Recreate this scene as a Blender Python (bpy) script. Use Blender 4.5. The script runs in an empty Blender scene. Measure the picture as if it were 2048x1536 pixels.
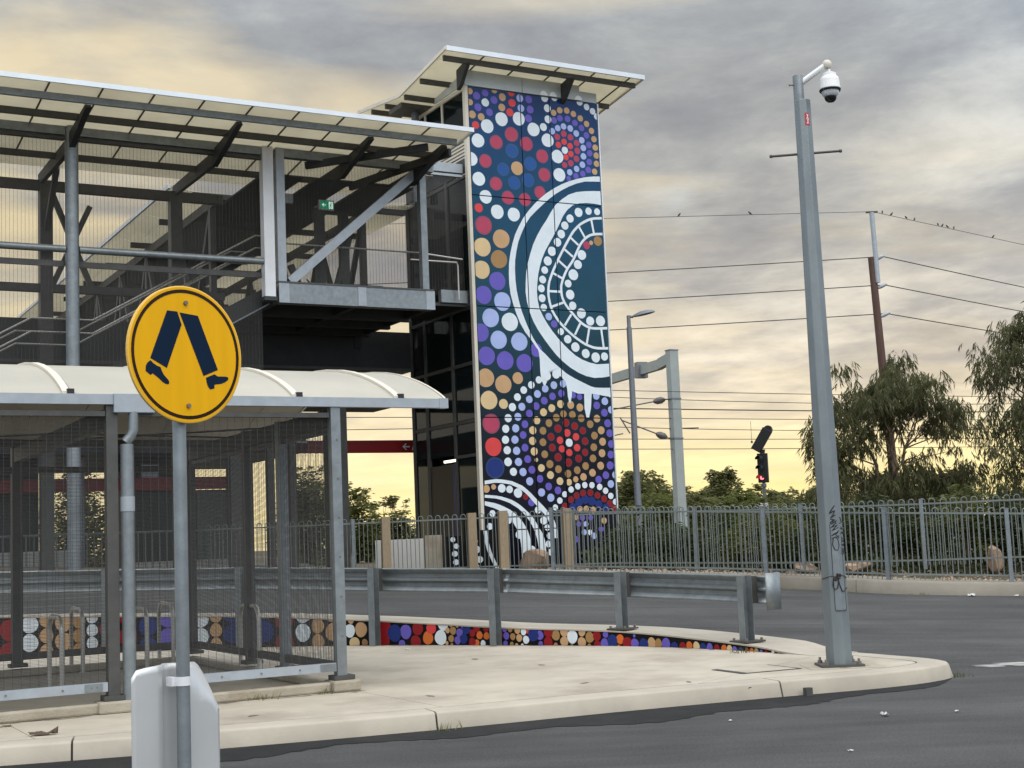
import bpy, bmesh, math, random
from mathutils import Vector, Matrix
R = math.radians
random.seed(7)
SC = bpy.context.scene
COL = SC.collection

# ------------------------------------------------------------------ camera
cam_d = bpy.data.cameras.new('camera'); cam = bpy.data.objects.new('camera', cam_d); COL.objects.link(cam)
cam_d.sensor_width = 36.0; cam_d.lens = 36.0 * 2800 / 2048; cam_d.clip_start = 0.1; cam_d.clip_end = 3000
cam.matrix_world = Matrix.Translation((0, 0, 1.6)) @ Matrix.Rotation(R(90 + 6.34), 4, 'X') @ Matrix.Rotation(R(-2.4), 4, 'Z')
SC.camera = cam

# ------------------------------------------------------------------ world: overcast evening sky
SUN_EL, SUN_AZ = R(58), R(158)          # azimuth measured from +Y towards +X
wd = bpy.data.worlds.new('World'); SC.world = wd; wd.use_nodes = True
nt = wd.node_tree; nt.nodes.clear()
def N(t, tree=None, **kw):
    n = (tree or nt).nodes.new(t)
    for k, v in kw.items(): setattr(n, k, v)
    return n
def lk(a, b, tree=None): (tree or nt).links.new(a, b)
def wmath(op, a, b=None, c=None, clamp=False):
    n = N('ShaderNodeMath', operation=op); n.use_clamp = clamp
    for i, v in enumerate((a, b, c)):
        if v is None: continue
        if isinstance(v, (int, float)): n.inputs[i].default_value = v
        else: lk(v, n.inputs[i])
    return n.outputs[0]
def wramp(fac, stops):
    n = N('ShaderNodeValToRGB'); cr = n.color_ramp
    while len(cr.elements) < len(stops): cr.elements.new(0.5)
    for e, (p, c) in zip(cr.elements, stops): e.position = p; e.color = (c[0], c[1], c[2], 1)
    lk(fac, n.inputs[0]); return n.outputs[0]
def wmix(mode, fac, a, b):
    n = N('ShaderNodeMix', data_type='RGBA', blend_type=mode)
    for i, v in ((0, fac), (6, a), (7, b)):
        if isinstance(v, (int, float)): n.inputs[i].default_value = v
        elif isinstance(v, tuple): n.inputs[i].default_value = (*v, 1)
        else: lk(v, n.inputs[i])
    return n.outputs[2]
out = N('ShaderNodeOutputWorld'); bg = N('ShaderNodeBackground'); bg.inputs[1].default_value = 0.1
lk(bg.outputs[0], out.inputs[0])
sky = N('ShaderNodeTexSky', sky_type='NISHITA'); sky.sun_disc = False; sky.sun_elevation = SUN_EL; sky.sun_rotation = SUN_AZ
sky.air_density = 1.4; sky.dust_density = 2.0
tc = N('ShaderNodeTexCoord'); sx = N('ShaderNodeSeparateXYZ'); lk(tc.outputs['Generated'], sx.inputs[0])
X, Y, Z = sx.outputs[0], sx.outputs[1], sx.outputs[2]
zc = wmath('MAXIMUM', Z, 0.0)
den = wmath('ADD', zc, 0.10)
px, py = wmath('DIVIDE', X, den), wmath('DIVIDE', Y, den)
cv = N('ShaderNodeCombineXYZ'); lk(px, cv.inputs[0]); lk(py, cv.inputs[1])
def wnoise(scale, det, rough, dist, off, sc=(1, 1, 1)):
    m = N('ShaderNodeMapping'); m.inputs[1].default_value = off; m.inputs[3].default_value = sc; lk(cv.outputs[0], m.inputs[0])
    n = N('ShaderNodeTexNoise'); n.inputs['Scale'].default_value = scale; n.inputs['Detail'].default_value = det
    n.inputs['Roughness'].default_value = rough; n.inputs['Distortion'].default_value = dist
    lk(m.outputs[0], n.inputs[0]); return n.outputs[0]
n_big = wnoise(0.9, 4, 0.5, 0.35, (3.1, 1.7, 0), (1.0, 0.75, 1))
n_mid = wnoise(2.3, 10, 0.60, 0.35, (7.3, 2.2, 0), (0.9, 0.75, 1))
n_fin = wnoise(6.5, 9, 0.64, 0.2, (1.3, 9.2, 0), (0.8, 0.8, 1))
mixn = wmath('ADD', wmath('MULTIPLY', n_big, 0.42), wmath('ADD', wmath('MULTIPLY', n_mid, 0.40), wmath('MULTIPLY', n_fin, 0.18)))
# light of the cloud deck by elevation (dark flat grey above, warm glow low down)
grad = wramp(wmath('POWER', zc, 0.5), [
    (0.00, (0.66, 0.52, 0.20)), (0.17, (0.65, 0.54, 0.245)), (0.235, (0.64, 0.53, 0.29)), (0.285, (0.50, 0.43, 0.31)), (0.33, (0.385, 0.345, 0.285)),
    (0.385, (0.305, 0.286, 0.258)), (0.47, (0.280, 0.274, 0.258)), (0.59, (0.222, 0.232, 0.240)), (0.78, (0.42, 0.47, 0.53)), (1.0, (0.74, 0.81, 0.92))])
shade = wramp(mixn, [(0.38, (0.68, 0.68, 0.735)), (0.455, (0.84, 0.84, 0.87)), (0.50, (1.0, 1.0, 1.0)), (0.545, (1.24, 1.22, 1.17)), (0.62, (1.62, 1.57, 1.46))])
grad_e = wramp(wmath('POWER', zc, 0.5), [(0.0, (0.36, 0.40, 0.46)), (0.30, (0.42, 0.49, 0.58)), (0.58, (0.45, 0.53, 0.62)), (0.78, (0.50, 0.57, 0.66)), (1.0, (0.74, 0.81, 0.92))])
az0 = wmath('ADD', wmath('MULTIPLY', X, math.sin(R(-12))), wmath('MULTIPLY', Y, math.cos(R(-12))))
grad = wmix('MIX', wramp(az0, [(0.42, (0, 0, 0)), (0.86, (1, 1, 1))]), grad_e, grad)
shade_lo = wmix('MIX', wramp(zc, [(0.05, (0.65,)*3), (0.13, (0, 0, 0))]), shade, (1.0, 1.0, 1.0))
deck = wmix('MULTIPLY', 1.0, grad, shade_lo)
# warm light on cloud bellies towards the sunset (left, behind the bridge)
az = wmath('ADD', wmath('MULTIPLY', X, math.sin(R(-30))), wmath('MULTIPLY', Y, math.cos(R(-30))))
azf = wramp(az, [(0.55, (0, 0, 0)), (0.85, (0.55,)*3), (0.97, (1, 1, 1))])
streak = wramp(wnoise(1.5, 6, 0.5, 0.6, (0.4, 5.5, 0), (0.7, 1.25, 1)), [(0.44, (0, 0, 0)), (0.62, (1, 1, 1))])
elw = wramp(zc, [(0.0, (1, 1, 1)), (0.22, (0.9,)*3), (0.36, (0.75,)*3), (0.55, (0, 0, 0))])
warm = wmath('MULTIPLY', wmath('MULTIPLY', azf, streak), elw)
deck2 = wmix('MIX', wmath('MULTIPLY', warm, 0.85), deck, (0.66, 0.54, 0.32))
glow = wmath('MULTIPLY', wramp(az, [(0.90, (0, 0, 0)), (1.0, (1, 1, 1))]), wramp(zc, [(0.0, (1, 1, 1)), (0.20, (0.7,)*3), (0.32, (0, 0, 0))]))
deck3 = wmix('MIX', wmath('MULTIPLY', glow, 0.75), deck2, (0.66, 0.56, 0.34))
ten = wmix('MULTIPLY', 1.0, deck3, (10.0, 10.0, 10.0))
gap = wramp(n_mid, [(0.60, (0, 0, 0)), (0.72, (0.30,)*3)])
final = wmix('MIX', gap, ten, sky.outputs[0])
lk(final, bg.inputs[0])

# ------------------------------------------------------------------ broad soft lamp added for the bright sky behind the camera, opposite the sunset
sl = bpy.data.lights.new('sun', 'SUN'); sl.energy = 1.5; sl.angle = R(85); sl.color = (1.0, 0.955, 0.87)
sun = bpy.data.objects.new('sun', sl); COL.objects.link(sun)  # added lamp for the bright sky behind the camera, not the setting sun
dirv = Vector((math.sin(SUN_AZ) * math.cos(SUN_EL), math.cos(SUN_AZ) * math.cos(SUN_EL), math.sin(SUN_EL)))
sun.rotation_euler = dirv.to_track_quat('Z', 'Y').to_euler(); sun.location = dirv * 50

vs = SC.view_settings; SC.display_settings.display_device = 'sRGB'
vs.view_transform = 'Standard'; vs.look = 'None'; vs.exposure = 0.85; vs.gamma = 1.0; vs.use_curve_mapping = False
SC.cycles.max_bounces = 8; SC.cycles.transparent_max_bounces = 24; SC.cycles.caustics_reflective = False

# ------------------------------------------------------------------ materials
def mat(name, col, rough=0.6, metal=0.0, var=0.12, scale=4.0, bump=0.0, bscale=None, spec=0.5, dirt=None, dirt_amt=0.0, stretch=(1, 1, 1), trans=0.0, emit=None):
    m = bpy.data.materials.new(name); m.use_nodes = True; t = m.node_tree; b = t.nodes['Principled BSDF']
    def nn(tp, **k): return N(tp, t, **k)
    tcn = nn('ShaderNodeTexCoord'); mp = nn('ShaderNodeMapping'); mp.inputs[3].default_value = stretch
    t.links.new(tcn.outputs['Object'], mp.inputs[0])
    nz = nn('ShaderNodeTexNoise'); nz.inputs['Scale'].default_value = scale; nz.inputs['Detail'].default_value = 6; nz.inputs['Roughness'].default_value = 0.6
    t.links.new(mp.outputs[0], nz.inputs[0])
    rp = nn('ShaderNodeValToRGB'); lo, hi = 1 - var, 1 + var
    rp.color_ramp.elements[0].position = 0.3; rp.color_ramp.elements[1].position = 0.7
    rp.color_ramp.elements[0].color = (*[min(1, c * lo) for c in col], 1); rp.color_ramp.elements[1].color = (*[min(1, c * hi) for c in col], 1)
    t.links.new(nz.outputs[0], rp.inputs[0]); csock = rp.outputs[0]
    if dirt:
        n2 = nn('ShaderNodeTexNoise'); n2.inputs['Scale'].default_value = scale * 0.35; n2.inputs['Detail'].default_value = 8; n2.inputs['Roughness'].default_value = 0.65
        m2 = nn('ShaderNodeMapping'); m2.inputs[1].default_value = (5.2, 1.1, 3.3); m2.inputs[3].default_value = stretch
        t.links.new(tcn.outputs['Object'], m2.inputs[0]); t.links.new(m2.outputs[0], n2.inputs[0])
        r2 = nn('ShaderNodeValToRGB'); r2.color_ramp.elements[0].position = 0.48; r2.color_ramp.elements[1].position = 0.72
        r2.color_ramp.elements[1].color = (dirt_amt,) * 3 + (1,)
        t.links.new(n2.outputs[0], r2.inputs[0])
        mx = nn('ShaderNodeMix', data_type='RGBA'); t.links.new(r2.outputs[0], mx.inputs[0]); t.links.new(csock, mx.inputs[6]); mx.inputs[7].default_value = (*dirt, 1)
        csock = mx.outputs[2]
    t.links.new(csock, b.inputs['Base Color'])
    b.inputs['Roughness'].default_value = rough; b.inputs['Metallic'].default_value = metal; b.inputs['Specular IOR Level'].default_value = spec
    if bump:
        bn = nn('ShaderNodeTexNoise'); bn.inputs['Scale'].default_value = bscale or scale * 8; bn.inputs['Detail'].default_value = 5
        t.links.new(tcn.outputs['Object'], bn.inputs[0])
        bp = nn('ShaderNodeBump'); bp.inputs['Strength'].default_value = bump; bp.inputs['Distance'].default_value = 0.02
        t.links.new(bn.outputs[0], bp.inputs['Height']); t.links.new(bp.outputs[0], b.inputs['Normal'])
    if trans:
        tr = nn('ShaderNodeBsdfTranslucent'); t.links.new(csock, tr.inputs[0]); ms = nn('ShaderNodeMixShader'); ms.inputs[0].default_value = trans
        o = t.nodes['Material Output']; t.links.new(b.outputs[0], ms.inputs[1]); t.links.new(tr.outputs[0], ms.inputs[2]); t.links.new(ms.outputs[0], o.inputs[0])
    if emit:
        b.inputs['Emission Color'].default_value = (*emit[0], 1); b.inputs['Emission Strength'].default_value = emit[1]
    return m
def glass(name, tint, alpha, rough=0.04):
    m = bpy.data.materials.new(name); m.use_nodes = True; t = m.node_tree; t.nodes.clear()
    o = N('ShaderNodeOutputMaterial', t); tr = N('ShaderNodeBsdfTransparent', t); tr.inputs[0].default_value = (*tint, 1)
    gl = N('ShaderNodeBsdfPrincipled', t); gl.inputs['Base Color'].default_value = (0.015, 0.022, 0.022, 1); gl.inputs['Roughness'].default_value = rough; gl.inputs['Specular IOR Level'].default_value = 0.3
    ms = N('ShaderNodeMixShader', t); fr = N('ShaderNodeFresnel', t); fr.inputs[0].default_value = 1.5
    ad = N('ShaderNodeMath', t, operation='ADD'); ad.inputs[1].default_value = alpha; ad.use_clamp = True
    t.links.new(fr.outputs[0], ad.inputs[0]); t.links.new(ad.outputs[0], ms.inputs[0]); t.links.new(tr.outputs[0], ms.inputs[1]); t.links.new(gl.outputs[0], ms.inputs[2]); t.links.new(ms.outputs[0], o.inputs[0])
    return m
M = {}
M['galv'] = mat('galvanised_steel', (0.225, 0.25, 0.26), 0.42, 0.5, 0.16, 9, 0.05, dirt=(0.15, 0.15, 0.145), dirt_amt=0.5)
M['pole_zinc'] = mat('aged_zinc_pole', (0.20, 0.225, 0.232), 0.45, 0.5, 0.14, 3, 0.05, dirt=(0.135, 0.145, 0.145), dirt_amt=0.6, stretch=(1.5, 1.5, .5))
M['galv_dark'] = mat('weathered_shaded_steel', (0.075, 0.074, 0.070), 0.55, 0.35, 0.2, 6, 0.05, dirt=(0.10, 0.09, 0.08), dirt_amt=0.6)  # galvanised steel, shade on purlins and inner posts mixed into the colour
M['galv_light'] = mat('zinc_painted_steel', (0.33, 0.365, 0.40), 0.5, 0.2, 0.1, 7, dirt=(0.36, 0.36, 0.36), dirt_amt=0.5)
M['steel_white'] = mat('white_painted_steel', (0.70, 0.71, 0.73), 0.45, 0, 0.06, 3, dirt=(0.5, 0.48, 0.45), dirt_amt=0.4)
M['fence'] = mat('fence_paint', (0.165, 0.185, 0.172), 0.55, 0.2, 0.15, 6, dirt=(0.11, 0.105, 0.095), dirt_amt=0.5)
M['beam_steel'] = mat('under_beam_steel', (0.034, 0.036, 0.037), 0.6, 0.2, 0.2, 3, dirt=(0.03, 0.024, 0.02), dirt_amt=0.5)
M['wire'] = mat('mesh_wire', (0.055, 0.054, 0.051), 0.7, 0.0, 0.1, 2)
M['wire_pale'] = mat('bridge_mesh_wire', (0.06, 0.057, 0.052), 0.7, 0.0, 0.1, 2)
M['black'] = mat('dark_opening', (0.012, 0.012, 0.014), 0.6, 0, 0.2, 3)
M['sheet'] = mat('translucent_roof_sheet', (0.82, 0.78, 0.66), 0.55, 0, 0.05, 1.2, trans=0.52, dirt=(0.62, 0.57, 0.48), dirt_amt=0.4)
M['cream'] = mat('cream_vault_sheet', (0.42, 0.39, 0.32), 0.5, 0, 0.05, 1.5, dirt=(0.6, 0.55, 0.46), dirt_amt=0.35, trans=0.12)
M['cream_trim'] = mat('cream_trim_paint', (0.60, 0.55, 0.46), 0.5, 0, 0.08, 2)
M['fascia'] = mat('fascia_metal', (0.62, 0.66, 0.70), 0.4, 0.25, 0.06, 2)
M['cladgrey'] = mat('pale_cladding', (0.46, 0.50, 0.50), 0.45, 0.1, 0.06, 2)
M['conc'] = mat('footpath_concrete', (0.43, 0.383, 0.308), 0.85, 0, 0.10, 2.2, 0.12, 60, spec=0.3, dirt=(0.255, 0.215, 0.168), dirt_amt=0.75)
M['kerb'] = mat('kerb_concrete', (0.40, 0.357, 0.290), 0.85, 0, 0.12, 1.6, 0.10, 70, spec=0.3, dirt=(0.27, 0.235, 0.19), dirt_amt=0.6)
M['oldkerb'] = mat('weathered_kerb_concrete', (0.25, 0.225, 0.185), 0.9, 0, 0.16, 1.2, 0.4, 40, spec=0.3, dirt=(0.14, 0.115, 0.09), dirt_amt=0.7)
M['plinth'] = mat('footing_concrete', (0.36, 0.32, 0.25), 0.9, 0, 0.12, 3, 0.35, 40, spec=0.25, dirt=(0.17, 0.11, 0.06), dirt_amt=0.75)
M['wallconc'] = mat('precast_concrete', (0.50, 0.485, 0.455), 0.85, 0, 0.07, 1.4, 0.2, 40, dirt=(0.34, 0.32, 0.29), dirt_amt=0.5)
M['joint'] = mat('dark_joint', (0.05, 0.045, 0.04), 0.9, 0, 0.2, 10)
M['stain'] = mat('dried_dirt', (0.22, 0.18, 0.135), 0.95, 0, 0.25, 9, 0.3, 60, spec=0.15)  # dirt, also used as painted contact shade at wall foot and bases
M['soil'] = mat('dry_ground', (0.13, 0.105, 0.072), 0.95, 0, 0.3, 0.9, 0.5, 14, spec=0.2, dirt=(0.09, 0.09, 0.045), dirt_amt=0.7)
M['timber'] = mat('weathered_timber', (0.27, 0.205, 0.13), 0.85, 0, 0.2, 14, 0.2, stretch=(6, 6, .6))
M['ppole'] = mat('steel_rust_pole', (0.075, 0.037, 0.026), 0.7, 0.1, 0.3, 5, dirt=(0.19, 0.12, 0.08), dirt_amt=0.4, stretch=(5, 5, .25))
M['stone'] = mat('sandstone_boulder', (0.34, 0.23, 0.155), 0.9, 0, 0.22, 4, 0.6, 9, dirt=(0.42, 0.34, 0.25), dirt_amt=0.6)
M['yellow'] = mat('sign_yellow', (0.74, 0.375, 0.002), 0.5, 0, 0.05, 2.5, spec=0.15, stretch=(8, 8, .5))
M['yellow_rim'] = mat('sign_rim_yellow', (0.74, 0.43, 0.06), 0.4, 0, 0.08, 5)
M['signnavy'] = mat('sign_navy', (0.002, 0.012, 0.034), 0.5, 0, 0.1, 4, spec=0.12)
M['signring'] = mat('sign_dark_ring', (0.022, 0.009, 0.006), 0.5, 0, 0.3, 3, spec=0.15)
M['bolt'] = mat('bolt_metal', (0.22, 0.18, 0.15), 0.5, 0.6, 0.3, 60)
M['signback'] = mat('bare_sign_aluminium', (0.60, 0.60, 0.59), 0.36, 0.45, 0.06, 2, dirt=(0.45, 0.45, 0.46), dirt_amt=0.4)
M['redband'] = mat('red_sign_band', (0.30, 0.008, 0.010), 0.45, 0, 0.08, 2)
M['white'] = mat('white_paint', (0.84, 0.85, 0.86), 0.4, 0, 0.04, 3)
M['offwhite'] = mat('plastic_white', (0.72, 0.72, 0.71), 0.35, 0, 0.03, 2)
M['greensign'] = mat('exit_sign_green', (0.0, 0.16, 0.07), 0.4, 0, 0.02, 2, emit=((0.0, 0.30, 0.14), 0.35))
M['exitwhite'] = mat('exit_sign_white', (0.7, 0.8, 0.75), 0.4, 0, 0.02, 2, emit=((0.75, 1.0, 0.88), 0.45))
M['redlamp'] = mat('red_signal_lens', (0.5, 0.01, 0.01), 0.3, 0, 0.02, 2, emit=((1.0, 0.06, 0.07), 5.0))
M['darklens'] = mat('unlit_signal_lens', (0.03, 0.05, 0.035), 0.2, 0, 0.1, 2)
M['tubelight'] = mat('fluorescent_tube', (0.8, 0.8, 0.7), 0.4, 0, 0.02, 2, emit=((1.0, 0.93, 0.75), 1.2))
M['signalblack'] = mat('signal_black', (0.008, 0.008, 0.009), 0.5, 0, 0.1, 4)
M['camdark'] = mat('dome_dark', (0.008, 0.008, 0.01), 0.1, 0, 0.05, 4)
M['redlabel'] = mat('red_sticker', (0.42, 0.012, 0.016), 0.4, 0, 0.1, 9)
M['ink'] = mat('marker_ink', (0.012, 0.012, 0.014), 0.5, 0, 0.1, 9)
M['rubber'] = mat('black_cable_tie', (0.02, 0.014, 0.011), 0.5, 0, 0.2, 9)
M['stainless'] = mat('stainless_tube', (0.52, 0.49, 0.44), 0.36, 0.5, 0.08, 6)
M['lampgrey'] = mat('lamp_grey', (0.17, 0.18, 0.20), 0.5, 0.3, 0.1, 3)
M['gantry'] = mat('gantry_paint', (0.30, 0.33, 0.32), 0.55, 0.15, 0.08, 2)
M['insul'] = mat('brown_insulator', (0.10, 0.09, 0.09), 0.35, 0, 0.1, 9)
M['cable'] = mat('overhead_cable', (0.05, 0.045, 0.045), 0.6, 0.1, 0.1, 1)
M['bird'] = mat('dark_plumage', (0.025, 0.024, 0.024), 0.7, 0, 0.3, 40)
M['bark'] = mat('eucalypt_bark', (0.10, 0.07, 0.045), 0.9, 0, 0.3, 6, 0.3)
M['litter'] = mat('white_litter', (0.50, 0.49, 0.46), 0.7, 0, 0.08, 20)
M['leafdry'] = mat('dry_leaf', (0.07, 0.045, 0.025), 0.8, 0, 0.2, 20)
M['stationdark'] = mat('station_wall_dark', (0.035, 0.037, 0.038), 0.6, 0, 0.15, 1.5)
M['stationgreen'] = mat('station_wall_greygreen', (0.12, 0.14, 0.13), 0.6, 0, 0.15, 1.5)
M['notice'] = mat('notice_glass', (0.42, 0.45, 0.52), 0.2, 0, 0.25, 6)
M['navy_door'] = mat('blue_jamb_paint', (0.008, 0.010, 0.10), 0.4, 0, 0.1, 3)
M['brown_door'] = mat('lift_door_bronze', (0.035, 0.027, 0.021), 0.5, 0.0, 0.1, 3)
M['liftglass'] = glass('lift_glass', (0.30, 0.36, 0.35), 0.50)
M['clearglass'] = glass('clerestory_glass', (0.75, 0.78, 0.75), 0.22)
def leafmat(name, col, tr=0.35, var=0.45):
    return mat(name, col, 0.55, 0, var, 1.1, trans=tr, spec=0.35)
M['leaf_euc'] = leafmat('eucalypt_leaves', (0.098, 0.100, 0.042), 0.45)
M['leaf_dark'] = leafmat('dark_shrub_leaves', (0.062, 0.078, 0.026), 0.38)
M['leaf_olive'] = leafmat('olive_shrub_leaves', (0.145, 0.16, 0.045), 0.48)
M['leaf_far'] = leafmat('far_tree_leaves', (0.15, 0.155, 0.058), 0.5)
M['leaf_red'] = leafmat('reddish_shrub_leaves', (0.11, 0.055, 0.03), 0.35)

# asphalt: aggregate speckle, tyre-polished streaks, dusty worn patches
def asphalt():
    m = mat('asphalt', (0.0545, 0.0540, 0.0530), 0.85, 0, 0.10, 1.2, 0.35, 160, spec=0.22, dirt=(0.082, 0.078, 0.070), dirt_amt=0.4)
    t = m.node_tree; b = t.nodes['Principled BSDF']; src = b.inputs['Base Color'].links[0].from_socket
    g = N('ShaderNodeTexCoord', t)
    def layer(src, scale, stretch, rot, lo, hi, c0, c1, det=4, off=(0, 0, 0)):
        mp = N('ShaderNodeMapping', t); mp.inputs[1].default_value = off; mp.inputs[2].default_value = (0, 0, R(rot)); mp.inputs[3].default_value = stretch
        t.links.new(g.outputs['Object'], mp.inputs[0]); n = N('ShaderNodeTexNoise', t); n.inputs['Scale'].default_value = scale; n.inputs['Detail'].default_value = det
        n.inputs['Roughness'].default_value = 0.6
        t.links.new(mp.outputs[0], n.inputs[0]); r = N('ShaderNodeValToRGB', t); r.color_ramp.elements[0].position = lo; r.color_ramp.elements[1].position = hi
        r.color_ramp.elements[0].color = (c0,) * 3 + (1,); r.color_ramp.elements[1].color = (c1,) * 3 + (1,); t.links.new(n.outputs[0], r.inputs[0])
        mx = N('ShaderNodeMix', t, data_type='RGBA', blend_type='MULTIPLY'); mx.inputs[0].default_value = 1; t.links.new(src, mx.inputs[6]); t.links.new(r.outputs[0], mx.inputs[7]); return mx.outputs[2]
    s = layer(layer(src, 150, (1, 1, 1), 0, 0.3, 0.7, 0.60, 1.5, 2), 48, (1, 1, 1), 0, 0.32, 0.68, 0.72, 1.34, 3, (9, 3, 0))
    s = layer(s, 1.6, (0.16, 1.7, 1), -13, 0.33, 0.68, 0.82, 1.22, 7)
    s = layer(s, 0.55, (0.5, 1.0, 1), -20, 0.36, 0.66, 0.82, 1.22, 7, (4, 2, 0))
    s = layer(s, 22, (1, 1, 1), 0, 0.66, 0.80, 1.0, 1.5, 3, (2, 7, 0))
    t.links.new(s, b.inputs['Base Color']); return m
M['asphalt'] = asphalt()
M['tar'] = mat('fresh_bitumen', (0.0165, 0.0165, 0.0168), 0.85, 0, 0.25, 3.0, 0.35, 120, spec=0.2, dirt=(0.036, 0.033, 0.029), dirt_amt=0.6)
def dusty():
    m = mat('worn_line_paint', (0.36, 0.35, 0.33), 0.85, 0, 0.25, 9, 0.2)
    return m
M['lineworn'] = dusty()

# ------------------------------------------------------------------ mesh helpers
class MB:
    def __init__(s): s.v, s.f, s.m = [], [], []
    def add(s, vs, fs, mi=0):
        o = len(s.v); s.v += [tuple(p) for p in vs]; s.f += [tuple(i + o for i in f) for f in fs]; s.m += [mi] * len(fs); return s
    def box(s, x0, x1, y0, y1, z0, z1, mi=0):
        return s.add([(x0, y0, z0), (x1, y0, z0), (x1, y1, z0), (x0, y1, z0), (x0, y0, z1), (x1, y0, z1), (x1, y1, z1), (x0, y1, z1)],
                     [(0, 3, 2, 1), (4, 5, 6, 7), (0, 1, 5, 4), (1, 2, 6, 5), (2, 3, 7, 6), (3, 0, 4, 7)], mi)
    def bar(s, a, b, w, h=None, up=(0, 0, 1), mi=0, caps=True):
        a, b = Vector(a), Vector(b); h = w if h is None else h; d = (b - a).normalized(); u = Vector(up)
        if abs(d.dot(u)) > 0.98: u = Vector((0, 1, 0))
        r = d.cross(u).normalized() * (w / 2); u = r.cross(d).normalized() * (h / 2)
        vs = [a - r - u, a + r - u, a + r + u, a - r + u, b - r - u, b + r - u, b + r + u, b - r + u]
        fs = [(0, 1, 5, 4), (1, 2, 6, 5), (2, 3, 7, 6), (3, 0, 4, 7)]
        if caps: fs += [(3, 2, 1, 0), (4, 5, 6, 7)]
        return s.add(vs, fs, mi)
    def tube(s, pts, r, n=8, mi=0, caps=True, r1=None):
        pts = [Vector(p) for p in pts]; k = len(pts); o = len(s.v)
        rs = r if isinstance(r, (list, tuple)) else [r + ((r1 if r1 is not None else r) - r) * i / max(1, k - 1) for i in range(k)]
        prev = None
        for i, p in enumerate(pts):
            d = (pts[min(i + 1, k - 1)] - pts[max(i - 1, 0)]).normalized()
            if prev is None:
                u = Vector((0, 0, 1)) if abs(d.z) < 0.9 else Vector((1, 0, 0)); a = d.cross(u).normalized()
            else:
                a = (prev - d * prev.dot(d)).normalized()
            prev = a; b = d.cross(a)
            for j in range(n):
                t = 2 * math.pi * j / n; s.v.append(tuple(p + (a * math.cos(t) + b * math.sin(t)) * rs[i]))
        for i in range(k - 1):
            for j in range(n):
                s.f.append((o + i * n + j, o + i * n + (j + 1) % n, o + (i + 1) * n + (j + 1) % n, o + (i + 1) * n + j)); s.m.append(mi)
        if caps:
            s.f.append(tuple(o + j for j in range(n))[::-1]); s.m.append(mi); s.f.append(tuple(o + (k - 1) * n + j for j in range(n))); s.m.append(mi)
        return s
    def prism(s, poly, axis, a, b, mi=0):
        """polygon (2-D) extruded along axis 0/1/2 from a to b"""
        n = len(poly)
        def P(q, t):
            q = list(q); q.insert(axis, t); return tuple(q)
        vs = [P(q, a) for q in poly] + [P(q, b) for q in poly]
        fs = [tuple(range(n))[::-1], tuple(range(n, 2 * n))] + [(i, (i + 1) % n, (i + 1) % n + n, i + n) for i in range(n)]
        return s.add(vs, fs, mi)
    def lathe(s, prof, c=(0, 0, 0), n=20, mi=0):
        o = len(s.v)
        for r, z in prof:
            for j in range(n):
                t = 2 * math.pi * j / n; s.v.append((c[0] + r * math.cos(t), c[1] + r * math.sin(t), c[2] + z))
        for i in range(len(prof) - 1):
            for j in range(n): s.f.append((o + i * n + j, o + i * n + (j + 1) % n, o + (i + 1) * n + (j + 1) % n, o + (i + 1) * n + j)); s.m.append(mi)
        s.f.append(tuple(o + j for j in range(n))[::-1]); s.m.append(mi)
        s.f.append(tuple(o + (len(prof) - 1) * n + j for j in range(n))); s.m.append(mi)
        return s
    def build_each(s, name, mats, parent=None, **k):
        # one object per separate piece
        par = list(range(len(s.v)))
        def fd(i):
            while par[i] != i: par[i] = par[par[i]]; i = par[i]
            return i
        for f in s.f:
            for q in f[1:]: par[fd(q)] = fd(f[0])
        grp = {}
        for fi, f in enumerate(s.f): grp.setdefault(fd(f[0]), []).append(fi)
        out_ = []
        for fl in grp.values():
            m2 = MB(); mp = {}
            for fi in fl:
                for q in s.f[fi]:
                    if q not in mp: mp[q] = len(m2.v); m2.v.append(s.v[q])
                m2.f.append(tuple(mp[q] for q in s.f[fi])); m2.m.append(s.m[fi])
            out_.append(m2.build(name, mats, parent, **k))
        return out_
    def build(s, name, mats, parent=None, smooth=False, bevel=0.0, fixn=True):
        me = bpy.data.meshes.new(name)
        dz = ROOTZ.get(parent.name, 0.0) if parent else 0.0
        me.from_pydata([(p[0], p[1], p[2] - dz) for p in s.v] if dz else s.v, [], s.f)
        for k in (mats if isinstance(mats, (list, tuple)) else [mats]): me.materials.append(M[k])
        me.polygons.foreach_set('material_index', s.m)
        if fixn and len(s.f) < 60000:
            bm = bmesh.new(); bm.from_mesh(me); bmesh.ops.recalc_face_normals(bm, faces=bm.faces); bm.to_mesh(me); bm.free()
        if smooth:
            me.polygons.foreach_set('use_smooth', [True] * len(me.polygons))
            try: me.set_sharp_from_angle(angle=R(38))
            except Exception: pass
        me.update()
        o = bpy.data.objects.new(name, me); COL.objects.link(o)
        if parent: o.parent = parent; ROOTZ[o.name] = dz
        if bevel:
            md = o.modifiers.new('bevel', 'BEVEL'); md.width = bevel; md.segments = 2; md.limit_method = 'ANGLE'; md.angle_limit = R(40)
        return o
ROOTZ = {}
def tag(o, label=None, cat=None, group=None, kind=None):
    if label: o['label'] = label
    if cat: o['category'] = cat
    if group: o['group'] = group
    if kind: o['kind'] = kind
    return o
def root(name, label, cat, loc=(0, 0, 0), rz=0.0, group=None):
    o = bpy.data.objects.new(name, None); COL.objects.link(o); o.location = loc; o.rotation_euler = (0, 0, rz); o.empty_display_size = 0.3
    ROOTZ[o.name] = loc[2]; return tag(o, label, cat, group)
def kids(o): return [c for c in bpy.data.objects if c.parent == o]
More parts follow.
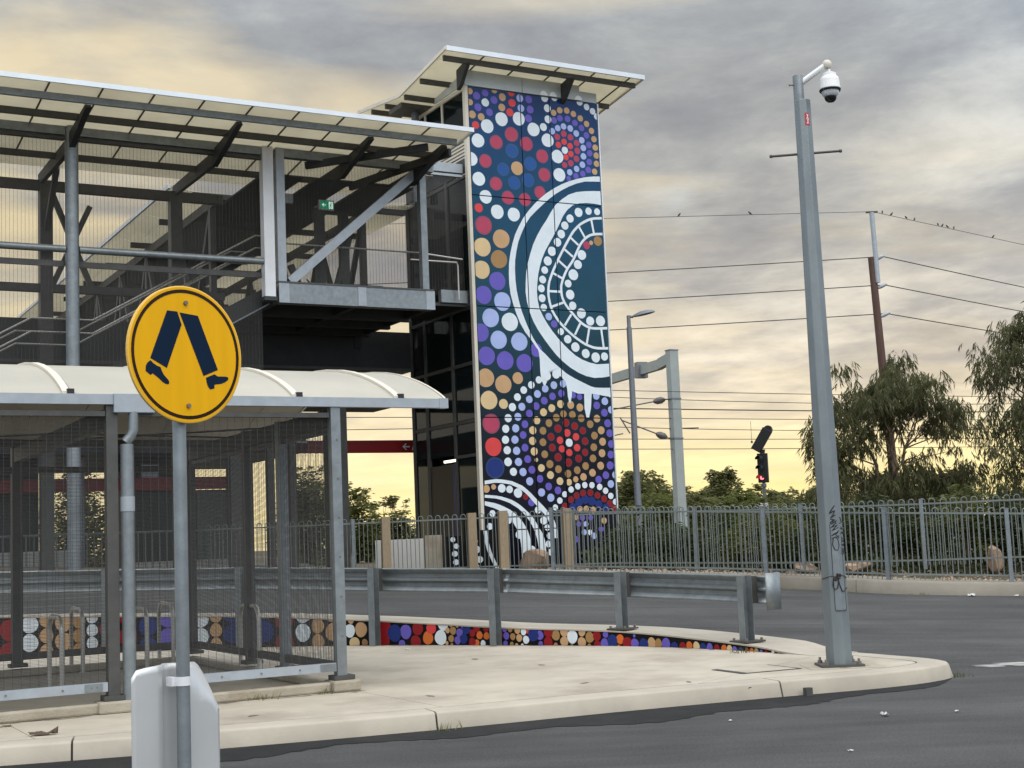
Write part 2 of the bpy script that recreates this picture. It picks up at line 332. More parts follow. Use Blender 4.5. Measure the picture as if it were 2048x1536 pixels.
def dup(o, loc=None, rz=None, label=None, parent=None):
    c = o.copy(); COL.objects.link(c)
    if parent: c.parent = parent
    if loc is not None: c.location = loc
    if rz is not None: c.rotation_euler = (0, 0, rz)
    if label: c['label'] = label
    for k in list(o.children): dup(k, parent=c)
    return c
YAW = math.pi / 2 - R(60.6)                 # heading shared by tower, bridge, shelter and crossing sign
D1 = Vector((math.cos(YAW), math.sin(YAW), 0)); D2 = Vector((-math.sin(YAW), math.cos(YAW), 0))
def lerp(a, b, t): return a + (b - a) * t
def catmull(P, n=8):
    P = [Vector(p) for p in P]; out = []
    for k in range(len(P) - 1):
        p0, p1, p2, p3 = P[max(k - 1, 0)], P[k], P[k + 1], P[min(k + 2, len(P) - 1)]
        for j in range(n):
            t = j / n; out.append(0.5 * ((2 * p1) + (p2 - p0) * t + (2 * p0 - 5 * p1 + 4 * p2 - p3) * t * t + (3 * p1 - p0 - 3 * p2 + p3) * t ** 3))
    out.append(P[-1]); return out
def mesh_wires(mb, x0, x1, z0, z1, y, axis='x', w=0.0028, wv=0.0030, px=0.0762, pz=0.0127, slope=None):
    """welded security mesh in the plane y = const (axis 'x') or x = const (axis 'y')"""
    def P(a, z): return (a, y, z) if axis == 'x' else (y, a, z)
    n = int((z1 - z0) / pz); off = 0.004
    for i in range(n + 1):
        z = z0 + (z1 - z0) * i / n; mb.bar(P(x0, z), P(x1, z), w, caps=False)
    n = int((x1 - x0) / px)
    for i in range(n + 1):
        a = x0 + (x1 - x0) * i / n
        q = (a, y - off, z0) if axis == 'x' else (y - off, a, z0); p = (a, y - off, z1) if axis == 'x' else (y - off, a, z1)
        mb.bar(q, p, wv, caps=False)
    return mb
DOTS="""0.052,12.798,0.084,t;0.046,12.512,0.083,t;0.095,12.201,0.1,t;0.347,12.168,0.095,t;0.757,12.914,0.085,t;0.98,12.754,0.102,t;0.954,12.482,0.099,t;0.241,12.699,0.101,p;0.489,12.803,0.093,p;0.735,12.649,0.101,p;0.266,12.407,0.1,p;0.59,12.316,0.098,p;1.755,12.789,0.103,p;1.785,12.524,0.103,p;1.72,12.283,0.102,p;0.481,12.555,0.106,w;0.51,11.946,0.179,w;0.93,12.174,0.18,w;1.435,12.242,0.176,w;1.857,12.007,0.179,w;2.266,11.765,0.177,w;2.538,11.363,0.177,w;2.572,10.884,0.177,w;2.155,12.104,0.103,w;2.305,12.326,0.103,w;2.301,12.619,0.103,w;2.234,12.876,0.101,w;2.526,12.926,0.092,w;3.295,12.9,0.093,w;3.505,12.793,0.088,w;3.685,12.698,0.088,w;3.809,12.571,0.088,w;0.232,11.545,0.177,w;0.014,11.052,0.176,w;0.21,10.563,0.176,w;0.384,10.121,0.173,w;0.698,9.765,0.182,w;1.17,9.731,0.177,w;0.18,11.938,0.1,r;1.244,12.902,0.096,r;1.257,12.636,0.105,r;1.181,12.381,0.104,r;0.174,9.822,0.115,r;1.491,12.787,0.1,l;1.511,12.527,0.099,l;1.201,11.806,0.186,c;0.749,11.557,0.179,c;1.628,11.605,0.181,c;2.082,11.329,0.176,c;2.123,10.845,0.176,c;0.419,11.041,0.172,c;0.693,10.482,0.172,c;1.021,10.152,0.172,c;1.514,10.145,0.168,c;1.965,10.37,0.163,c;0.292,9.39,0.23,c;1.197,11.379,0.18,B;1.717,11.09,0.18,B;0.917,10.87,0.167,B;1.222,10.549,0.173,B;1.63,10.658,0.174,B;1.324,10.94,0.177,t;2.772,11.553,0.095,w;2.584,11.678,0.083,r;2.76,11.779,0.083,r;2.94,11.683,0.083,r;2.949,11.474,0.083,r;2.799,11.371,0.08,r;2.559,11.887,0.086,c;2.762,11.991,0.086,c;2.96,11.918,0.086,c;3.145,11.784,0.087,c;3.154,11.578,0.087,c;3.115,11.361,0.086,c;2.936,11.226,0.086,c;2.744,11.16,0.08,c;2.419,12.022,0.086,l;2.588,12.122,0.083,l;2.765,12.186,0.084,l;2.969,12.158,0.087,l;3.146,12.041,0.087,l;3.306,11.875,0.087,l;3.343,11.674,0.087,l;3.334,11.448,0.087,l;3.29,11.219,0.086,l;3.104,11.092,0.083,l;2.889,10.98,0.083,l;2.491,12.318,0.086,p;2.669,12.397,0.086,p;2.901,12.402,0.087,p;3.12,12.317,0.087,p;3.314,12.205,0.087,p;3.458,12.024,0.087,p;3.519,11.775,0.087,p;3.534,11.551,0.087,p;3.507,11.314,0.087,p;3.464,11.096,0.087,p;3.287,10.979,0.083,p;3.073,10.898,0.083,p;2.849,10.812,0.069,p;2.485,12.52,0.083,t;2.674,12.607,0.084,t;2.886,12.623,0.084,t;3.086,12.557,0.084,t;3.295,12.462,0.084,t;3.479,12.334,0.084,t;3.623,12.162,0.084,t;3.687,11.945,0.084,t;3.715,11.721,0.084,t;3.734,11.508,0.084,t;3.728,11.288,0.084,t;3.658,11.07,0.084,t;3.102,9.939,0.121,w;3.41,9.995,0.097,w;3.674,10,0.091,w;2.832,9.755,0.108,w;2.666,9.558,0.108,w;2.545,9.328,0.113,w;2.421,9.105,0.113,w;2.244,8.859,0.121,w;2.106,8.598,0.118,w;2.003,8.356,0.097,w;1.929,8.108,0.1,w;1.879,7.879,0.099,w;1.89,7.628,0.102,w;1.926,7.392,0.093,w;2.4,6.793,0.091,w;2.592,6.604,0.108,w;2.812,6.409,0.123,w;3.114,6.252,0.118,w;3.411,6.16,0.13,w;3.681,6.191,0.107,w;3.14,8.819,0.129,w;3.004,8.559,0.119,w;2.851,8.284,0.143,w;2.683,8.046,0.101,w;2.728,7.762,0.127,w;2.79,7.476,0.109,w;3.041,7.29,0.133,w;3.296,7.099,0.119,w;3.612,7.115,0.137,w;0.924,6.984,0.23,w;2.059,7.164,0.096,l;0.738,7.492,0.236,l;0.388,7.065,0.234,l;0.587,6.522,0.228,l;1.172,6.494,0.23,l;2.208,6.981,0.093,p;0.619,8.003,0.23,p;0.216,7.632,0.228,p;0.093,6.688,0.226,p;0.23,6.111,0.232,p;0.748,6.008,0.233,p;1.297,5.958,0.229,p;1.649,6.299,0.173,p;3.297,9.082,0.102,c;3.442,9.16,0.06,t;0.779,9.08,0.238,t;0.183,5.565,0.231,t;0.668,5.417,0.226,t;1.084,5.577,0.148,t;0.234,8.835,0.236,y;0.189,8.262,0.229,y;3.651,9.221,0.127,n;0.691,8.556,0.231,n;0.246,5.016,0.23,y;0.648,4.928,0.124,y;0.282,4.44,0.235,c;0.318,3.874,0.228,r;0.343,3.359,0.25,b;1.465,5.413,0.094,w;1.24,5.28,0.094,w;1.051,5.102,0.096,w;0.896,4.852,0.102,w;0.764,4.578,0.101,w;0.682,4.314,0.101,w;0.663,4.043,0.101,w;0.7,3.786,0.101,w;0.709,3.498,0.106,w;0.849,3.255,0.1,w;2.494,3.966,0.103,w;2.12,5.419,0.098,l;2.395,5.462,0.096,l;1.861,5.325,0.095,l;1.63,5.189,0.097,l;1.387,5.051,0.094,l;1.166,4.864,0.099,l;1.04,4.612,0.099,l;0.964,4.327,0.101,l;0.93,4.045,0.101,l;0.963,3.77,0.101,l;1.003,3.495,0.101,l;1.12,3.245,0.101,l;1.299,3.014,0.101,l;1.624,2.733,0.101,l;1.884,2.597,0.101,l;3.371,5.163,0.097,l;3.624,5.03,0.1,l;3.809,4.811,0.1,l;3.682,2.907,0.098,l;3.832,3.138,0.093,l;2.33,5.214,0.095,p;2.064,5.136,0.095,p;1.818,5.021,0.097,p;1.577,4.885,0.097,p;1.372,4.696,0.097,p;1.232,4.429,0.096,p;1.169,4.161,0.096,p;1.207,3.847,0.096,p;1.269,3.562,0.096,p;1.373,3.297,0.098,p;1.594,3.071,0.096,p;1.837,2.878,0.096,p;2.101,2.774,0.096,p;3.372,4.918,0.099,p;3.593,4.733,0.1,p;3.677,4.462,0.102,p;3.723,4.206,0.099,p;3.753,3.929,0.099,p;3.726,3.659,0.099,p;3.692,3.38,0.105,p;3.546,3.133,0.098,p;3.32,3.026,0.095,p;2.865,5.132,0.081,p;2.675,5.174,0.081,p;2.291,4.943,0.101,y;2.028,4.837,0.1,y;1.783,4.731,0.1,y;1.576,4.527,0.1,y;1.449,4.278,0.102,y;1.429,4.015,0.102,y;1.463,3.753,0.102,y;1.517,3.543,0.051,y;1.651,3.338,0.096,y;1.903,3.159,0.099,y;2.171,3.003,0.097,y;2.434,2.973,0.085,y;2.591,4.925,0.101,t;2.86,4.862,0.102,t;2.638,3.043,0.077,t;2.871,3.098,0.095,t;3.146,3.201,0.098,t;3.4,3.377,0.101,t;3.461,3.696,0.102,t;3.496,3.99,0.102,t;3.47,4.281,0.102,t;3.359,4.581,0.099,t;2.364,4.694,0.092,n;2.627,4.675,0.098,n;2.884,4.588,0.099,n;3.146,4.436,0.099,n;3.257,4.146,0.099,n;3.222,3.847,0.099,n;3.181,3.564,0.098,n;2.949,3.373,0.098,n;2.692,3.272,0.097,n;2.418,3.187,0.097,n;2.142,3.303,0.097,n;1.9,3.431,0.102,n;1.763,3.678,0.096,n;1.728,3.98,0.097,n;1.743,4.267,0.097,n;1.926,4.461,0.097,n;2.149,4.598,0.098,n;2.428,4.472,0.098,d;2.68,4.384,0.098,d;2.915,4.271,0.093,d;2.967,4.003,0.098,d;2.954,3.72,0.092,d;2.75,3.568,0.098,d;2.447,3.467,0.103,d;2.148,3.602,0.103,d;1.993,3.844,0.097,d;1.969,4.114,0.097,d;2.182,4.323,0.103,d;1.164,2.633,0.073,d;2.449,4.214,0.098,r;2.704,4.114,0.095,r;2.72,3.84,0.095,r;2.484,3.717,0.092,r;2.269,3.813,0.091,r;2.225,4.028,0.094,r;0.077,2.85,0.094,t;0.279,2.894,0.066,t;0.506,2.856,0.105,w;0.72,2.826,0.092,w;0.953,2.733,0.117,w;1.498,2.302,0.09,w;0.218,2.251,0.082,w;0.937,1.716,0.1,w;0.658,2.068,0.083,w;1.652,2.038,0.101,w;1.744,1.862,0.078,w;1.801,1.658,0.084,w;0.133,1.942,0.082,w;2.003,2.353,0.076,w;2.142,2.519,0.079,w;2.294,2.673,0.077,w;2.486,2.79,0.08,w;2.687,2.865,0.08,w;2.898,2.894,0.08,w;3.111,2.887,0.08,w;3.341,2.839,0.081,w;3.512,2.737,0.081,w;3.664,2.603,0.081,w;3.798,2.451,0.081,w;2.988,1.704,0.068,w;1.092,1.511,0.1,w;1.282,1.332,0.1,w;1.757,1.457,0.084,w;1.814,1.253,0.084,w;1.323,2.494,0.095,p;2.783,2.078,0.08,p;2.663,1.92,0.074,p;3.026,2.071,0.074,p;2.58,1.543,0.079,p;3.326,1.781,0.08,p;2.281,2.375,0.085,d;2.469,2.535,0.085,d;2.64,2.634,0.085,d;2.838,2.691,0.086,d;3.055,2.696,0.086,d;3.261,2.626,0.086,d;3.458,2.536,0.086,d;3.617,2.407,0.087,d;3.745,2.288,0.081,d;2.52,2.334,0.114,b;2.701,2.476,0.114,b;2.895,2.531,0.114,b;3.085,2.482,0.115,b;3.291,2.403,0.109,b;3.498,2.309,0.104,b;2.721,2.285,0.085,t;2.91,2.295,0.08,t;3.114,2.26,0.086,t;2.593,2.098,0.079,t;2.464,1.941,0.074,t;2.454,1.751,0.073,t;3.426,1.985,0.08,t;2.442,1.548,0.073,t;2.878,1.913,0.074,l;2.814,1.71,0.074,l;3.105,1.612,0.08,l;1.685,5.544,0.092,w;1.919,5.653,0.121,w;2.2,5.703,0.116,w"""
BANDS="""3.854,10.958 3.597,10.934 3.345,10.889 3.096,10.82 2.852,10.739 2.616,10.636 2.39,10.513 2.173,10.375 1.968,10.218 1.778,10.044 1.6,9.859 1.438,9.659 1.301,9.44 1.179,9.214 1.091,8.972 1.022,8.725 0.972,8.472 0.955,8.216 0.952,7.958 0.978,7.702 1.038,7.452 1.119,7.207 1.217,6.969 1.349,6.748 1.516,6.552 1.668,6.344/3.846,10.814 3.592,10.799 3.34,10.775 3.096,10.706 2.862,10.608 2.636,10.492 2.419,10.36 2.215,10.21 2.02,10.046 1.83,9.878 1.645,9.703 1.495,9.502 1.377,9.277 1.269,9.047 1.201,8.804 1.15,8.555 1.134,8.301 1.135,8.048 1.158,7.795 1.206,7.545 1.269,7.3 1.358,7.062 1.458,6.828 1.575,6.603 1.715,6.391 1.865,6.186|1.686,6.374 1.793,6.298 1.896,6.218 1.991,6.128 2.086,6.038 2.19,5.958 2.295,5.88 2.401,5.803 2.507,5.726 2.622,5.663 2.74,5.607 2.861,5.556 2.982,5.505 3.102,5.455 3.224,5.406 3.351,5.378 3.482,5.376 3.613,5.375 3.744,5.379 3.875,5.382/1.671,6.403 1.723,6.237 1.742,6.066 1.739,5.892 1.744,5.718 1.77,5.597 1.891,5.722 2.054,5.771 2.21,5.726 2.354,5.629 2.472,5.507 2.506,5.336 2.659,5.271 2.824,5.216 2.997,5.215 3.17,5.225 3.343,5.208 3.515,5.184 3.688,5.16 3.86,5.136|1.743,5.812 1.748,5.672 1.767,5.534 1.825,5.411/1.948,5.816 1.945,5.67 1.932,5.526 1.866,5.405|2.496,5.47 2.509,5.304 2.517,5.137 2.553,4.979/2.673,5.473 2.652,5.305 2.631,5.137 2.587,4.976|3.011,5.359 3.004,5.099 2.999,4.838 3.046,4.597/3.255,5.363 3.219,5.1 3.19,4.837 3.116,4.595|3.671,5.279 3.709,5.194 3.777,5.135/3.887,5.282 3.883,5.206 3.878,5.13|3.831,10.561 3.574,10.543 3.318,10.515 3.064,10.472 2.823,10.383 2.609,10.24 2.41,10.077 2.257,9.871 2.116,9.655 1.96,9.45 1.821,9.234 1.698,9.007 1.604,8.767 1.521,8.523 1.458,8.274 1.43,8.017 1.413,7.761 1.443,7.506 1.507,7.256 1.605,7.018 1.737,6.796 1.891,6.59 2.054,6.39 2.225,6.197 2.418,6.027 2.628,5.879 2.855,5.759 3.096,5.669 3.35,5.626 3.605,5.646 3.86,5.684/3.81,10.189 3.588,10.207 3.365,10.205 3.144,10.181 2.934,10.111 2.761,9.976 2.622,9.805 2.517,9.609 2.406,9.416 2.287,9.227 2.164,9.041 2.042,8.855 1.942,8.657 1.863,8.448 1.804,8.234 1.768,8.014 1.744,7.793 1.754,7.571 1.799,7.352 1.899,7.154 2.019,6.967 2.153,6.789 2.302,6.623 2.462,6.468 2.63,6.322 2.808,6.188 3.006,6.088 3.217,6.021 3.436,5.983 3.658,5.995 3.88,6.014|3.849,9.809 3.726,9.796 3.603,9.784 3.483,9.76 3.368,9.716 3.258,9.66 3.15,9.599 3.056,9.519 2.968,9.433 2.89,9.338 2.82,9.236 2.752,9.133 2.684,9.029 2.618,8.925 2.553,8.82 2.489,8.714 2.425,8.608 2.366,8.5 2.307,8.392 2.252,8.281 2.201,8.169 2.151,8.055 2.127,7.934 2.112,7.812 2.115,7.689 2.134,7.567 2.163,7.447 2.204,7.33 2.268,7.225 2.34,7.125 2.421,7.032 2.51,6.946 2.603,6.865 2.7,6.789 2.799,6.715 2.902,6.648 3.009,6.585 3.118,6.526 3.234,6.485 3.352,6.448 3.474,6.434 3.597,6.434 3.721,6.438 3.844,6.443/3.843,9.875 3.715,9.862 3.588,9.849 3.463,9.822 3.343,9.778 3.229,9.72 3.118,9.656 3.019,9.574 2.926,9.485 2.844,9.388 2.772,9.281 2.7,9.175 2.63,9.068 2.562,8.959 2.495,8.85 2.428,8.74 2.361,8.631 2.3,8.518 2.239,8.406 2.183,8.29 2.131,8.173 2.085,8.054 2.057,7.928 2.045,7.801 2.051,7.673 2.071,7.547 2.102,7.422 2.144,7.301 2.211,7.192 2.285,7.087 2.368,6.99 2.461,6.901 2.558,6.817 2.659,6.738 2.762,6.662 2.869,6.592 2.979,6.527 3.092,6.466 3.213,6.423 3.335,6.384 3.461,6.368 3.59,6.368 3.718,6.372 3.846,6.377|3.843,9.387 3.739,9.378 3.635,9.37 3.533,9.356 3.433,9.327 3.342,9.278 3.26,9.213 3.186,9.14 3.124,9.058 3.07,8.969 3.02,8.878 2.97,8.786 2.92,8.695 2.864,8.608 2.798,8.527 2.732,8.447 2.675,8.36 2.623,8.269 2.577,8.176 2.538,8.08 2.505,7.981 2.497,7.878 2.502,7.774 2.522,7.673 2.566,7.58 2.621,7.491 2.689,7.413 2.761,7.337 2.833,7.262 2.906,7.188 2.983,7.118 3.065,7.054 3.155,7.003 3.252,6.967 3.354,6.948 3.458,6.946 3.562,6.951 3.666,6.958 3.77,6.965 3.874,6.971/3.837,9.453 3.728,9.444 3.619,9.436 3.511,9.419 3.407,9.388 3.311,9.337 3.225,9.269 3.147,9.193 3.078,9.108 3.021,9.015 2.967,8.92 2.915,8.824 2.863,8.727 2.803,8.636 2.734,8.552 2.664,8.468 2.607,8.375 2.553,8.279 2.507,8.18 2.468,8.078 2.434,7.974 2.431,7.865 2.437,7.756 2.46,7.651 2.506,7.552 2.564,7.459 2.634,7.375 2.709,7.295 2.785,7.217 2.861,7.138 2.942,7.065 3.029,6.998 3.123,6.945 3.225,6.907 3.332,6.883 3.441,6.88 3.551,6.885 3.66,6.891 3.769,6.898 3.878,6.905|3.503,9.803 3.526,9.67 3.548,9.537 3.571,9.404/3.445,9.793 3.468,9.66 3.49,9.527 3.513,9.394|3.09,9.612 3.153,9.508 3.217,9.405 3.28,9.301/3.04,9.582 3.103,9.478 3.167,9.375 3.23,9.271|2.817,9.292 2.9,9.227 2.983,9.16 3.065,9.094/2.781,9.246 2.863,9.18 2.946,9.113 3.029,9.048|2.616,8.973 2.704,8.907 2.793,8.842 2.881,8.776/2.58,8.925 2.668,8.859 2.757,8.794 2.845,8.728|2.408,8.68 2.498,8.611 2.587,8.542 2.677,8.473/2.372,8.632 2.462,8.563 2.551,8.494 2.641,8.425|2.234,8.329 2.334,8.284 2.434,8.24 2.534,8.195/2.21,8.275 2.31,8.23 2.41,8.186 2.51,8.141|2.086,7.851 2.208,7.851 2.329,7.851 2.451,7.851/2.086,7.791 2.208,7.791 2.329,7.791 2.451,7.791|2.124,7.441 2.251,7.485 2.379,7.53 2.506,7.574/2.144,7.385 2.271,7.429 2.399,7.474 2.526,7.518|2.496,6.974 2.568,7.073 2.639,7.171 2.711,7.27/2.544,6.94 2.616,7.039 2.687,7.137 2.759,7.236|2.786,6.741 2.847,6.844 2.908,6.948 2.969,7.051/2.838,6.711 2.899,6.814 2.96,6.918 3.021,7.021|3.122,6.487 3.156,6.63 3.191,6.773 3.225,6.916/3.18,6.473 3.214,6.616 3.249,6.759 3.283,6.902|3.642,6.396 3.625,6.56 3.608,6.725 3.591,6.889/3.702,6.402 3.685,6.566 3.668,6.731 3.651,6.895|0.038,3.049 0.191,3.066 0.344,3.083 0.497,3.072 0.65,3.052 0.801,3.024 0.943,2.966 1.085,2.907 1.209,2.815 1.326,2.715 1.434,2.606 1.546,2.5 1.659,2.395 1.763,2.282 1.861,2.163 1.95,2.037 2.005,1.894 2.038,1.744 2.052,1.591/0.033,2.958 0.176,2.976 0.318,2.994 0.461,2.989 0.603,2.97 0.745,2.947 0.878,2.893 1.009,2.835 1.127,2.753 1.234,2.659 1.331,2.553 1.431,2.45 1.532,2.348 1.63,2.243 1.726,2.136 1.797,2.011 1.85,1.878 1.883,1.739 1.899,1.596|0.022,2.709 0.176,2.695 0.329,2.681 0.481,2.656 0.63,2.613 0.775,2.564 0.912,2.492 1.038,2.405 1.156,2.305 1.274,2.205 1.371,2.087 1.453,1.957 1.535,1.826 1.615,1.694 1.66,1.547 1.677,1.395 1.682,1.24 1.687,1.086/0.019,2.638 0.16,2.627 0.302,2.615 0.44,2.585 0.575,2.542 0.707,2.493 0.83,2.421 0.951,2.347 1.059,2.256 1.155,2.151 1.243,2.041 1.315,1.919 1.374,1.79 1.421,1.657 1.454,1.519 1.471,1.379 1.47,1.237 1.47,1.095|0.015,2.553 0.157,2.526 0.299,2.499 0.435,2.453 0.568,2.397 0.698,2.335 0.818,2.255 0.929,2.164 1.025,2.056 1.105,1.937 1.177,1.812 1.225,1.675 1.262,1.537 1.265,1.393 1.268,1.248 1.271,1.104/0.011,2.454 0.13,2.42 0.248,2.387 0.361,2.339 0.473,2.286 0.573,2.216 0.669,2.139 0.754,2.051 0.821,1.948 0.884,1.842 0.92,1.724 0.956,1.606 0.976,1.485 0.987,1.363 0.989,1.239 0.99,1.116"""
WALLDOTS="""11.607,0.365,0.094,w;11.799,0.381,0.106,t;11.631,0.52,0.053,t;11.684,0.181,0.09,y;11.858,0.19,0.053,n;12.208,0.414,0.111,d;12.178,0.227,0.111,d;12.369,0.324,0.121,b;12.564,0.342,0.1,p;12.492,0.167,0.06,p;12.769,0.39,0.096,d;12.727,0.196,0.092,d;12.998,0.398,0.087,r;12.939,0.254,0.091,o;13.202,0.445,0.089,w;13.153,0.259,0.103,w;13.273,0.358,0.039,t;13.334,0.435,0.028,t;13.367,0.354,0.055,n;13.332,0.243,0.049,n;13.256,0.18,0.028,t;13.34,0.157,0.024,n;13.437,0.425,0.027,t;13.476,0.325,0.059,p;13.541,0.405,0.035,p;13.439,0.22,0.055,p;13.59,0.376,0.07,b;13.538,0.243,0.07,b;13.69,0.319,0.051,d;13.761,0.385,0.054,d;13.684,0.196,0.058,d;13.918,0.384,0.048,d;13.806,0.29,0.054,o;13.92,0.28,0.05,o;13.758,0.186,0.043,o;13.859,0.177,0.043,w;14.048,0.299,0.077,b;14.126,0.299,0.065,d;14.218,0.374,0.042,p;14.242,0.28,0.05,p;14.226,0.177,0.038,p;14.306,0.373,0.042,n;14.345,0.27,0.046,n;14.325,0.168,0.031,n;14.422,0.358,0.05,t;14.447,0.252,0.05,t;14.401,0.153,0.027,t;14.519,0.335,0.046,w;14.555,0.227,0.053,w;14.492,0.153,0.023,w;14.505,0.4,0.019,w;14.606,0.344,0.042,r;14.674,0.298,0.091,b;14.777,0.288,0.061,p;14.786,0.172,0.038,p;14.913,0.334,0.075,d;14.906,0.196,0.072,d;15.029,0.288,0.068,n;15.022,0.155,0.034,n;15.16,0.334,0.064,t;15.158,0.203,0.067,t;15.285,0.267,0.086,w;15.275,0.148,0.022,n;15.438,0.33,0.056,t;15.431,0.195,0.067,t;15.558,0.262,0.07,n;15.548,0.15,0.03,n;15.668,0.283,0.066,d;15.672,0.16,0.059,d;15.808,0.301,0.044,p;15.786,0.185,0.063,p;15.91,0.213,0.084,b;16.029,0.24,0.062,o;16.002,0.139,0.029,o;16.144,0.188,0.08,d;16.263,0.185,0.065,p;16.259,0.287,0.022,p;16.406,0.175,0.079,b;16.534,0.195,0.072,t;16.647,0.194,0.061,n;16.775,0.192,0.075,p;16.917,0.153,0.067,b;17.059,0.162,0.06,d;17.174,0.178,0.056,o;17.297,0.176,0.059,y;17.414,0.16,0.059,b;17.526,0.169,0.055,p;17.648,0.16,0.051,d;17.771,0.161,0.051,o;17.867,0.165,0.047,y;17.957,0.157,0.044,p;18.064,0.155,0.04,b;18.172,0.156,0.038,d;18.255,0.156,0.035,o;18.338,0.153,0.036,y;18.421,0.15,0.031,p;18.503,0.148,0.028,d;18.62,0.153,0.026,w;18.712,0.144,0.02,t;18.816,0.149,0.019,r;18.872,0.144,0.013,n;11.324,0.35,0.13,t;11.324,0.629,0.13,t;11.076,0.21,0.11,t;11.076,0.447,0.11,t;11.076,0.683,0.11,t;10.828,0.35,0.13,w;10.828,0.629,0.13,w;10.528,0.21,0.16,d;10.528,0.554,0.16,d;10.197,0.382,0.16,b;10.197,0.726,0.16,b;9.927,0.21,0.1,p;9.927,0.425,0.1,p;9.927,0.64,0.1,p;9.679,0.36,0.14,b;9.679,0.661,0.14,b;9.43,0.21,0.1,t;9.43,0.425,0.1,t;9.43,0.64,0.1,t;9.202,0.339,0.12,w;9.202,0.597,0.12,w;8.944,0.21,0.13,t;8.944,0.489,0.13,t;8.675,0.35,0.13,p;8.675,0.629,0.13,p;8.385,0.21,0.15,b;8.385,0.532,0.15,b;8.075,0.371,0.15,d;8.075,0.694,0.15,d;7.774,0.21,0.14,d;7.774,0.511,0.14,d;7.774,0.812,0.14,d;7.536,0.307,0.09,w;7.536,0.5,0.09,w;7.536,0.694,0.09,w;7.339,0.21,0.1,n;7.339,0.425,0.1,n;7.339,0.64,0.1,n;7.102,0.35,0.13,t;7.102,0.629,0.13,t;6.853,0.21,0.11,t;6.853,0.447,0.11,t;6.853,0.683,0.11,t;6.605,0.35,0.13,w;6.605,0.629,0.13,w;6.305,0.21,0.16,d;6.305,0.554,0.16,d;5.974,0.382,0.16,b;5.974,0.726,0.16,b;5.704,0.21,0.1,p;5.704,0.425,0.1,p;5.704,0.64,0.1,p;5.456,0.36,0.14,b;5.456,0.661,0.14,b;5.207,0.21,0.1,t;5.207,0.425,0.1,t;5.207,0.64,0.1,t;4.98,0.339,0.12,w;4.98,0.597,0.12,w;4.721,0.21,0.13,t;4.721,0.489,0.13,t;4.452,0.35,0.13,p;4.452,0.629,0.13,p;4.162,0.21,0.15,b;4.162,0.532,0.15,b;3.852,0.371,0.15,d;3.852,0.694,0.15,d"""
# ------------------------------------------------------------------ terrain
def sstep(a, b, x): t = max(0.0, min(1.0, (x - a) / (b - a))); return t * t * (3 - 2 * t)
KL = [(-60, 36.0), (-14, 32.6), (-4, 31.8), (-0.8, 31.2), (1.6, 30.0), (5.24, 28.3), (7.0, 26.8), (9.4, 26.3), (16, 26.0), (70, 24.0)]
KLs = [(p.x, p.y) for p in catmull([(x, y, 0) for x, y in KL], 6)]
def polyy(P, x):
    for (x0, y0), (x1, y1) in zip(P, P[1:]):
        if x0 <= x <= x1: return lerp(y0, y1, (x - x0) / (x1 - x0))
    return P[0][1] if x < P[0][0] else P[-1][1]
def kline(x): return polyy(KLs, x)
def back(x, y): return -0.168 - 0.0445 * max(-16, min(x, 14)) + 0.0284 * min(y, 29)
WALLC = [(-60, 18), (-14, 20.6), (-11, 21.1), (-7.81, 21.45), (-4.84, 21.5), (-2.64, 20.95), (-.37, 19.75), (1.35, 18.65), (2.3, 17.65), (3.09, 16.49), (3.35, 16.05)]
NEAR = [(-60, 3.0), (-9, 10.1), (-4.12, 11.18), (-2.5, 11.64), (-0.78, 12.24), (0.9, 12.96), (2.63, 13.62), (3.65, 14.0), (4.35, 14.45), (60, 16)]
def road_z(x, y):
    wy = polyy(WALLC, x) if x < 3.3 else lerp(16.2, 14.7, sstep(3.3, 4.7, x)); band = 0.45 if x < 3.0 else lerp(0.45, 2.2, sstep(3.0, 5.0, x))
    w = sstep(wy + 0.08, wy + 0.12 + band, y)
    if x < 3.3:
        wt = max(0.152, -0.380 - 0.0388 * x + 0.03897 * y) - 0.02; return lerp(0, lerp(min(wt, back(x, y)), back(x, y), sstep(wy + 0.9, wy + 4.5, y)), w)
    return back(x, y) * w
def kerbtop(x): return back(x, kline(x)) + 0.25
def ground_z(x, y):
    k = kline(x)
    if y < k + 0.4: return road_z(x, min(y, k)) - 0.06
    t = sstep(k + 1.5, k + 6, y)
    return lerp(kerbtop(x) - 0.03, 0.92, t) if y > k + 0.85 else lerp(road_z(x, k) - 0.06, kerbtop(x) - 0.03, (y - k - 0.4) / 0.45)
def axis_pts(segs):
    out = []
    for a, b, st in segs:
        x = a
        while x < b - 1e-6: out.append(x); x += st
    out.append(segs[-1][1]); return out
gx = axis_pts([(-900, -100, 100), (-100, -30, 10), (-30, 30, 1.0), (30, 100, 10), (100, 900, 100)])
gy = axis_pts([(-200, -20, 30), (-20, 8, 4), (8, 45, 0.4), (45, 100, 5), (100, 1500, 140)])
g = MB()
for y in gy:
    for x in gx: g.v.append((x, y, ground_z(x, y)))
nx = len(gx)
for j in range(len(gy) - 1):
    for i in range(nx - 1):
        a = j * nx + i; g.f.append((a, a + 1, a + nx + 1, a + nx)); g.m.append(0)
o = g.build('ground', 'soil', smooth=True, fixn=False); tag(o, kind='structure')
g = MB(); rx = axis_pts([(-60, -14, 4), (-14, 14, 0.4), (14, 60, 4)]); nt_ = 90
for x in rx:
    k = kline(x) + 0.02
    for j in range(nt_ + 1):
        t = j / nt_; y = -20 + (k + 20) * (t ** 0.7)
        g.v.append((x, y, road_z(x, y)))
for i in range(len(rx) - 1):
    for j in range(nt_):
        a = i * (nt_ + 1) + j; g.f.append((a, a + nt_ + 1, a + nt_ + 2, a + 1)); g.m.append(0)
o = g.build('road', 'asphalt', smooth=True, fixn=False); tag(o, kind='structure')

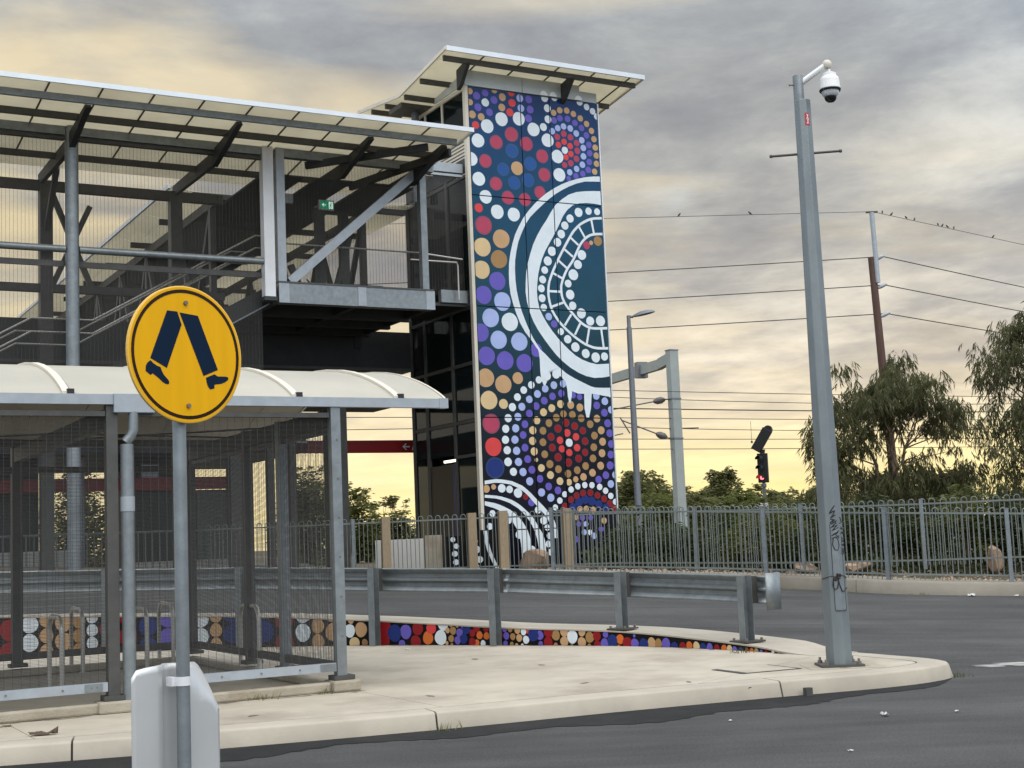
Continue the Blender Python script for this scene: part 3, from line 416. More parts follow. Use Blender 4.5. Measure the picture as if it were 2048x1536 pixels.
# faded paint mark right of the island nose
g = MB()
for k in range(26):
    u = random.uniform(0, 2.6); v = random.gauss(0, 0.09)
    cx, cy = 5.05 + u * 0.93, 15.50 + u * 0.22 + v; w, h = random.uniform(0.10, 0.34), random.uniform(0.03, 0.08)
    pts = []
    for q in range(9):
        t = 2 * math.pi * q / 9; rr = random.uniform(0.6, 1.1); x_, y_ = cx + w * rr * math.cos(t), cy + h * rr * math.sin(t); pts.append((x_, y_, road_z(x_, y_) + 0.004 + k * 0.00012))
    g.add(pts, [tuple(range(9))])
tag(g.build('road_marking', 'lineworn', fixn=False), kind='structure')

# ------------------------------------------------------------------ footpath island with kerb
WC = [Vector((p.x, p.y, 0)) for p in catmull([(x, y, 0) for x, y in WALLC[1:]], 12)]
WS = [0.0]
for a, b in zip(WC, WC[1:]): WS.append(WS[-1] + (b - a).length)
def wall_at(s):
    s = max(0, min(WS[-1], s))
    for k in range(len(WC) - 1):
        if WS[k] <= s <= WS[k + 1] + 1e-9:
            t = (s - WS[k]) / (WS[k + 1] - WS[k]); p = WC[k].lerp(WC[k + 1], t); d = (WC[k + 1] - WC[k]).normalized(); return p, d, Vector((d.y, -d.x, 0))   # normal faces the camera side
    return WC[-1], Vector((1, 0, 0)), Vector((0, -1, 0))
def wall_top(p): return max(0.152, -0.380 - 0.0388 * p.x + 0.03897 * p.y) + 0.048 * sstep(-0.5, 1.6, p.x) * (1 - sstep(2.75, 3.3, p.x))
PATHZ = 0.15
kt = catmull([(x, y, 0) for x, y in [(-14, 8.5), (-9, 10.15), (-4.16, 11.27), (-2.51, 11.73), (-.78, 12.33), (.93, 13.08), (2.44, 13.66), (3.45, 14.02), (4.05, 14.36), (4.40, 14.80), (4.36, 15.30), (4.10, 15.85), (3.85, 16.35), (3.60, 16.75)]], 10)
def off(P, d):
    out = []
    for i, p in enumerate(P):
        t = (P[min(i + 1, len(P) - 1)] - P[max(i - 1, 0)]).normalized(); out.append(p + Vector((t.y, -t.x, 0)) * d)
    return out
inner = off(kt, -0.30)
# footpath slabs: polygon cut along the control joints
poly = [(p.x, p.y) for p in off(kt, -0.320)] + [(p.x, p.y) for p in reversed(WC)]
bm = bmesh.new(); bf = bm.faces.new([bm.verts.new((x, y, PATHZ)) for x, y in poly])
bmesh.ops.triangulate(bm, faces=[bf])
def half(bmsrc, p, n, keep_positive, gap=0.004):
    b = bmsrc.copy(); n = Vector(n).normalized(); pp = Vector(p) + n * (gap if keep_positive else -gap)
    bmesh.ops.bisect_plane(b, geom=b.verts[:] + b.edges[:] + b.faces[:], plane_co=pp, plane_no=n, clear_inner=keep_positive, clear_outer=not keep_positive); return b
pieces = [bm]
for p, n in [((-5.9, 15, 0), (0.87, 0.49, 0)), ((-1.75, 14.48, 0), (0.87, 0.49, 0)), ((2.0, 14.2, 0), (0.83, -0.56, 0))]:
    nxt = []
    for b in pieces:
        for s in (True, False):
            h = half(b, p, n, s)
            if len(h.faces): nxt.append(h)
        b.free()
    pieces = nxt
fp = MB()
for i, p in enumerate(poly): fp.v.append((p[0], p[1], PATHZ - 0.03))
bm2 = bmesh.new(); bmesh.ops.triangulate(bm2, faces=[bm2.faces.new([bm2.verts.new((x, y, PATHZ - 0.03)) for x, y in poly])])
me = bpy.data.meshes.new('footpath'); bm2.to_mesh(me); bm2.free(); me.materials.append(M['joint'])
footpath = bpy.data.objects.new('footpath', me); COL.objects.link(footpath); tag(footpath, kind='structure')
for b in pieces:
    ex = bmesh.ops.extrude_face_region(b, geom=b.faces[:]); bmesh.ops.translate(b, verts=[v for v in ex['geom'] if isinstance(v, bmesh.types.BMVert)], vec=(0, 0, -0.025))
    bmesh.ops.recalc_face_normals(b, faces=b.faces)
    me = bpy.data.meshes.new('slab'); b.to_mesh(me); b.free(); me.materials.append(M['conc'])
    o = bpy.data.objects.new('slab', me); COL.objects.link(o); o.parent = footpath
# kerb: rounded concrete sections separated by open joints
kerb = bpy.data.objects.new('kerb', bpy.data.meshes.new('kerb')); COL.objects.link(kerb); tag(kerb, kind='structure')
outer_prof = [(-0.30, 0.0), (-0.03, 0.0), (-0.008, -0.003), (0.006, -0.010), (0.014, -0.022), (0.050, -0.15), (0.052, -0.20)]
KS = [0.0]
for a, b in zip(kt, kt[1:]): KS.append(KS[-1] + (b - a).length)
def kt_at(s):
    for k in range(len(kt) - 1):
        if KS[k] <= s <= KS[k + 1] + 1e-9:
            t = (s - KS[k]) / (KS[k + 1] - KS[k]); return kt[k].lerp(kt[k + 1], t), None
    return kt[-1], None
def s_near(x, y): return min(range(len(kt)), key=lambda i: (kt[i].x - x) ** 2 + (kt[i].y - y) ** 2)
cuts = [0.0] + [KS[s_near(*q)] for q in ((-8.6, 10.2), (-6.0, 10.85), (-3.55, 11.45), (-0.8, 12.33), (2.42, 13.65))] + [KS[-1]]
for c0, c1 in zip(cuts, cuts[1:]):
    mb = MB(); n = max(4, int((c1 - c0) / 0.15)); P = [kt_at(lerp(c0 + 0.009, c1 - 0.009, i / n))[0] for i in range(n + 1)]
    m_ = len(outer_prof)
    for i, p in enumerate(P):
        t = (P[min(i + 1, n)] - P[max(i - 1, 0)]).normalized(); nn_ = Vector((t.y, -t.x, 0)); chip = random.uniform(-0.003, 0.003)
        for j, (q, z) in enumerate(outer_prof): v = p + nn_ * (q + (chip if j >= 5 else 0)); mb.v.append((v.x, v.y, PATHZ + z))
    for i in range(n):
        for j in range(m_ - 1): mb.f.append((i * m_ + j, i * m_ + j + 1, (i + 1) * m_ + j + 1, (i + 1) * m_ + j)); mb.m.append(0)
    mb.f.append(tuple(range(m_))); mb.m.append(0); mb.f.append(tuple(n * m_ + j for j in range(m_))[::-1]); mb.m.append(0)
    mb.build('kerb_section', 'kerb', kerb, smooth=True)
# dark bedding under the joints
mb = MB(); P = kt
for i, p in enumerate(P):
    t = (P[min(i + 1, len(P) - 1)] - P[max(i - 1, 0)]).normalized(); nn_ = Vector((t.y, -t.x, 0))
    for q, z in ((-0.303, -0.03), (0.0, -0.03), (0.03, -0.2)): v = p + nn_ * q; mb.v.append((v.x, v.y, PATHZ + z))
for i in range(len(P) - 1):
    for j in range(2): mb.f.append((i * 3 + j, i * 3 + j + 1, i * 3 + 4 + j, i * 3 + 3 + j)); mb.m.append(0)
mb.build('kerb_bedding', 'joint', kerb)

# access cover let into the footpath near the nose
ac = root('access_cover', 'rectangular concrete access cover with steel edges in the footpath beside the camera pole', 'cover', (2.42, 14.85, PATHZ), R(24))
mb = MB(); mb.box(-0.36, 0.36, -0.30, 0.30, PATHZ + 0.002, PATHZ + 0.006, 0); mb.build('cover_frame', 'joint', ac)
mb = MB(); mb.box(-0.30, 0.30, -0.285, 0.285, PATHZ + 0.004, PATHZ + 0.010, 0); mb.build('cover_lid', 'conc', ac)

# darker bitumen strip where the road was patched along the kerb
mb = MB(); rt_ = random.Random(4); ns = 260; lanes = 7
for i in range(ns + 1):
    f = i / ns; s_ = f * (KS[s_near(4.40, 14.80)]); p = kt_at(s_)[0]; q = kt_at(min(s_ + .05, KS[-1]))[0]; t = (q - p).normalized() if (q - p).length > 1e-6 else Vector((1, 0, 0)); nn_ = Vector((t.y, -t.x, 0))
    w = (0.62 + 0.16 * math.sin(s_ * 1.3) + 0.10 * math.sin(s_ * 3.7 + 1) + rt_.uniform(-.035, .035)) * sstep(0, 2.0, KS[s_near(4.40, 14.80)] - s_ + .1)
    for k in range(lanes + 1): v = p + nn_ * (0.03 + w * k / lanes); mb.v.append((v.x, v.y, road_z(v.x, v.y) + 0.004))
for i in range(ns):
    for k in range(lanes): a = i * (lanes + 1) + k; mb.f.append((a, a + 1, a + lanes + 2, a + lanes + 1)); mb.m.append(0)
tag(mb.build('road_edge', 'tar', smooth=True, fixn=False), kind='structure')

# dirt along the shelter plinth, doubling as painted contact shade at wall foot and bases
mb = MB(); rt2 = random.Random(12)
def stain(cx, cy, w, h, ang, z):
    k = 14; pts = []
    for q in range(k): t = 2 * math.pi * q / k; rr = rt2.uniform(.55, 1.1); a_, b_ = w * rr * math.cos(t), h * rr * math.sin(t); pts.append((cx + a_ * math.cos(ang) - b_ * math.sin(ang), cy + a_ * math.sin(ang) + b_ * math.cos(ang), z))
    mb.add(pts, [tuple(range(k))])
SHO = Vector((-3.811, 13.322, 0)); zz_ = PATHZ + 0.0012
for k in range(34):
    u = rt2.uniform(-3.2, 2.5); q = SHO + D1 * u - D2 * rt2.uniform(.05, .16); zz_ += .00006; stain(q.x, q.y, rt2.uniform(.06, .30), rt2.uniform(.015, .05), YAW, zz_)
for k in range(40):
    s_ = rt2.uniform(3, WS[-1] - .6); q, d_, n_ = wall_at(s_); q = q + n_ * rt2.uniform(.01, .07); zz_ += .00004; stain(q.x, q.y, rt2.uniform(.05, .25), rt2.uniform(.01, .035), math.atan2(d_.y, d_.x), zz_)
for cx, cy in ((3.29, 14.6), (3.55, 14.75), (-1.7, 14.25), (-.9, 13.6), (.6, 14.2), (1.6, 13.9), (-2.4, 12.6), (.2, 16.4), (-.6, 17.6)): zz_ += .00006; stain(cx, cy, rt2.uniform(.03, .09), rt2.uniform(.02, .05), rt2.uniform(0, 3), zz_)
tag(mb.build('dirt_stain', 'stain', fixn=False), kind='structure')  # plinth dirt together with painted contact shade

# ------------------------------------------------------------------ painted retaining wall
wall = MB(); nseg = 110; rows = []
for i in range(nseg + 1):
    p, d, n = wall_at(WS[-1] * i / nseg); zt = wall_top(p); b = p - n * 0.8
    taper = sstep(0, 1.2, WS[-1] * (1 - i / nseg)); b = p - n * (0.56 + 0.24 * taper)
    lip = min(0.018, max(0.001, zt - PATHZ - 0.002))
    rows.append([(p.x, p.y, 0.0), (p.x, p.y, zt - lip), (p.x + n.x * .012, p.y + n.y * .012, zt - lip), (p.x + n.x * .012, p.y + n.y * .012, zt), (b.x, b.y, zt + 0.004), (b.x, b.y, zt - 0.4)])
for r_ in rows: wall.v += r_
for i in range(nseg):
    for j in range(5): wall.f.append((i * 6 + j, (i + 1) * 6 + j, (i + 1) * 6 + j + 1, i * 6 + j + 1)); wall.m.append(0 if j > 0 else 1)
wall.f.append((nseg * 6, nseg * 6 + 1, nseg * 6 + 2, nseg * 6 + 3, nseg * 6 + 4, nseg * 6 + 5)); wall.m.append(0)
M['wallblack'] = mat('mural_black', (0.005, 0.0045, 0.006), 0.5, 0, 0.2, 3, spec=0.15)
PAINT = {'w': (0.66, 0.72, 0.765), 't': (0.50, 0.31, 0.16), 'y': (0.62, 0.46, 0.25), 'n': (0.33, 0.19, 0.075), 'p': (0.125, 0.095, 0.43), 'l': (0.36, 0.43, 0.72),
         'r': (0.62, 0.055, 0.055), 'c': (0.40, 0.05, 0.10), 'd': (0.24, 0.008, 0.012), 'b': (0.012, 0.028, 0.16), 'o': (0.58, 0.14, 0.025), 'B': (0.012, 0.075, 0.26)}
for k, c in PAINT.items(): M['paint_' + k] = mat('mural_paint_' + {'w': 'white', 't': 'tan', 'y': 'sand', 'n': 'brown', 'p': 'purple', 'l': 'pale_blue', 'r': 'red', 'c': 'crimson', 'd': 'dark_red', 'b': 'blue', 'o': 'orange', 'B': 'mid_blue'}[k], c, 0.42, 0, 0.07, 2.5, spec=0.25)
PK = list(PAINT); PM = ['paint_' + k for k in PK]
rw = wall.build('retaining_wall', ['kerb', 'wallblack'])
tag(rw, 'low curved retaining wall painted with rows of coloured dots below the guard rail', 'wall')
dots = MB()
for q in WALLDOTS.split(';'):
    s, z, r, c = q.split(','); s, z, r = float(s), float(z), float(r)
    if r > 0.16: r = 0.16
    pl = []
    for k in range(20):
        a = 2 * math.pi * k / 20; jit = 1 + 0.03 * math.sin(3 * a + s * 7); ss = s + r * math.cos(a) * 0.95 * jit; zz = z + r * math.sin(a) * 1.04 * jit
        p, d, n = wall_at(ss); top = wall_top(p) - min(0.018, max(0.001, wall_top(p) - PATHZ - 0.002)) - 0.002
        zz = max(PATHZ + 0.002, min(top, zz)); v = p + n * (0.004 + 0.0006 * (PK.index(c) % 5)); pl.append((v.x, v.y, zz))
    if max(p[2] for p in pl) - min(p[2] for p in pl) > 0.006: dots.add(pl, [tuple(range(20))], PK.index(c))
dots.build('dot_painting', PM, rw, fixn=False)

# ------------------------------------------------------------------ guard rail
gr = root('guard_rail', 'galvanised W beam guard rail on steel posts above the painted dot wall', 'guard rail', (WC[40].x, WC[40].y, PATHZ)); gr.location = (0, 0, PATHZ)
def c_post(p, d, n, zb, zt, plate):
    """C-section post: flange towards the path, web away"""
    mb = MB(); x, y = d, -n
    def W(a, b, z): v = p + d * a - n * b; return (v.x, v.y, z)
    def bx(a0, a1, b0, b1, z0, z1): mb.add([W(a0, b0, z0), W(a1, b0, z0), W(a1, b1, z0), W(a0, b1, z0), W(a0, b0, z1), W(a1, b0, z1), W(a1, b1, z1), W(a0, b1, z1)], [(0, 3, 2, 1), (4, 5, 6, 7), (0, 1, 5, 4), (1, 2, 6, 5), (2, 3, 7, 6), (3, 0, 4, 7)])
    bx(-0.05, 0.05, -0.082, -0.072, zb, zt); bx(-0.050, -0.040, -0.072, 0.068, zb, zt); bx(-0.05, 0.05, 0.068, 0.078, zb, zt)
    po = mb.build('post', 'galv', gr)
    mb2 = MB(); mb = mb2
    def bx2(m_, a0, a1, b0, b1, z0, z1): m_.add([W(a0, b0, z0), W(a1, b0, z0), W(a1, b1, z0), W(a0, b1, z0), W(a0, b0, z1), W(a1, b0, z1), W(a1, b1, z1), W(a0, b1, z1)], [(0, 3, 2, 1), (4, 5, 6, 7), (0, 1, 5, 4), (1, 2, 6, 5), (2, 3, 7, 6), (3, 0, 4, 7)])
    bx2(mb2, -0.045, 0.055, 0.082, 0.16, zt - 0.34, zt - 0.01); mb2.build('spacer_block', 'galv_dark', gr)
    if plate:
        mb3 = MB(); bx2(mb3, -0.15, 0.15, -0.16, 0.16, zb - 0.002, zb + 0.018)
        mb3.build('base_plate', 'galv_dark', gr)
        mb4 = MB()
        for a in (-0.11, 0.11):
            for b in (-0.12, 0.13): c = W(a, b, zb + 0.018); mb4.tube([c, (c[0], c[1], c[2] + 0.03)], 0.018, 6)
        mb4.build_each('anchor_bolt', 'bolt', gr)
def s_at_x(xq): 
    return min((abs(wall_at(WS[-1] * i / 400)[0].x - xq), WS[-1] * i / 400) for i in range(401))[1]
railtops = [(-14, 1.55), (-8, 1.45), (-4.2, 1.36), (-2.05, 1.27), (-.2, 1.21), (1.47, 1.10), (2.87, 1.03), (4, 1.0)]
def rail_z(x): return polyy(railtops, x)
for xq, low in ((-10.5, 1), (-8.4, 1), (-6.3, 1), (-4.2, 1), (-2.12, 1), (-.33, 1), (1.24, 0), (2.60, 0)):
    s = s_at_x(xq); p, d, n = wall_at(s)
    if low: c_post(p + n * 0.09, d, n, PATHZ + 0.002, rail_z(p.x), False)
    else: c_post(p - n * 0.17, d, n, wall_top(p - n * 0.17) + 0.008, rail_z(p.x), True)
def beam_strip(name, s0, s1, nn_, endz=0, flare=None):
    prof = [(0.0, -0.005), (0.0, 0.012), (-0.02, 0.03), (-0.075, 0.075), (-0.08, 0.10), (-0.075, 0.125), (-0.022, 0.158), (-0.022, 0.172), (-0.075, 0.205), (-0.08, 0.23), (-0.075, 0.255), (-0.02, 0.295), (0.0, 0.315), (0.0, 0.332)]
    mb = MB(); k = len(prof)
    for i in range(nn_ + 1):
        s = lerp(s0, s1, i / nn_); p, d, n = wall_at(s); lowshift = 0.09 * (1 - sstep(-0.2, 1.4, p.x)) - 0.17 * sstep(-0.2, 1.4, p.x)
        zt = rail_z(p.x) - 0.012; b = p + n * (lowshift - 0.165)
        for q, z in prof: v = b + n * q; mb.v.append((v.x, v.y, zt - z))
    for i in range(nn_):
        for j in range(k - 1): mb.f.append((i * k + j, (i + 1) * k + j, (i + 1) * k + j + 1, i * k + j + 1)); mb.m.append(0)
    o = mb.build(name, 'galv', gr, smooth=True); md = o.modifiers.new('thickness', 'SOLIDIFY'); md.thickness = 0.004; return o
cutx = [-12, -8.4, -4.2, -.33, 2.66]
for a, b in zip(cutx, cutx[1:]): beam_strip('beam', s_at_x(a) - 0.12, s_at_x(b) + 0.12, 24)
# bull-nose terminal: curved sheet wrapped round the rail end
s = s_at_x(2.66); p, d, n = wall_at(s); c0 = p - n * 0.33; zt = rail_z(p.x) + 0.03; mb = MB(); kk = 14
fr = Vector((0.90, -0.43, 0)); sd = Vector((0.43, 0.90, 0))
for i in range(kk + 1):
    a = R(-78 + 156 * i / kk); v = c0 + fr * (0.10 + 0.15 * math.cos(a)) + sd * (-0.21 * math.sin(a))
    mb.v += [(v.x, v.y, zt - 0.445), (v.x, v.y, zt)]
for i in range(kk): mb.f.append((2 * i, 2 * i + 2, 2 * i + 3, 2 * i + 1)); mb.m.append(0)
o = mb.build('end_terminal', 'galv', gr, smooth=True); md = o.modifiers.new('thickness', 'SOLIDIFY'); md.thickness = 0.005

# ------------------------------------------------------------------ kerb below the fence
bk = bpy.data.objects.new('fence_kerb', bpy.data.meshes.new('fence_kerb')); COL.objects.link(bk); tag(bk, kind='structure')
kp = [(x, y) for x, y in KLs if -20 <= x <= 30]
seg = []; acc = 0; cur = [kp[0]]
for a, b in zip(kp, kp[1:]):
    n = max(1, int(math.hypot(b[0] - a[0], b[1] - a[1]) / 0.3))
    for i in range(1, n + 1): cur.append((lerp(a[0], b[0], i / n), lerp(a[1], b[1], i / n)))
st = 10
for i in range(0, len(cur) - 1, st):
    P = cur[i:i + st + 1]
    if len(P) < 2: continue
    mb = MB(); prof = [(0, -0.10), (0.015, 0.02), (0.035, 0.21), (0.06, 0.245), (0.32, 0.25), (0.9, 0.262), (0.9, 0.0)]; jz = random.uniform(-0.008, 0.008)
    for q, (x, y) in enumerate(P):
        a = P[max(q - 1, 0)]; b = P[min(q + 1, len(P) - 1)]; t = Vector((b[0] - a[0], b[1] - a[1], 0)).normalized(); n = Vector((-t.y, t.x, 0)); e = 0.008 * (1 if q == 0 else (-1 if q == len(P) - 1 else 0))
        for w, z in prof: v = Vector((x, y, 0)) + n * (w + random.uniform(-.004, .004)) + t * e; mb.v.append((v.x, v.y, back(x, kline(x)) + z + jz))
    k = len(prof)
    for q in range(len(P) - 1):
        for j in range(k - 1): mb.f.append((q * k + j, (q + 1) * k + j, (q + 1) * k + j + 1, q * k + j + 1)); mb.m.append(0)
    mb.f.append(tuple(range(k))); mb.m.append(0); mb.f.append(tuple((len(P) - 1) * k + j for j in range(k))[::-1]); mb.m.append(0)
    mb.build('kerb_section', 'oldkerb', bk, smooth=True)

# ------------------------------------------------------------------ loop-top fences
def make_fence(label, P, zb, H, posts, pitch=0.205):
    """P plan polyline, zb(x,y) height of the fence foot, one picket_loop = two pickets joined by a hoop"""
    f = root('loop_top_fence', label, 'fence', (P[0][0], P[0][1], 0), 0, 'loop top fences along the railway'); f.location = (0, 0, 0)
    V = [Vector((x, y, 0)) for x, y in P]; S = [0.0]
    for a, b in zip(V, V[1:]): S.append(S[-1] + (b - a).length)
    def at(s):
        for k in range(len(V) - 1):
            if S[k] <= s <= S[k + 1] + 1e-9: return V[k].lerp(V[k + 1], (s - S[k]) / (S[k + 1] - S[k])), (V[k + 1] - V[k]).normalized()
        return V[-1], (V[-1] - V[-2]).normalized()
    # one loop mesh, shared
    mb = MB(); w = 0.055; pts = [(-w, 0, 0.0), (-w, 0, H - w)] + [(-w * math.cos(math.pi * k / 8), 0, H - w + w * math.sin(math.pi * k / 8)) for k in range(1, 8)] + [(w, 0, H - w), (w, 0, 0.0)]
    mb.tube(pts, 0.0105, 6); proto = None; n = int(S[-1] / pitch)
    for i in range(n + 1):
        p, d = at((i + 0.5) * pitch)
        if proto is None: o = proto = mb.build('picket_loop', 'fence', f, smooth=True)
        else: o = proto.copy(); COL.objects.link(o)
        o.location = (p.x, p.y, zb(p.x, p.y)); o.rotation_euler = (random.uniform(-.008, .008), random.uniform(-.012, .012), math.atan2(d.y, d.x))
    for zz in (0.10, H - 0.105):
        for a in range(len(V) - 1):
            mb = MB(); A, B = V[a], V[a + 1]
            mb.bar((A.x, A.y, zb(A.x, A.y) + zz), (B.x, B.y, zb(B.x, B.y) + zz), 0.03, 0.035); mb.build('rail', 'fence', f)
    for s in posts:
        p, d = at(s); z = zb(p.x, p.y); mb = MB(); q = p - Vector((-d.y, d.x, 0)) * 0.0
        mb.bar((q.x, q.y, z - 0.08), (q.x, q.y, z + H - 0.02), 0.075, 0.075, up=(d.y, -d.x, 0)); mb.bar((q.x, q.y, z + H - 0.02), (q.x, q.y, z + H), 0.085, 0.085, up=(d.y, -d.x, 0)); mb.build('post', 'galv', f)
    return f
front = [(0.72, 30.75), (1.9, 30.15), (3.5, 29.45), (5.3, 28.55), (6.3, 27.75), (7.2, 27.0), (9.4, 26.55), (12.5, 26.45), (16.0, 26.4)]
make_fence('loop top steel fence nearest the road standing on the long concrete kerb', front, lambda x, y: kerbtop(x) + 0.02, 1.37, [0.02, 4.75, 7.35, 9.6, 12.4, 15.0])
rear = [(-7.5, 33.6), (-4.0, 33.4), (-0.8, 33.05), (2.3, 32.3), (5.7, 29.9), (8.2, 28.6), (10.6, 27.9), (16, 27.6)]
make_fence('second loop top steel fence standing behind the roadside one and passing the mural tower', rear, lambda x, y: lerp(0.90, 0.74, sstep(0, 8, x)), 1.34, [3.6, 7.2, 8.85, 11.9, 14.4, 16.9, 19.1, 21.4])
for px_, py_, l in ((-3.12, 33.2, 'weathered timber post against the loop top fence above the leftmost guard rail joint'), (-1.08, 32.95, 'weathered timber post against the fence in front of the small painted side wall'), (-0.34, 31.9, 'weathered timber post against the fence before the striped foot of the mural'), (1.12, 32.2, 'weathered timber post against the fence just right of the sandstone boulder')):
    z = 0.80; t = root('timber_post', l, 'post', (px_, py_, z), R(12), 'timber posts along the fence'); mb = MB(); mb.box(-0.10, 0.10, -0.10, 0.10, z, z + 1.46); mb.build('shaft', 'timber', t, bevel=0.008)
    mb = MB(); mb.box(-0.115, 0.115, -0.115, 0.115, z - 0.05, z + 0.06); mb.build('base_shoe', 'galv_dark', t)
# ------------------------------------------------------------------ lift tower with the painted mural
TZ = 0.9
tw = root('lift_tower', 'tall lift tower with a mural of coloured dots and white rings and a winged roof', 'tower', (-0.796, 34.0, TZ), YAW)
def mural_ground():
    m = mat('mural_background_sheen', (0.02, 0.03, 0.05), 0.22, 0, 0.0, 2, spec=0.22); t = m.node_tree; b = t.nodes['Principled BSDF']
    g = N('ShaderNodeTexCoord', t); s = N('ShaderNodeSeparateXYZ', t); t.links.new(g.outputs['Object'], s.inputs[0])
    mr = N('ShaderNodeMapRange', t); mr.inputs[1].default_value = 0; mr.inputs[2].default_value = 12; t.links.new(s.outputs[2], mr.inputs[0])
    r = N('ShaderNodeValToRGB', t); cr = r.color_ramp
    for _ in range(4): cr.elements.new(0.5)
    for e, (p, c) in zip(cr.elements, [(0.0, (.004, .004, .010)), (0.22, (.004, .005, .012)), (0.36, (.006, .020, .030)), (0.50, (.011, .054, .080)), (0.75, (.009, .060, .120)), (1.0, (.008, .036, .130))]): e.position = p; e.color = (*c, 1)  # sky and ground reflection painted into the base colour by height
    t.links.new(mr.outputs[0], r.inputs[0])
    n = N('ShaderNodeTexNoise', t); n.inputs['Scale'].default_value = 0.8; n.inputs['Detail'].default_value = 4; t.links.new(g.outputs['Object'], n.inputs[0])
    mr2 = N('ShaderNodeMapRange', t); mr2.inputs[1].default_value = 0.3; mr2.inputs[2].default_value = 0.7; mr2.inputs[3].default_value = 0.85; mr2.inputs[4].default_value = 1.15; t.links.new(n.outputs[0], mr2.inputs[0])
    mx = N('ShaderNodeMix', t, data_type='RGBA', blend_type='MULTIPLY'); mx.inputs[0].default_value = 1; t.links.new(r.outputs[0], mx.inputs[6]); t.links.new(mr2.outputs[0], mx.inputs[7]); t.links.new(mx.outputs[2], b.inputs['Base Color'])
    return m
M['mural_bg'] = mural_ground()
def clip(poly, x0, x1, z0, z1):
    for ax, v, sg in ((0, x0, 1), (0, x1, -1), (1, z0, 1), (1, z1, -1)):
        out = []
        for i in range(len(poly)):
            a, b = poly[i - 1], poly[i]; da, db = sg * (a[ax] - v), sg * (b[ax] - v)
            if (da >= 0) != (db >= 0): t = da / (da - db); out.append((lerp(a[0], b[0], t), lerp(a[1], b[1], t)))
            if db >= 0: out.append(b)
        poly = out
        if len(poly) < 3: return []
    return poly
MIXC = {}
def softmat(k):
    if k not in MIXC:
        c = PAINT[k]; M['soft_' + k] = mat('mural_overspray_' + str(M['paint_' + k].name.split('_')[-1]), tuple(0.5 * a + 0.5 * b for a, b in zip(c, (0.012, 0.04, 0.065))), 0.3, 0, 0.05, 2); MIXC[k] = 1
    return 'soft_' + k
for k in 'cbdB': softmat(k)
PM2 = PM + ['soft_c', 'soft_b', 'soft_d', 'soft_B']
shapes = []     # (polygon, material index, lift)
dl = [q.split(',') for q in DOTS.split(';')]
def circ(u, z, r, sq=1.0, ph=0.0, n=26):
    return [(u + r * sq * math.cos(2 * math.pi * k / n) * (1 + .018 * math.sin(2 * (2 * math.pi * k / n) + ph)), z + r * math.sin(2 * math.pi * k / n) * (1 + .018 * math.cos(3 * (2 * math.pi * k / n) + ph))) for k in range(n)]
for i, (u, z, r, c) in enumerate(dl[:-3]):
    u, z, r = float(u), float(z), float(r); lift = 0.0015 + (i % 4) * 0.0004
    if c in 'cbdB' and r > 0.12 or c == 'd':
        shapes.append((circ(u, z, r * 1.05, 1, i), PM2.index('soft_' + c), lift)); shapes.append((circ(u, z, r * 0.90, 1, i), PK.index(c), lift + 0.0002))
    else: shapes.append((circ(u, z, r, 1, i), PK.index(c), lift))
for bi, b in enumerate(BANDS.split('|')):
    A_, B_ = [[tuple(map(float, q.split(','))) for q in h.split()] for h in b.split('/')]
    for i in range(len(A_) - 1): shapes.append(([A_[i], A_[i + 1], B_[i + 1], B_[i]], 0, 0.0036 + bi * 0.00012))
for i, (u, z, r, c) in enumerate(dl[-3:]): shapes.append((circ(float(u), float(z), float(r)), 0, 0.0072 + i * 0.0003))
UE = [0.0, 1.497, 2.361, 3.82]; ZE = [0.72, 1.84, 4.595, 7.35, 10.145, 12.92]
for i in range(3):
    for j in range(5):
        x0, x1, z0, z1 = UE[i] + 0.012, UE[i + 1] - 0.012, ZE[j] + 0.012, ZE[j + 1] - 0.012
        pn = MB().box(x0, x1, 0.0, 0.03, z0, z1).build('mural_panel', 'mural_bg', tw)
        mb = MB()
        for poly, mi, lift in shapes:
            q = clip(poly, x0 + .001, x1 - .001, z0 + .001, z1 - .001)
            if q: mb.add([(a, -lift, b) for a, b in q], [tuple(range(len(q)))], mi)
        mb.build('painted_pattern', PM2, pn, fixn=False)
mb = MB(); mb.box(0.0, 3.82, 0.045, 0.10, 0.7, 12.9); mb.build('panel_backing', 'black', tw)
# body walls (right, back), corner trims, pale head band
TD = 3.75
mb = MB(); mb.box(3.74, 3.82, 0.10, TD, 0.7, 12.9); mb.box(0.05, 3.74, TD - 0.08, TD, 0.7, 10.7); mb.build_each('side_wall', 'stationdark', tw)
MB().box(-0.10, -0.012, -0.012, 0.12, 0.72, 12.98).build('corner_trim', 'cream_trim', tw)
MB().box(3.835, 3.87, -0.01, 0.10, 0.72, 12.92).build('corner_trim', 'fascia', tw)
for a, b in ((-0.10, 1.55), (1.562, 3.28)): MB().box(a, b, -0.035, 0.09, 12.935, 13.33).build('head_panel', 'cladgrey', tw)
MB().box(3.29, 3.84, 0.02, 0.09, 12.935, 13.20).build('head_panel', 'cladgrey', tw)
# white scallops where dots run up over the head panel
mb = MB()
for u in (2.19, 2.47, 3.24): mb.prism([(u + .11 * math.cos(a * math.pi / 8), 12.94 + .12 * math.sin(a * math.pi / 8)) for a in range(9)], 1, -0.042, -0.037)
mb.build_each('painted_edge', 'white', tw, fixn=False)
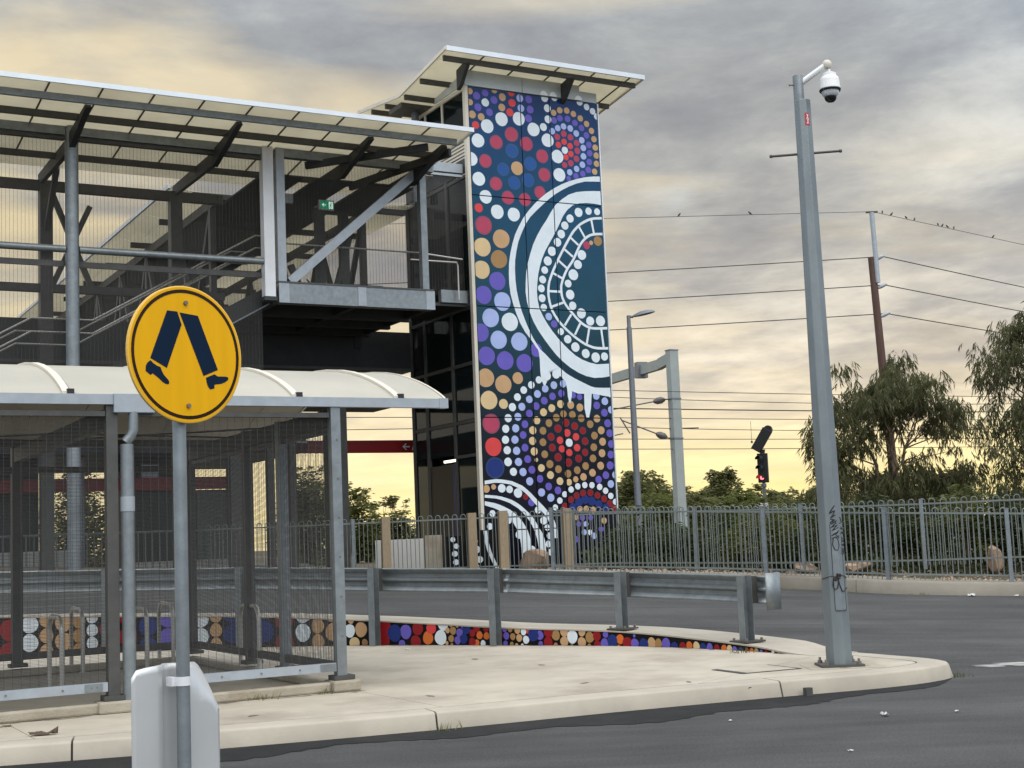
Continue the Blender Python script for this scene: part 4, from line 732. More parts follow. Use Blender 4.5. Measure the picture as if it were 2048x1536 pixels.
# roof: two wings falling to a valley
U0, U1, VAL, EF, EB = -1.0, 4.75, 1.86, -0.87, 4.55
def rz_(t): return lerp(13.47, 13.10, (t - EF) / (VAL - EF)) if t < VAL else lerp(13.10, 13.44, (t - VAL) / (EB - VAL))
joints_u = [U0] + [U0 + 1.078 * k for k in (1, 2, 3, 4, 5)] + [U1]
def roof_panel(par, u0, u1, t0, t1, zf, th=0.035, m='sheet'):
    mb = MB(); mb.add([(u0, t0, zf(t0)), (u1, t0, zf(t0)), (u1, t1, zf(t1)), (u0, t1, zf(t1)), (u0, t0, zf(t0) + th), (u1, t0, zf(t0) + th), (u1, t1, zf(t1) + th), (u0, t1, zf(t1) + th)],
       [(0, 3, 2, 1), (4, 5, 6, 7), (0, 1, 5, 4), (1, 2, 6, 5), (2, 3, 7, 6), (3, 0, 4, 7)]); return mb.build('roof_panel', m, par)
def rz_low(t): return lerp(13.47, 13.10, (min(t, VAL) - EF) / (VAL - EF)) if t <= VAL else lerp(13.10, 13.44, (t - VAL) / (EB - VAL))
for a, b in zip(joints_u, joints_u[1:]):
    for t0, t1 in ((EF, -0.30), (-0.29, VAL - 0.02), (VAL + 0.02, 3.0), (3.01, EB)): roof_panel(tw, a + 0.008, b - 0.008, t0, t1, rz_low)
for a in joints_u[1:-1]:
    mb = MB(); mb.bar((a, EF + .02, rz_(EF) - .012), (a, VAL, rz_(VAL) - .012), 0.03, 0.028); mb.build('sheet_joint', 'galv_dark', tw)
MB().bar((U0 - .02, EF - 0.02, 13.47), (U1 + .02, EF - 0.02, 13.47), 0.05, 0.12).build('roof_fascia', 'fascia', tw)
for u in (U0 - 0.025, U1 + 0.025):
    mb = MB(); mb.bar((u, EF, 13.47 + .01), (u, VAL, 13.10 + .01), 0.04, 0.09); mb.bar((u, VAL, 13.10 + .01), (u, EB, 13.44 + .01), 0.04, 0.09); mb.build('roof_edge_trim', 'cream_trim', tw)
def zpur(t): return rz_(t) - 0.085
for t, w in ((-0.55, 0.13),): MB().bar((U0 + .06, t, zpur(t)), (U1 - .06, t, zpur(t)), 0.07, w).build('purlin', 'galv_dark', tw)
for t in (0.75, 1.7, 2.9, 3.8):
    for a, b in ((U0 + 0.05, -0.06), (3.9, U1 - .05)): MB().bar((a, t, zpur(t)), (b, t, zpur(t)), 0.07, 0.13).build('purlin_end', 'galv_dark', tw)
for u in (-0.26, 2.76):      # tapered brackets
    mb = MB(); mb.prism([(0.0, 12.78), (0.0, 13.28), (-0.52, 13.38), (-0.60, 13.30), (-0.16, 12.86)], 0, u - 0.05, u + 0.05); mb.build('roof_bracket', 'beam_steel', tw)
mb = MB(); mb.prism([(-.02, 12.95), (-.02, 13.24), (1.6, 13.05), (1.6, 12.92)], 0, -0.14, -0.105); mb.build('side_band', 'cladgrey', tw)
# left side: clerestory, columns, glazed shaft
mb = MB(); mb.tube([(-0.28, 2.5, 10.5), (-0.28, 2.5, 12.95)], 0.10, 12); mb.build('roof_column', 'lampgrey', tw, smooth=True)
mb = MB(); mb.box(-0.85, 0.15, 2.12, 2.9, 12.92, 13.04); mb.build('column_head', 'galv_dark', tw)
for t0, t1 in ((0.16, 1.30), (1.38, 2.3), (2.38, 3.6)):
    MB().box(-0.05, -0.04, t0, t1, 11.75, 12.82).build('clerestory_pane', 'clearglass', tw)
mb = MB()
for z in (11.66, 12.84): mb.box(-0.08, 0.0, 0.12, 3.7, z, z + 0.08)
for t in (1.30, 2.30, 3.62): mb.box(-0.08, 0.0, t, t + 0.08, 11.66, 12.84)
mb.build_each('clerestory_frame', 'cream_trim', tw)
for k in range(5): MB().box(-0.09, -0.03, 0.14, 2.2, 11.18 + k * 0.09, 11.225 + k * 0.09).build('louvre', 'cream_trim', tw)
mb = MB(); mb.box(-0.06, -0.02, 0.12, 3.7, 10.75, 11.12); mb.build('side_panel', 'stationdark', tw)
mb = MB(); mb.box(0.05, 3.6, TD - 0.10, TD - 0.02, 10.72, 11.6); mb.build('back_panel', 'cream_trim', tw)
# side frame members
mb = MB()
for t in (1.22, 2.78, 3.62): mb.box(-0.09, 0.0, t, t + 0.10, 0.75, 10.75)
mb.build_each('side_mullion', 'galv_dark', tw)
mb = MB()
for z in (4.50, 5.92, 7.30, 10.62): mb.box(-0.075, -0.01, 0.12, 3.62, z, z + 0.085)
mb.box(-0.075, -0.01, 0.12, 1.22, 3.66, 3.74)
mb.build_each('side_transom', 'galv_dark', tw)
for t0, t1 in ((0.13, 1.21), (1.33, 2.77), (2.89, 3.61)):
    for z0, z1 in ((3.76, 4.49), (4.60, 5.91), (6.02, 7.29), (7.40, 10.61)): MB().box(-0.045, -0.035, t0, t1, z0, z1).build('glass_pane', 'liftglass', tw)
MB().box(-0.045, -0.035, 0.13, 1.21, 0.80, 3.65).build('glass_pane', 'liftglass', tw)
MB().box(-0.045, -0.035, 2.89, 3.61, 0.80, 3.75).build('glass_pane', 'liftglass', tw)
MB().box(-0.06, -0.03, 1.45, 2.77, 0.80, 3.55).build('lift_door', 'brown_door', tw)
MB().box(-0.085, -0.02, 1.33, 1.44, 0.80, 3.55).build('door_jamb', 'navy_door', tw)
mb = MB(); mb.box(-0.10, -0.055, 1.25, 1.9, 3.60, 3.66); mb.build('door_light', 'tubelight', tw)
# steel inside the shaft seen through the glass
mb = MB()
for z in (1.0, 4.2, 7.2): mb.bar((0.5, 0.3, z), (0.5, 3.5, z + 3.0), 0.10); mb.bar((0.5, 3.5, z), (0.5, 0.3, z + 3.0), 0.06)
for t in (0.7, 3.1): mb.box(0.9, 1.0, t, t + 0.1, 0.8, 10.6)
mb.build_each('shaft_bracing', 'galv', tw)
MB().box(1.5, 1.58, 0.12, 3.6, 0.8, 10.7).build('shaft_lining', 'stationdark', tw)
mb = MB(); mb.box(-0.2, 3.9, -0.1, 3.8, 0.45, 0.74); mb.build('base_slab', 'wallconc', tw)

# ------------------------------------------------------------------ footbridge landing, canopy, stairs, main span
fb = root('footbridge', 'steel footbridge with mesh screens and a translucent winged canopy joining the lift tower', 'footbridge', (-0.796, 34.0, TZ), YAW)
F = -0.8
# canopy front wing
CU0, CU1, CE, CV, CB = -14.2, -1.52, -3.0, 0.9, 3.1
def cz(t): return lerp(10.77, 10.36, (t - CE) / (CV - CE)) if t <= CV else lerp(10.36, 10.60, (t - CV) / (CB - CV))
CJ = [-1.52 - 1.02 * k for k in range(13)][::-1]; CJ[0] = CU0
for a, b in zip(CJ, CJ[1:]):
    for t0, t1 in ((CE, -2.42), (-2.41, -1.55), (-1.54, -0.70), (-0.69, CV - .02)): roof_panel(fb, a + .008, b - .008, t0, t1, cz, 0.03)
    roof_panel(fb, a + .008, b - .008, CV + .02, 2.35, cz, 0.03)
for a in CJ[1:-1]:
    MB().bar((a, CE + .03, cz(CE) - .012), (a, CV, cz(CV) - .012), 0.03, 0.024).build('sheet_joint', 'galv_dark', fb)
MB().bar((CU0, CE - .02, 10.775), (CU1 + .02, CE - .02, 10.775), 0.04, 0.10).build('canopy_fascia', 'fascia', fb)
mb = MB(); mb.bar((CU1 + .02, CE, cz(CE)), (CU1 + .02, -0.4, cz(-0.4)), 0.03, 0.07); mb.build('canopy_end_trim', 'fascia', fb)
for t, m_ in ((-2.48, 'galv'), (-1.60, 'galv_dark'), (0.6, 'galv_dark')):
    MB().bar((CU0, t, cz(t) - .095), (CU1 - 0.15, t, cz(t) - .095), 0.07, 0.14).build('purlin', m_, fb)
for u in (-12.9, -9.86, -6.75, -3.75, -1.95):
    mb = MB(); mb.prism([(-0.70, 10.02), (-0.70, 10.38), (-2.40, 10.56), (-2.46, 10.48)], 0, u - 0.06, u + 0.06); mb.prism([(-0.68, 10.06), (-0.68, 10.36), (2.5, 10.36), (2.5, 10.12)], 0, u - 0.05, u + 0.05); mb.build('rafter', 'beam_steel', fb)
# canopy skew end beams by the tower
mb = MB(); mb.bar((-2.3, -2.3, 10.50), (-4.6, -0.6, 10.28), 0.09, 0.16); mb.bar((-1.7, -2.2, 10.46), (-3.0, 0.6, 10.22), 0.10, 0.18); mb.build_each('corner_rafter', 'beam_steel', fb)
# front frame, stair side
mb = MB(); mb.tube([(-9.85, F, 0.9), (-9.85, F, 10.62)], 0.14, 16); mb.build('column', 'galv', fb, smooth=True)
mb = MB(); mb.tube([(-13.9, F, 0.9), (-13.9, F, 10.62)], 0.14, 16); mb.build('column', 'galv', fb, smooth=True)
for a, b in ((-13.76, -9.99), (-9.71, -5.73)):
    MB().box(a, b, F - .06, F + .06, 10.36, 10.545).build('top_beam', 'galv', fb)
    MB().box(a, b, F - .02, F + .08, 10.26, 10.34).build('screen_head', 'galv_dark', fb)
    mb = MB(); mb.tube([(a, F - .02, 7.945), (b, F - .02, 7.945)], 0.075, 10); mb.build('guard_tube', 'galv', fb, smooth=True)
    MB().box(a, b, F + .10, F + .16, 7.60, 7.72).build('screen_rail', 'galv_dark', fb)
mesh_wires(MB(), -9.70, -5.75, 5.55, 10.26, F + 0.10, w=0.003, wv=0.0042).build('mesh_screen', 'wire_pale', fb, fixn=False); 
mesh_wires(MB(), -13.75, -10.0, 5.55, 10.26, F + 0.10, w=0.003, wv=0.0042).build('mesh_screen', 'wire_pale', fb, fixn=False)
mb = MB(); mb.box(-5.73, -5.49, F - .12, F + .12, 7.15, 10.56); mb.build('column', 'steel_white', fb)
MB().box(-5.76, -5.46, F - .14, F + .14, 7.06, 7.15).build('column_foot', 'beam_steel', fb)
# landing box
MB().box(-5.40, -1.58, F - .10, F + .16, 7.03, 7.475).build('edge_beam', 'galv', fb)
for a, b in ((-5.41, -5.17), (-1.80, -1.575)): MB().box(a, b, F - .108, F - .10, 7.03, 7.475).build('end_plate', 'galv_light', fb)
MB().box(-3.52, -3.32, F - .112, F - .10, 7.04, 7.47).build('splice_plate', 'galv_light', fb)
MB().box(-5.40, -1.6, F - .12, F + .1, 7.475, 7.51).build('beam_flange', 'galv_dark', fb)
MB().box(-5.41, -1.72, F - .09, F + .09, 10.35, 10.60).build('top_beam', 'galv', fb)
MB().box(-1.72, -1.50, F - .13, F + .09, 10.34, 10.66).build('beam_end_block', 'galv_light', fb)
MB().box(-5.41, -5.22, F - .10, F + .10, 7.51, 10.72).build('post', 'galv_light', fb)
MB().box(-1.86, -1.70, F - .09, F + .09, 7.51, 10.34).build('post', 'galv', fb)
MB().bar((-5.12, F, 7.52), (-1.86, F, 10.36), 0.16, 0.20).build('diagonal_brace', 'galv_light', fb)
mesh_wires(MB(), -5.20, -1.87, 7.52, 10.35, F + 0.12, w=0.003, wv=0.0042).build('mesh_screen', 'wire_pale', fb, fixn=False)
mb = MB(); mb.tube([(-5.2, F + .22, 8.44), (-1.8, F + .22, 8.44), (-0.45, F + .6, 8.44)], 0.022, 8); mb.build('handrail', 'stainless', fb, smooth=True)
# link to the tower
MB().box(-0.92, 0.02 - .14, 0.22, 0.38, 10.73, 10.96).build('link_beam', 'galv_light', fb)
MB().box(-0.84, -0.12, 0.22, 0.38, 7.44, 7.75).build('link_beam', 'galv', fb)
MB().box(-1.55, -0.12, 0.28, 2.5, 7.36, 7.43).build('link_deck', 'beam_steel', fb)
MB().box(-1.50, -0.14, 0.2, 0.3, 10.62, 10.68).build('link_head', 'galv_light', fb)
mesh_wires(MB(), -1.5, -0.14, 7.76, 10.62, 0.32, w=0.003, wv=0.0042).build('mesh_screen', 'wire_pale', fb, fixn=False)
mb = MB(); mb.tube([(-1.7, 0.1, 8.42), (-0.45, 0.1, 8.42), (-0.42, 0.1, 8.35), (-0.42, 0.1, 7.5)], 0.022, 8); mb.build('handrail', 'stainless', fb, smooth=True)
# landing deck and soffit framing
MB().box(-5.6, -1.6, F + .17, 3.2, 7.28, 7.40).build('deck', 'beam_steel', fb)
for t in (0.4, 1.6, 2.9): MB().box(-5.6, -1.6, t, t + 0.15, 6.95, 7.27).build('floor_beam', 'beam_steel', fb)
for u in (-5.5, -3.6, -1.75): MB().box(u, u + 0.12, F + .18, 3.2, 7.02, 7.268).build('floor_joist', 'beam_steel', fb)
# crosshead and piers below
MB().box(-12.6, -0.25, 3.35, 3.75, 6.20, 7.17).build('crosshead_girder', 'beam_steel', fb)
MB().box(-12.6, -0.25, 3.2, 3.9, 6.12, 6.19).build('girder_flange', 'galv_dark', fb)
MB().box(-12.6, -0.25, 3.5, 5.9, 5.30, 5.40).build('lower_soffit', 'stationdark', fb)
for u in (-5.2, -2.6): MB().box(u, u + 0.5, 3.4, 3.8, 0.9, 6.11).build('pier', 'galv_dark', fb)
# stairs down to the left behind the front screen
SL = 2.0 / 3.55
def sz(u): return 7.38 - (-5.55 - u) * SL
for t in (F + .34, 1.5):
    mb = MB(); mb.prism([(-5.45, 7.06), (-5.45, 7.50), (-9.15, 5.50), (-10.75, 5.50), (-13.9, 3.72), (-13.9, 3.30), (-10.75, 5.06), (-9.15, 5.06)], 1, t, t + 0.05); mb.build('stair_stringer', 'beam_steel', fb)
    mb = MB(); mb.bar((-5.5, t - .03, 7.06), (-9.12, t - .03, 5.04), 0.09, 0.03); mb.build('stringer_flange', 'galv_light', fb)
for k in range(12):
    u = -5.65 - k * 0.295; MB().box(u - 0.30, u, F + .40, 1.49, 7.38 - (k + 1) * 0.166 - .04, 7.38 - (k + 1) * 0.166).build('tread', 'stationdark', fb)
MB().box(-10.7, -9.2, F + .40, 1.49, 5.38, 5.42).build('half_landing', 'stationdark', fb)
for k in range(11):
    u = -10.75 - k * 0.295; MB().box(u - 0.30, u, F + .40, 1.49, 5.40 - (k + 1) * 0.166 - .04, 5.40 - (k + 1) * 0.166).build('tread', 'stationdark', fb)
for dz in (0.0, -0.28):
    for t in (F + .42, 1.40):
        mb = MB(); mb.tube([(-5.35, t, 8.62 + dz), (-5.75, t, 8.62 + dz), (-9.35, t, 6.55 + dz), (-10.6, t, 6.55 + dz), (-13.8, t, 4.72 + dz)], 0.022, 8); mb.build('handrail', 'stainless', fb, smooth=True)
# rear frame of the stair and its bracing
for u in (-13.4, -9.9, -6.9): MB().box(u, u + 0.28, 2.3, 2.58, 0.9, 10.2).build('rear_column', 'galv_dark', fb)
MB().box(-13.9, -5.6, 2.34, 2.52, 9.98, 10.2).build('rear_chord', 'galv_dark', fb)
MB().box(-13.9, -5.6, 2.34, 2.50, 7.62, 7.80).build('rear_rail', 'galv_dark', fb)
mb = MB(); mb.bar((-9.6, 2.44, 9.9), (-8.75, 2.44, 7.8), 0.12); mb.bar((-8.75, 2.5, 9.7), (-9.6, 2.5, 7.8), 0.12); mb.bar((-9.75, 1.2, 10.2), (-9.75, 2.4, 9.0), 0.12); mb.bar((-9.78, -.6, 10.0), (-9.78, .8, 10.3), 0.12); mb.build_each('cross_bracing', 'galv_dark', fb)
# main span over the tracks, running away behind the landing
TE = 42.0
MB().box(-5.75, -5.55, 3.3, TE, 6.7, 7.3).build('span_girder', 'beam_steel', fb)
MB().box(-1.85, -1.65, 3.3, TE, 6.7, 7.3).build('span_girder', 'beam_steel', fb)
MB().box(-5.55, -1.85, 3.3, TE, 7.18, 7.28).build('deck', 'beam_steel', fb)
for u in (-5.72, -1.72): MB().box(u - .05, u + .05, 2.6, TE, 10.0, 10.22).build('span_chord', 'galv_dark', fb)
tt = 2.9
while tt < TE:
    for u in (-5.72, -1.72):
        MB().box(u - .07, u + .07, tt - .09, tt + .09, 7.3, 10.0).build('span_post', 'galv_dark', fb)
        if tt + 3 < TE: MB().bar((u, tt, 10.0), (u, tt + 1.5, 7.3), 0.12).build('span_diagonal', 'galv_dark', fb); MB().bar((u, tt + 3.0, 10.0), (u, tt + 1.5, 7.3), 0.12).build('span_diagonal', 'galv_dark', fb)
    MB().box(-6.2, -0.5, tt - .06, tt + .06, 10.22, 10.36).build('span_rafter', 'beam_steel', fb)
    tt += 3.0
def su(u): return 10.40 + (0.16 * (-5.7 - u) if u < -5.7 else (0.0 if u < -1.7 else 0.11 * (u + 1.7)))
tt = 3.2
while tt < TE:
    for a, b, m_ in ((-6.65, -5.95, 'sheet'), (-5.93, -5.2, 'sheet'), (-5.18, -2.2, 'beam_steel'), (-2.18, 0.2, 'sheet')):
        mb = MB(); mb.add([(a, tt, su(a)), (b, tt, su(b)), (b, tt + 2.96, su(b)), (a, tt + 2.96, su(a)), (a, tt, su(a) + .03), (b, tt, su(b) + .03), (b, tt + 2.96, su(b) + .03), (a, tt + 2.96, su(a) + .03)],
            [(0, 3, 2, 1), (4, 5, 6, 7), (0, 1, 5, 4), (1, 2, 6, 5), (2, 3, 7, 6), (3, 0, 4, 7)]); mb.build('roof_panel', m_, fb)
    tt += 3.0
MB().bar((-6.67, 3.2, su(-6.65)), (-6.67, TE, su(-6.65)), 0.05, 0.10).build('span_fascia', 'fascia', fb)
mesh_wires(MB(), 3.0, TE, 7.3, 10.0, -5.66, axis='y', px=0.5, pz=0.03, w=0.006).build('mesh_screen', 'wire_pale', fb, fixn=False)
mesh_wires(MB(), 3.0, 24, 7.3, 10.0, -1.66, axis='y', px=0.3, pz=0.03, w=0.006).build('mesh_screen', 'wire_pale', fb, fixn=False)
# ceiling of the landing (dark sheet with clear strips) and services
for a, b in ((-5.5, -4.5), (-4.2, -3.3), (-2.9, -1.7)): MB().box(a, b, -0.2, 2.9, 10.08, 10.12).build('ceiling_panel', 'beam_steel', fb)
MB().box(-4.95, -4.35, 0.9, 1.02, 9.78, 10.0).build('service_box', 'fascia', fb)
# knee braces and cables in the landing
mb = MB(); mb.bar((-4.6, 2.4, 7.4), (-4.1, 2.4, 8.6), 0.14); mb.bar((-3.4, 2.4, 7.4), (-3.9, 2.4, 8.6), 0.14); mb.bar((-2.9, 2.4, 7.4), (-2.3, 2.4, 9.4), 0.13); mb.build_each('bracing', 'galv_dark', fb)
for u in (-3.2, -2.55): MB().box(u, u + 0.22, 2.35, 2.55, 7.4, 10.05).build('rear_post', 'galv_dark', fb)
mb = MB(); mb.tube([(-3.6, 2.1, 8.2), (-2.9, 2.1, 7.5)], .018, 6); mb.tube([(-2.2, 1.9, 8.2), (-1.3, 1.9, 7.5)], .018, 6); mb.tube([(-3.4, 2.0, 7.5), (-2.5, 2.0, 8.1), (-1.6, 2.0, 8.1)], .02, 6); mb.build_each('tie_rod', 'galv_dark', fb)

ex = root('exit_sign', 'small green exit sign with arrow and running figure hanging inside the footbridge', 'sign', (-0.796, 34.0, TZ), YAW)
ex.location = Vector((-0.796, 34.0, 9.72)) + D1 * -3.62 + D2 * 0.6; ROOTZ[ex.name] = 0.0
MB().box(-0.19, 0.19, 0.0, 0.05, -0.12, 0.12).build('sign_box', 'offwhite', ex)
MB().box(-0.16, 0.17, -0.006, -0.002, -0.095, 0.095).build('green_face', 'greensign', ex)
mb = MB(); y = -0.010
mb.add([(-.13, y, 0), (-.08, y, .045), (-.065, y, .03), (-.09, y, .009), (-.02, y, .009), (-.02, y, -.009), (-.09, y, -.009), (-.065, y, -.03), (-.08, y, -.045)], [tuple(range(9))]); mb.build('arrow', 'exitwhite', ex, fixn=False)
mb = MB(); mb.add([(.05, y, -.085), (.155, y, -.085), (.155, y, .085), (.05, y, .085)], [(0, 1, 2, 3)]); mb.build('door_symbol', 'exitwhite', ex, fixn=False)
mb = MB(); yy = -.013
for a, b, w in (((.10, .025), (.09, -.02), .024), ((.09, -.02), (.07, -.065), .014), ((.095, -.02), (.125, -.05), .014), ((.105, .02), (.135, 0), .012), ((.095, .02), (.07, .0), .012)):
    d = Vector((b[0] - a[0], b[1] - a[1])); n = Vector((-d.y, d.x)).normalized() * w / 2
    mb.add([(a[0] - n.x, yy, a[1] - n.y), (b[0] - n.x, yy, b[1] - n.y), (b[0] + n.x, yy, b[1] + n.y), (a[0] + n.x, yy, a[1] + n.y)], [(0, 1, 2, 3)])
mb.add([(.112 + .014 * math.cos(k * .785), yy, .05 + .014 * math.sin(k * .785)) for k in range(8)], [tuple(range(8))]); mb.build('running_figure', 'greensign', ex, fixn=False)
MB().box(-0.01, 0.01, 0.02, 0.04, 0.12, 0.36).build('hanger', 'galv_dark', ex)
# ------------------------------------------------------------------ bicycle shelter
SO = Vector((-3.811, 13.322, PATHZ))
bs = root('bike_shelter', 'mesh walled bicycle shelter with a cream vaulted roof on the footpath', 'shelter', SO, YAW)
SU0, SU1, SB = -4.6, 3.54, 5.25
def vz(t):
    a = (t - SB / 2) / (SB / 2); return 3.14 + 0.56 * (1 - a * a) ** 0.9 if abs(a) < 1 else 3.14
VT = [SB * (1 - math.cos(math.pi * i / 22)) / 2 for i in range(23)]
def vault(u0, u1, dz, th):
    mb = MB(); k = len(VT)
    for u in (u0, u1):
        for t in VT: mb.v.append((u, t, vz(t) + dz))
        for t in VT: mb.v.append((u, t, vz(t) + dz - th))
    for j in range(k - 1):
        mb.f += [(j, j + 1, 2 * k + j + 1, 2 * k + j), (k + j, 3 * k + j, 3 * k + j + 1, k + j + 1), (j, k + j, k + j + 1, j + 1), (2 * k + j, 2 * k + j + 1, 3 * k + j + 1, 3 * k + j)]; mb.m += [0] * 4
    mb.f += [(0, 2 * k, 3 * k, k), (k - 1, 2 * k - 1, 4 * k - 1, 3 * k - 1)]; mb.m += [0, 0]
    return mb
ribs = [2.97 - 1.14 * k for k in range(7)]
ed = [SU1 - 0.02] + ribs + [SU0]
for b, a in zip(ed, ed[1:]): vault(a + 0.004, b - 0.004, 0.0, 0.03).build('roof_sheet', 'cream', bs, smooth=True)
for u in ribs:
    r_ = vault(u - 0.035, u + 0.035, 0.028, 0.026).build('roof_rib', 'cream_trim', bs, smooth=True)
    vault(u + 0.037, u + 0.052, 0.010, 0.008).build('rib_seal', 'joint', r_, smooth=True)
    MB().box(u + 0.01, u + 0.075, -0.012, 0.04, 3.14, 3.19).build('rib_clip', 'black', r_)
vault(SU1 - 0.018, SU1 + 0.005, 0.012, 0.06).build('end_trim', 'cream_trim', bs, smooth=True)
MB().box(SU0, SU1, -0.055, 0.03, 3.04, 3.137).build('eave_beam', 'galv_light', bs)
MB().box(SU1 - 0.10, SU1 + 0.004, -0.060, 0.034, 3.036, 3.141).build('beam_cap', 'galv_light', bs)
MB().box(SU0, SU1, SB - .03, SB + .055, 3.04, 3.137).build('eave_beam', 'galv_dark', bs)
mb = MB(); mb.box(-0.0 - .02, 0.37, -0.075, 0.0, 2.96, 3.145); mb.build('gutter_outlet', 'galv_light', bs, bevel=0.006)
mb = MB(); mb.tube([(0.17, -0.03, 2.97), (0.17, -0.03, 2.80), (0.15, -0.02, 2.74), (0.10, -0.01, 2.68)], 0.05, 12); mb.build('spout', 'galv', bs, smooth=True)
mb = MB(); mb.tube([(0.11, -0.02, 2.66), (0.11, -0.02, 0.22)], 0.062, 14); mb.build('downpipe', 'galv', bs, smooth=True)
mb = MB(); mb.tube([(0.11, -0.02, 2.02), (0.11, -0.02, 2.16)], 0.068, 14); mb.build('pipe_joint', 'galv_light', bs, smooth=True)
def post(u, t, w, z0=0.27, z1=3.04, m_='galv'):
    MB().box(u - w / 2, u + w / 2, t - w / 2, t + w / 2, z0, z1).build('post', m_, bs, bevel=0.004)
post(-0.03, 0.03, 0.11, m_='galv_dark'); post(2.25, 0.02, 0.105, m_='galv')
for u in (-2.3, -4.5): post(u, 0.03, 0.11, m_='galv_dark')
for t, m_ in ((1.62, 'galv'), (2.82, 'galv_dark'), (5.2, 'galv_dark')): post(2.25, t, 0.11, m_=m_)
for u in (0.0, -2.3, -4.5): post(u, 5.2, 0.13, m_='galv_dark')
# feet and plinth
for u, t in ((-0.03, 0.03), (2.25, 0.02), (-2.3, 0.03), (2.25, 1.62), (2.25, 2.82), (2.25, 5.2), (0, 5.2), (-2.3, 5.2)):
    MB().box(u - 0.10, u + 0.12, t - 0.09, t + 0.09, 0.265, 0.31).build('foot_plate', 'galv_dark', bs)
mb = MB(); mb.box(SU0, 2.12, -0.05, 0.10, PATHZ + .001, PATHZ + 0.10); mb.box(2.12, 2.42, -0.12, 0.18, PATHZ + .001, 0.262)
for u in (-0.03, -2.3): mb.box(u - .16, u + .18, -0.10, 0.16, PATHZ + .001, 0.262)
mb.box(2.17, 2.33, 0.18, 5.3, PATHZ + .001, PATHZ + 0.08); mb.box(SU0, 2.17, 5.12, 5.3, PATHZ + .001, PATHZ + 0.09)
mb.build_each('plinth', 'plinth', bs, bevel=0.02)
# frames
for a, b in ((-2.24, -0.09), (0.20, 2.19)):
    MB().box(a, b, -0.02, 0.04, 0.352, 0.437).build('bottom_rail', 'galv_light', bs)
    MB().box(a, b, -0.015, 0.035, 2.93, 2.98).build('top_rail', 'galv_dark', bs)
MB().box(SU0, -2.36, -0.02, 0.04, 0.352, 0.437).build('bottom_rail', 'galv_light', bs)
for u in (-0.30, 0.20, 2.02, -2.5): MB().box(u, u + 0.16, -0.028, -0.02, 0.36, 0.43).build('cleat_plate', 'galv', bs)
mb = MB()
for u in (-2.0, -1.5, -1.0, -0.5, -.24, -.19, 0.25, 0.31, 0.6, 1.0, 1.4, 1.8, 2.06, 2.13):
    mb.tube([(u, -0.030, 0.395), (u, -0.018, 0.395)], 0.009, 8)
for z in (.7, 1.1, 1.5, 1.9, 2.3, 2.7): mb.tube([(2.26, -0.042, z), (2.26, -0.03, z)], 0.009, 8)
tag(mb.build('bolt', 'bolt', bs), kind='stuff')
for t0, t1 in ((0.09, 1.55), (1.69, 2.75), (2.89, 5.12)):
    MB().box(2.22, 2.28, t0, t1, 0.352, 0.437).build('side_rail', 'galv_dark', bs); MB().box(2.23, 2.27, t0, t1, 2.78, 2.83).build('side_rail', 'galv_dark', bs)
for a, b in ((-4.4, -2.37), (-2.23, -0.07), (0.07, 2.19)): MB().box(a, b, 5.17, 5.23, 0.352, 0.437).build('back_rail', 'galv_dark', bs); MB().box(a, b, 5.17, 5.23, 2.70, 2.78).build('back_rail', 'galv_dark', bs)
mesh_wires(MB(), SU0, -0.09, 0.43, 2.95, 0.03).build('mesh_screen', 'wire', bs, fixn=False)
mesh_wires(MB(), 0.19, 2.20, 0.43, 2.95, 0.03).build('mesh_screen', 'wire', bs, fixn=False)
mesh_wires(MB(), 0.09, 5.12, 0.43, 2.80, 2.25, axis='y').build('mesh_screen', 'wire', bs, fixn=False)
mesh_wires(MB(), SU0, 2.19, 0.43, 2.72, 5.2).build('mesh_screen', 'wire', bs, fixn=False)
# cross beams and knee braces under the vault
for u in (0.0, 2.25, -2.3, -4.5): MB().box(u - .05, u + .05, 0.09, 5.13, 2.84, 3.02).build('cross_beam', 'beam_steel', bs)
for t in (1.75, 3.5): MB().box(SU0, 3.4, t - .04, t + .04, vz(t) - 0.16, vz(t) - 0.04).build('roof_purlin', 'beam_steel', bs)
mb = MB(); mb.tube([(-4.4, 2.0, 2.98), (-2.3, 3.2, 2.93), (0, 2.4, 2.97), (2.2, 3.3, 3.0)], 0.012, 6); mb.tube([(-4.4, 3.3, 2.98), (-2.3, 2.0, 2.94), (0, 3.3, 2.96), (2.2, 2.0, 3.0)], 0.012, 6); mb.build_each('roof_tie', 'beam_steel', bs)

# ------------------------------------------------------------------ bicycle hoops
def hoop(x, y, label):
    h = root('bike_hoop', label, 'bike rack', (x, y, PATHZ), YAW + math.pi / 2, 'steel bicycle hoops in the shelter')
    w, H_, rr = 0.34, 0.80, 0.16; pts = [(-w, 0, PATHZ), (-w, 0, PATHZ + H_ - rr)]
    pts += [(-w + rr - rr * math.cos(a * math.pi / 12), 0, PATHZ + H_ - rr + rr * math.sin(a * math.pi / 12)) for a in range(1, 7)]
    pts += [(w - rr + rr * math.sin(a * math.pi / 12), 0, PATHZ + H_ - rr + rr * math.cos(a * math.pi / 12)) for a in range(0, 6)] + [(w, 0, PATHZ + H_ - rr), (w, 0, PATHZ)]
    mb = MB(); mb.tube(pts, 0.027, 10); mb.build('tube', 'stainless', h, smooth=True)
    for s in (-w, w): mb = MB(); mb.tube([(s, 0, PATHZ + .001), (s, 0, PATHZ + 0.012)], 0.055, 12); mb.build('foot_flange', 'stainless', h)
    return h
hoop(-5.22, 15.85, 'steel bike hoop nearest the left edge inside the mesh shelter')
hoop(-5.75, 18.3, 'steel bike hoop farther back and just left of the shelter downpipe')
hoop(-4.72, 17.5, 'steel bike hoop between the downpipe and the yellow sign post')
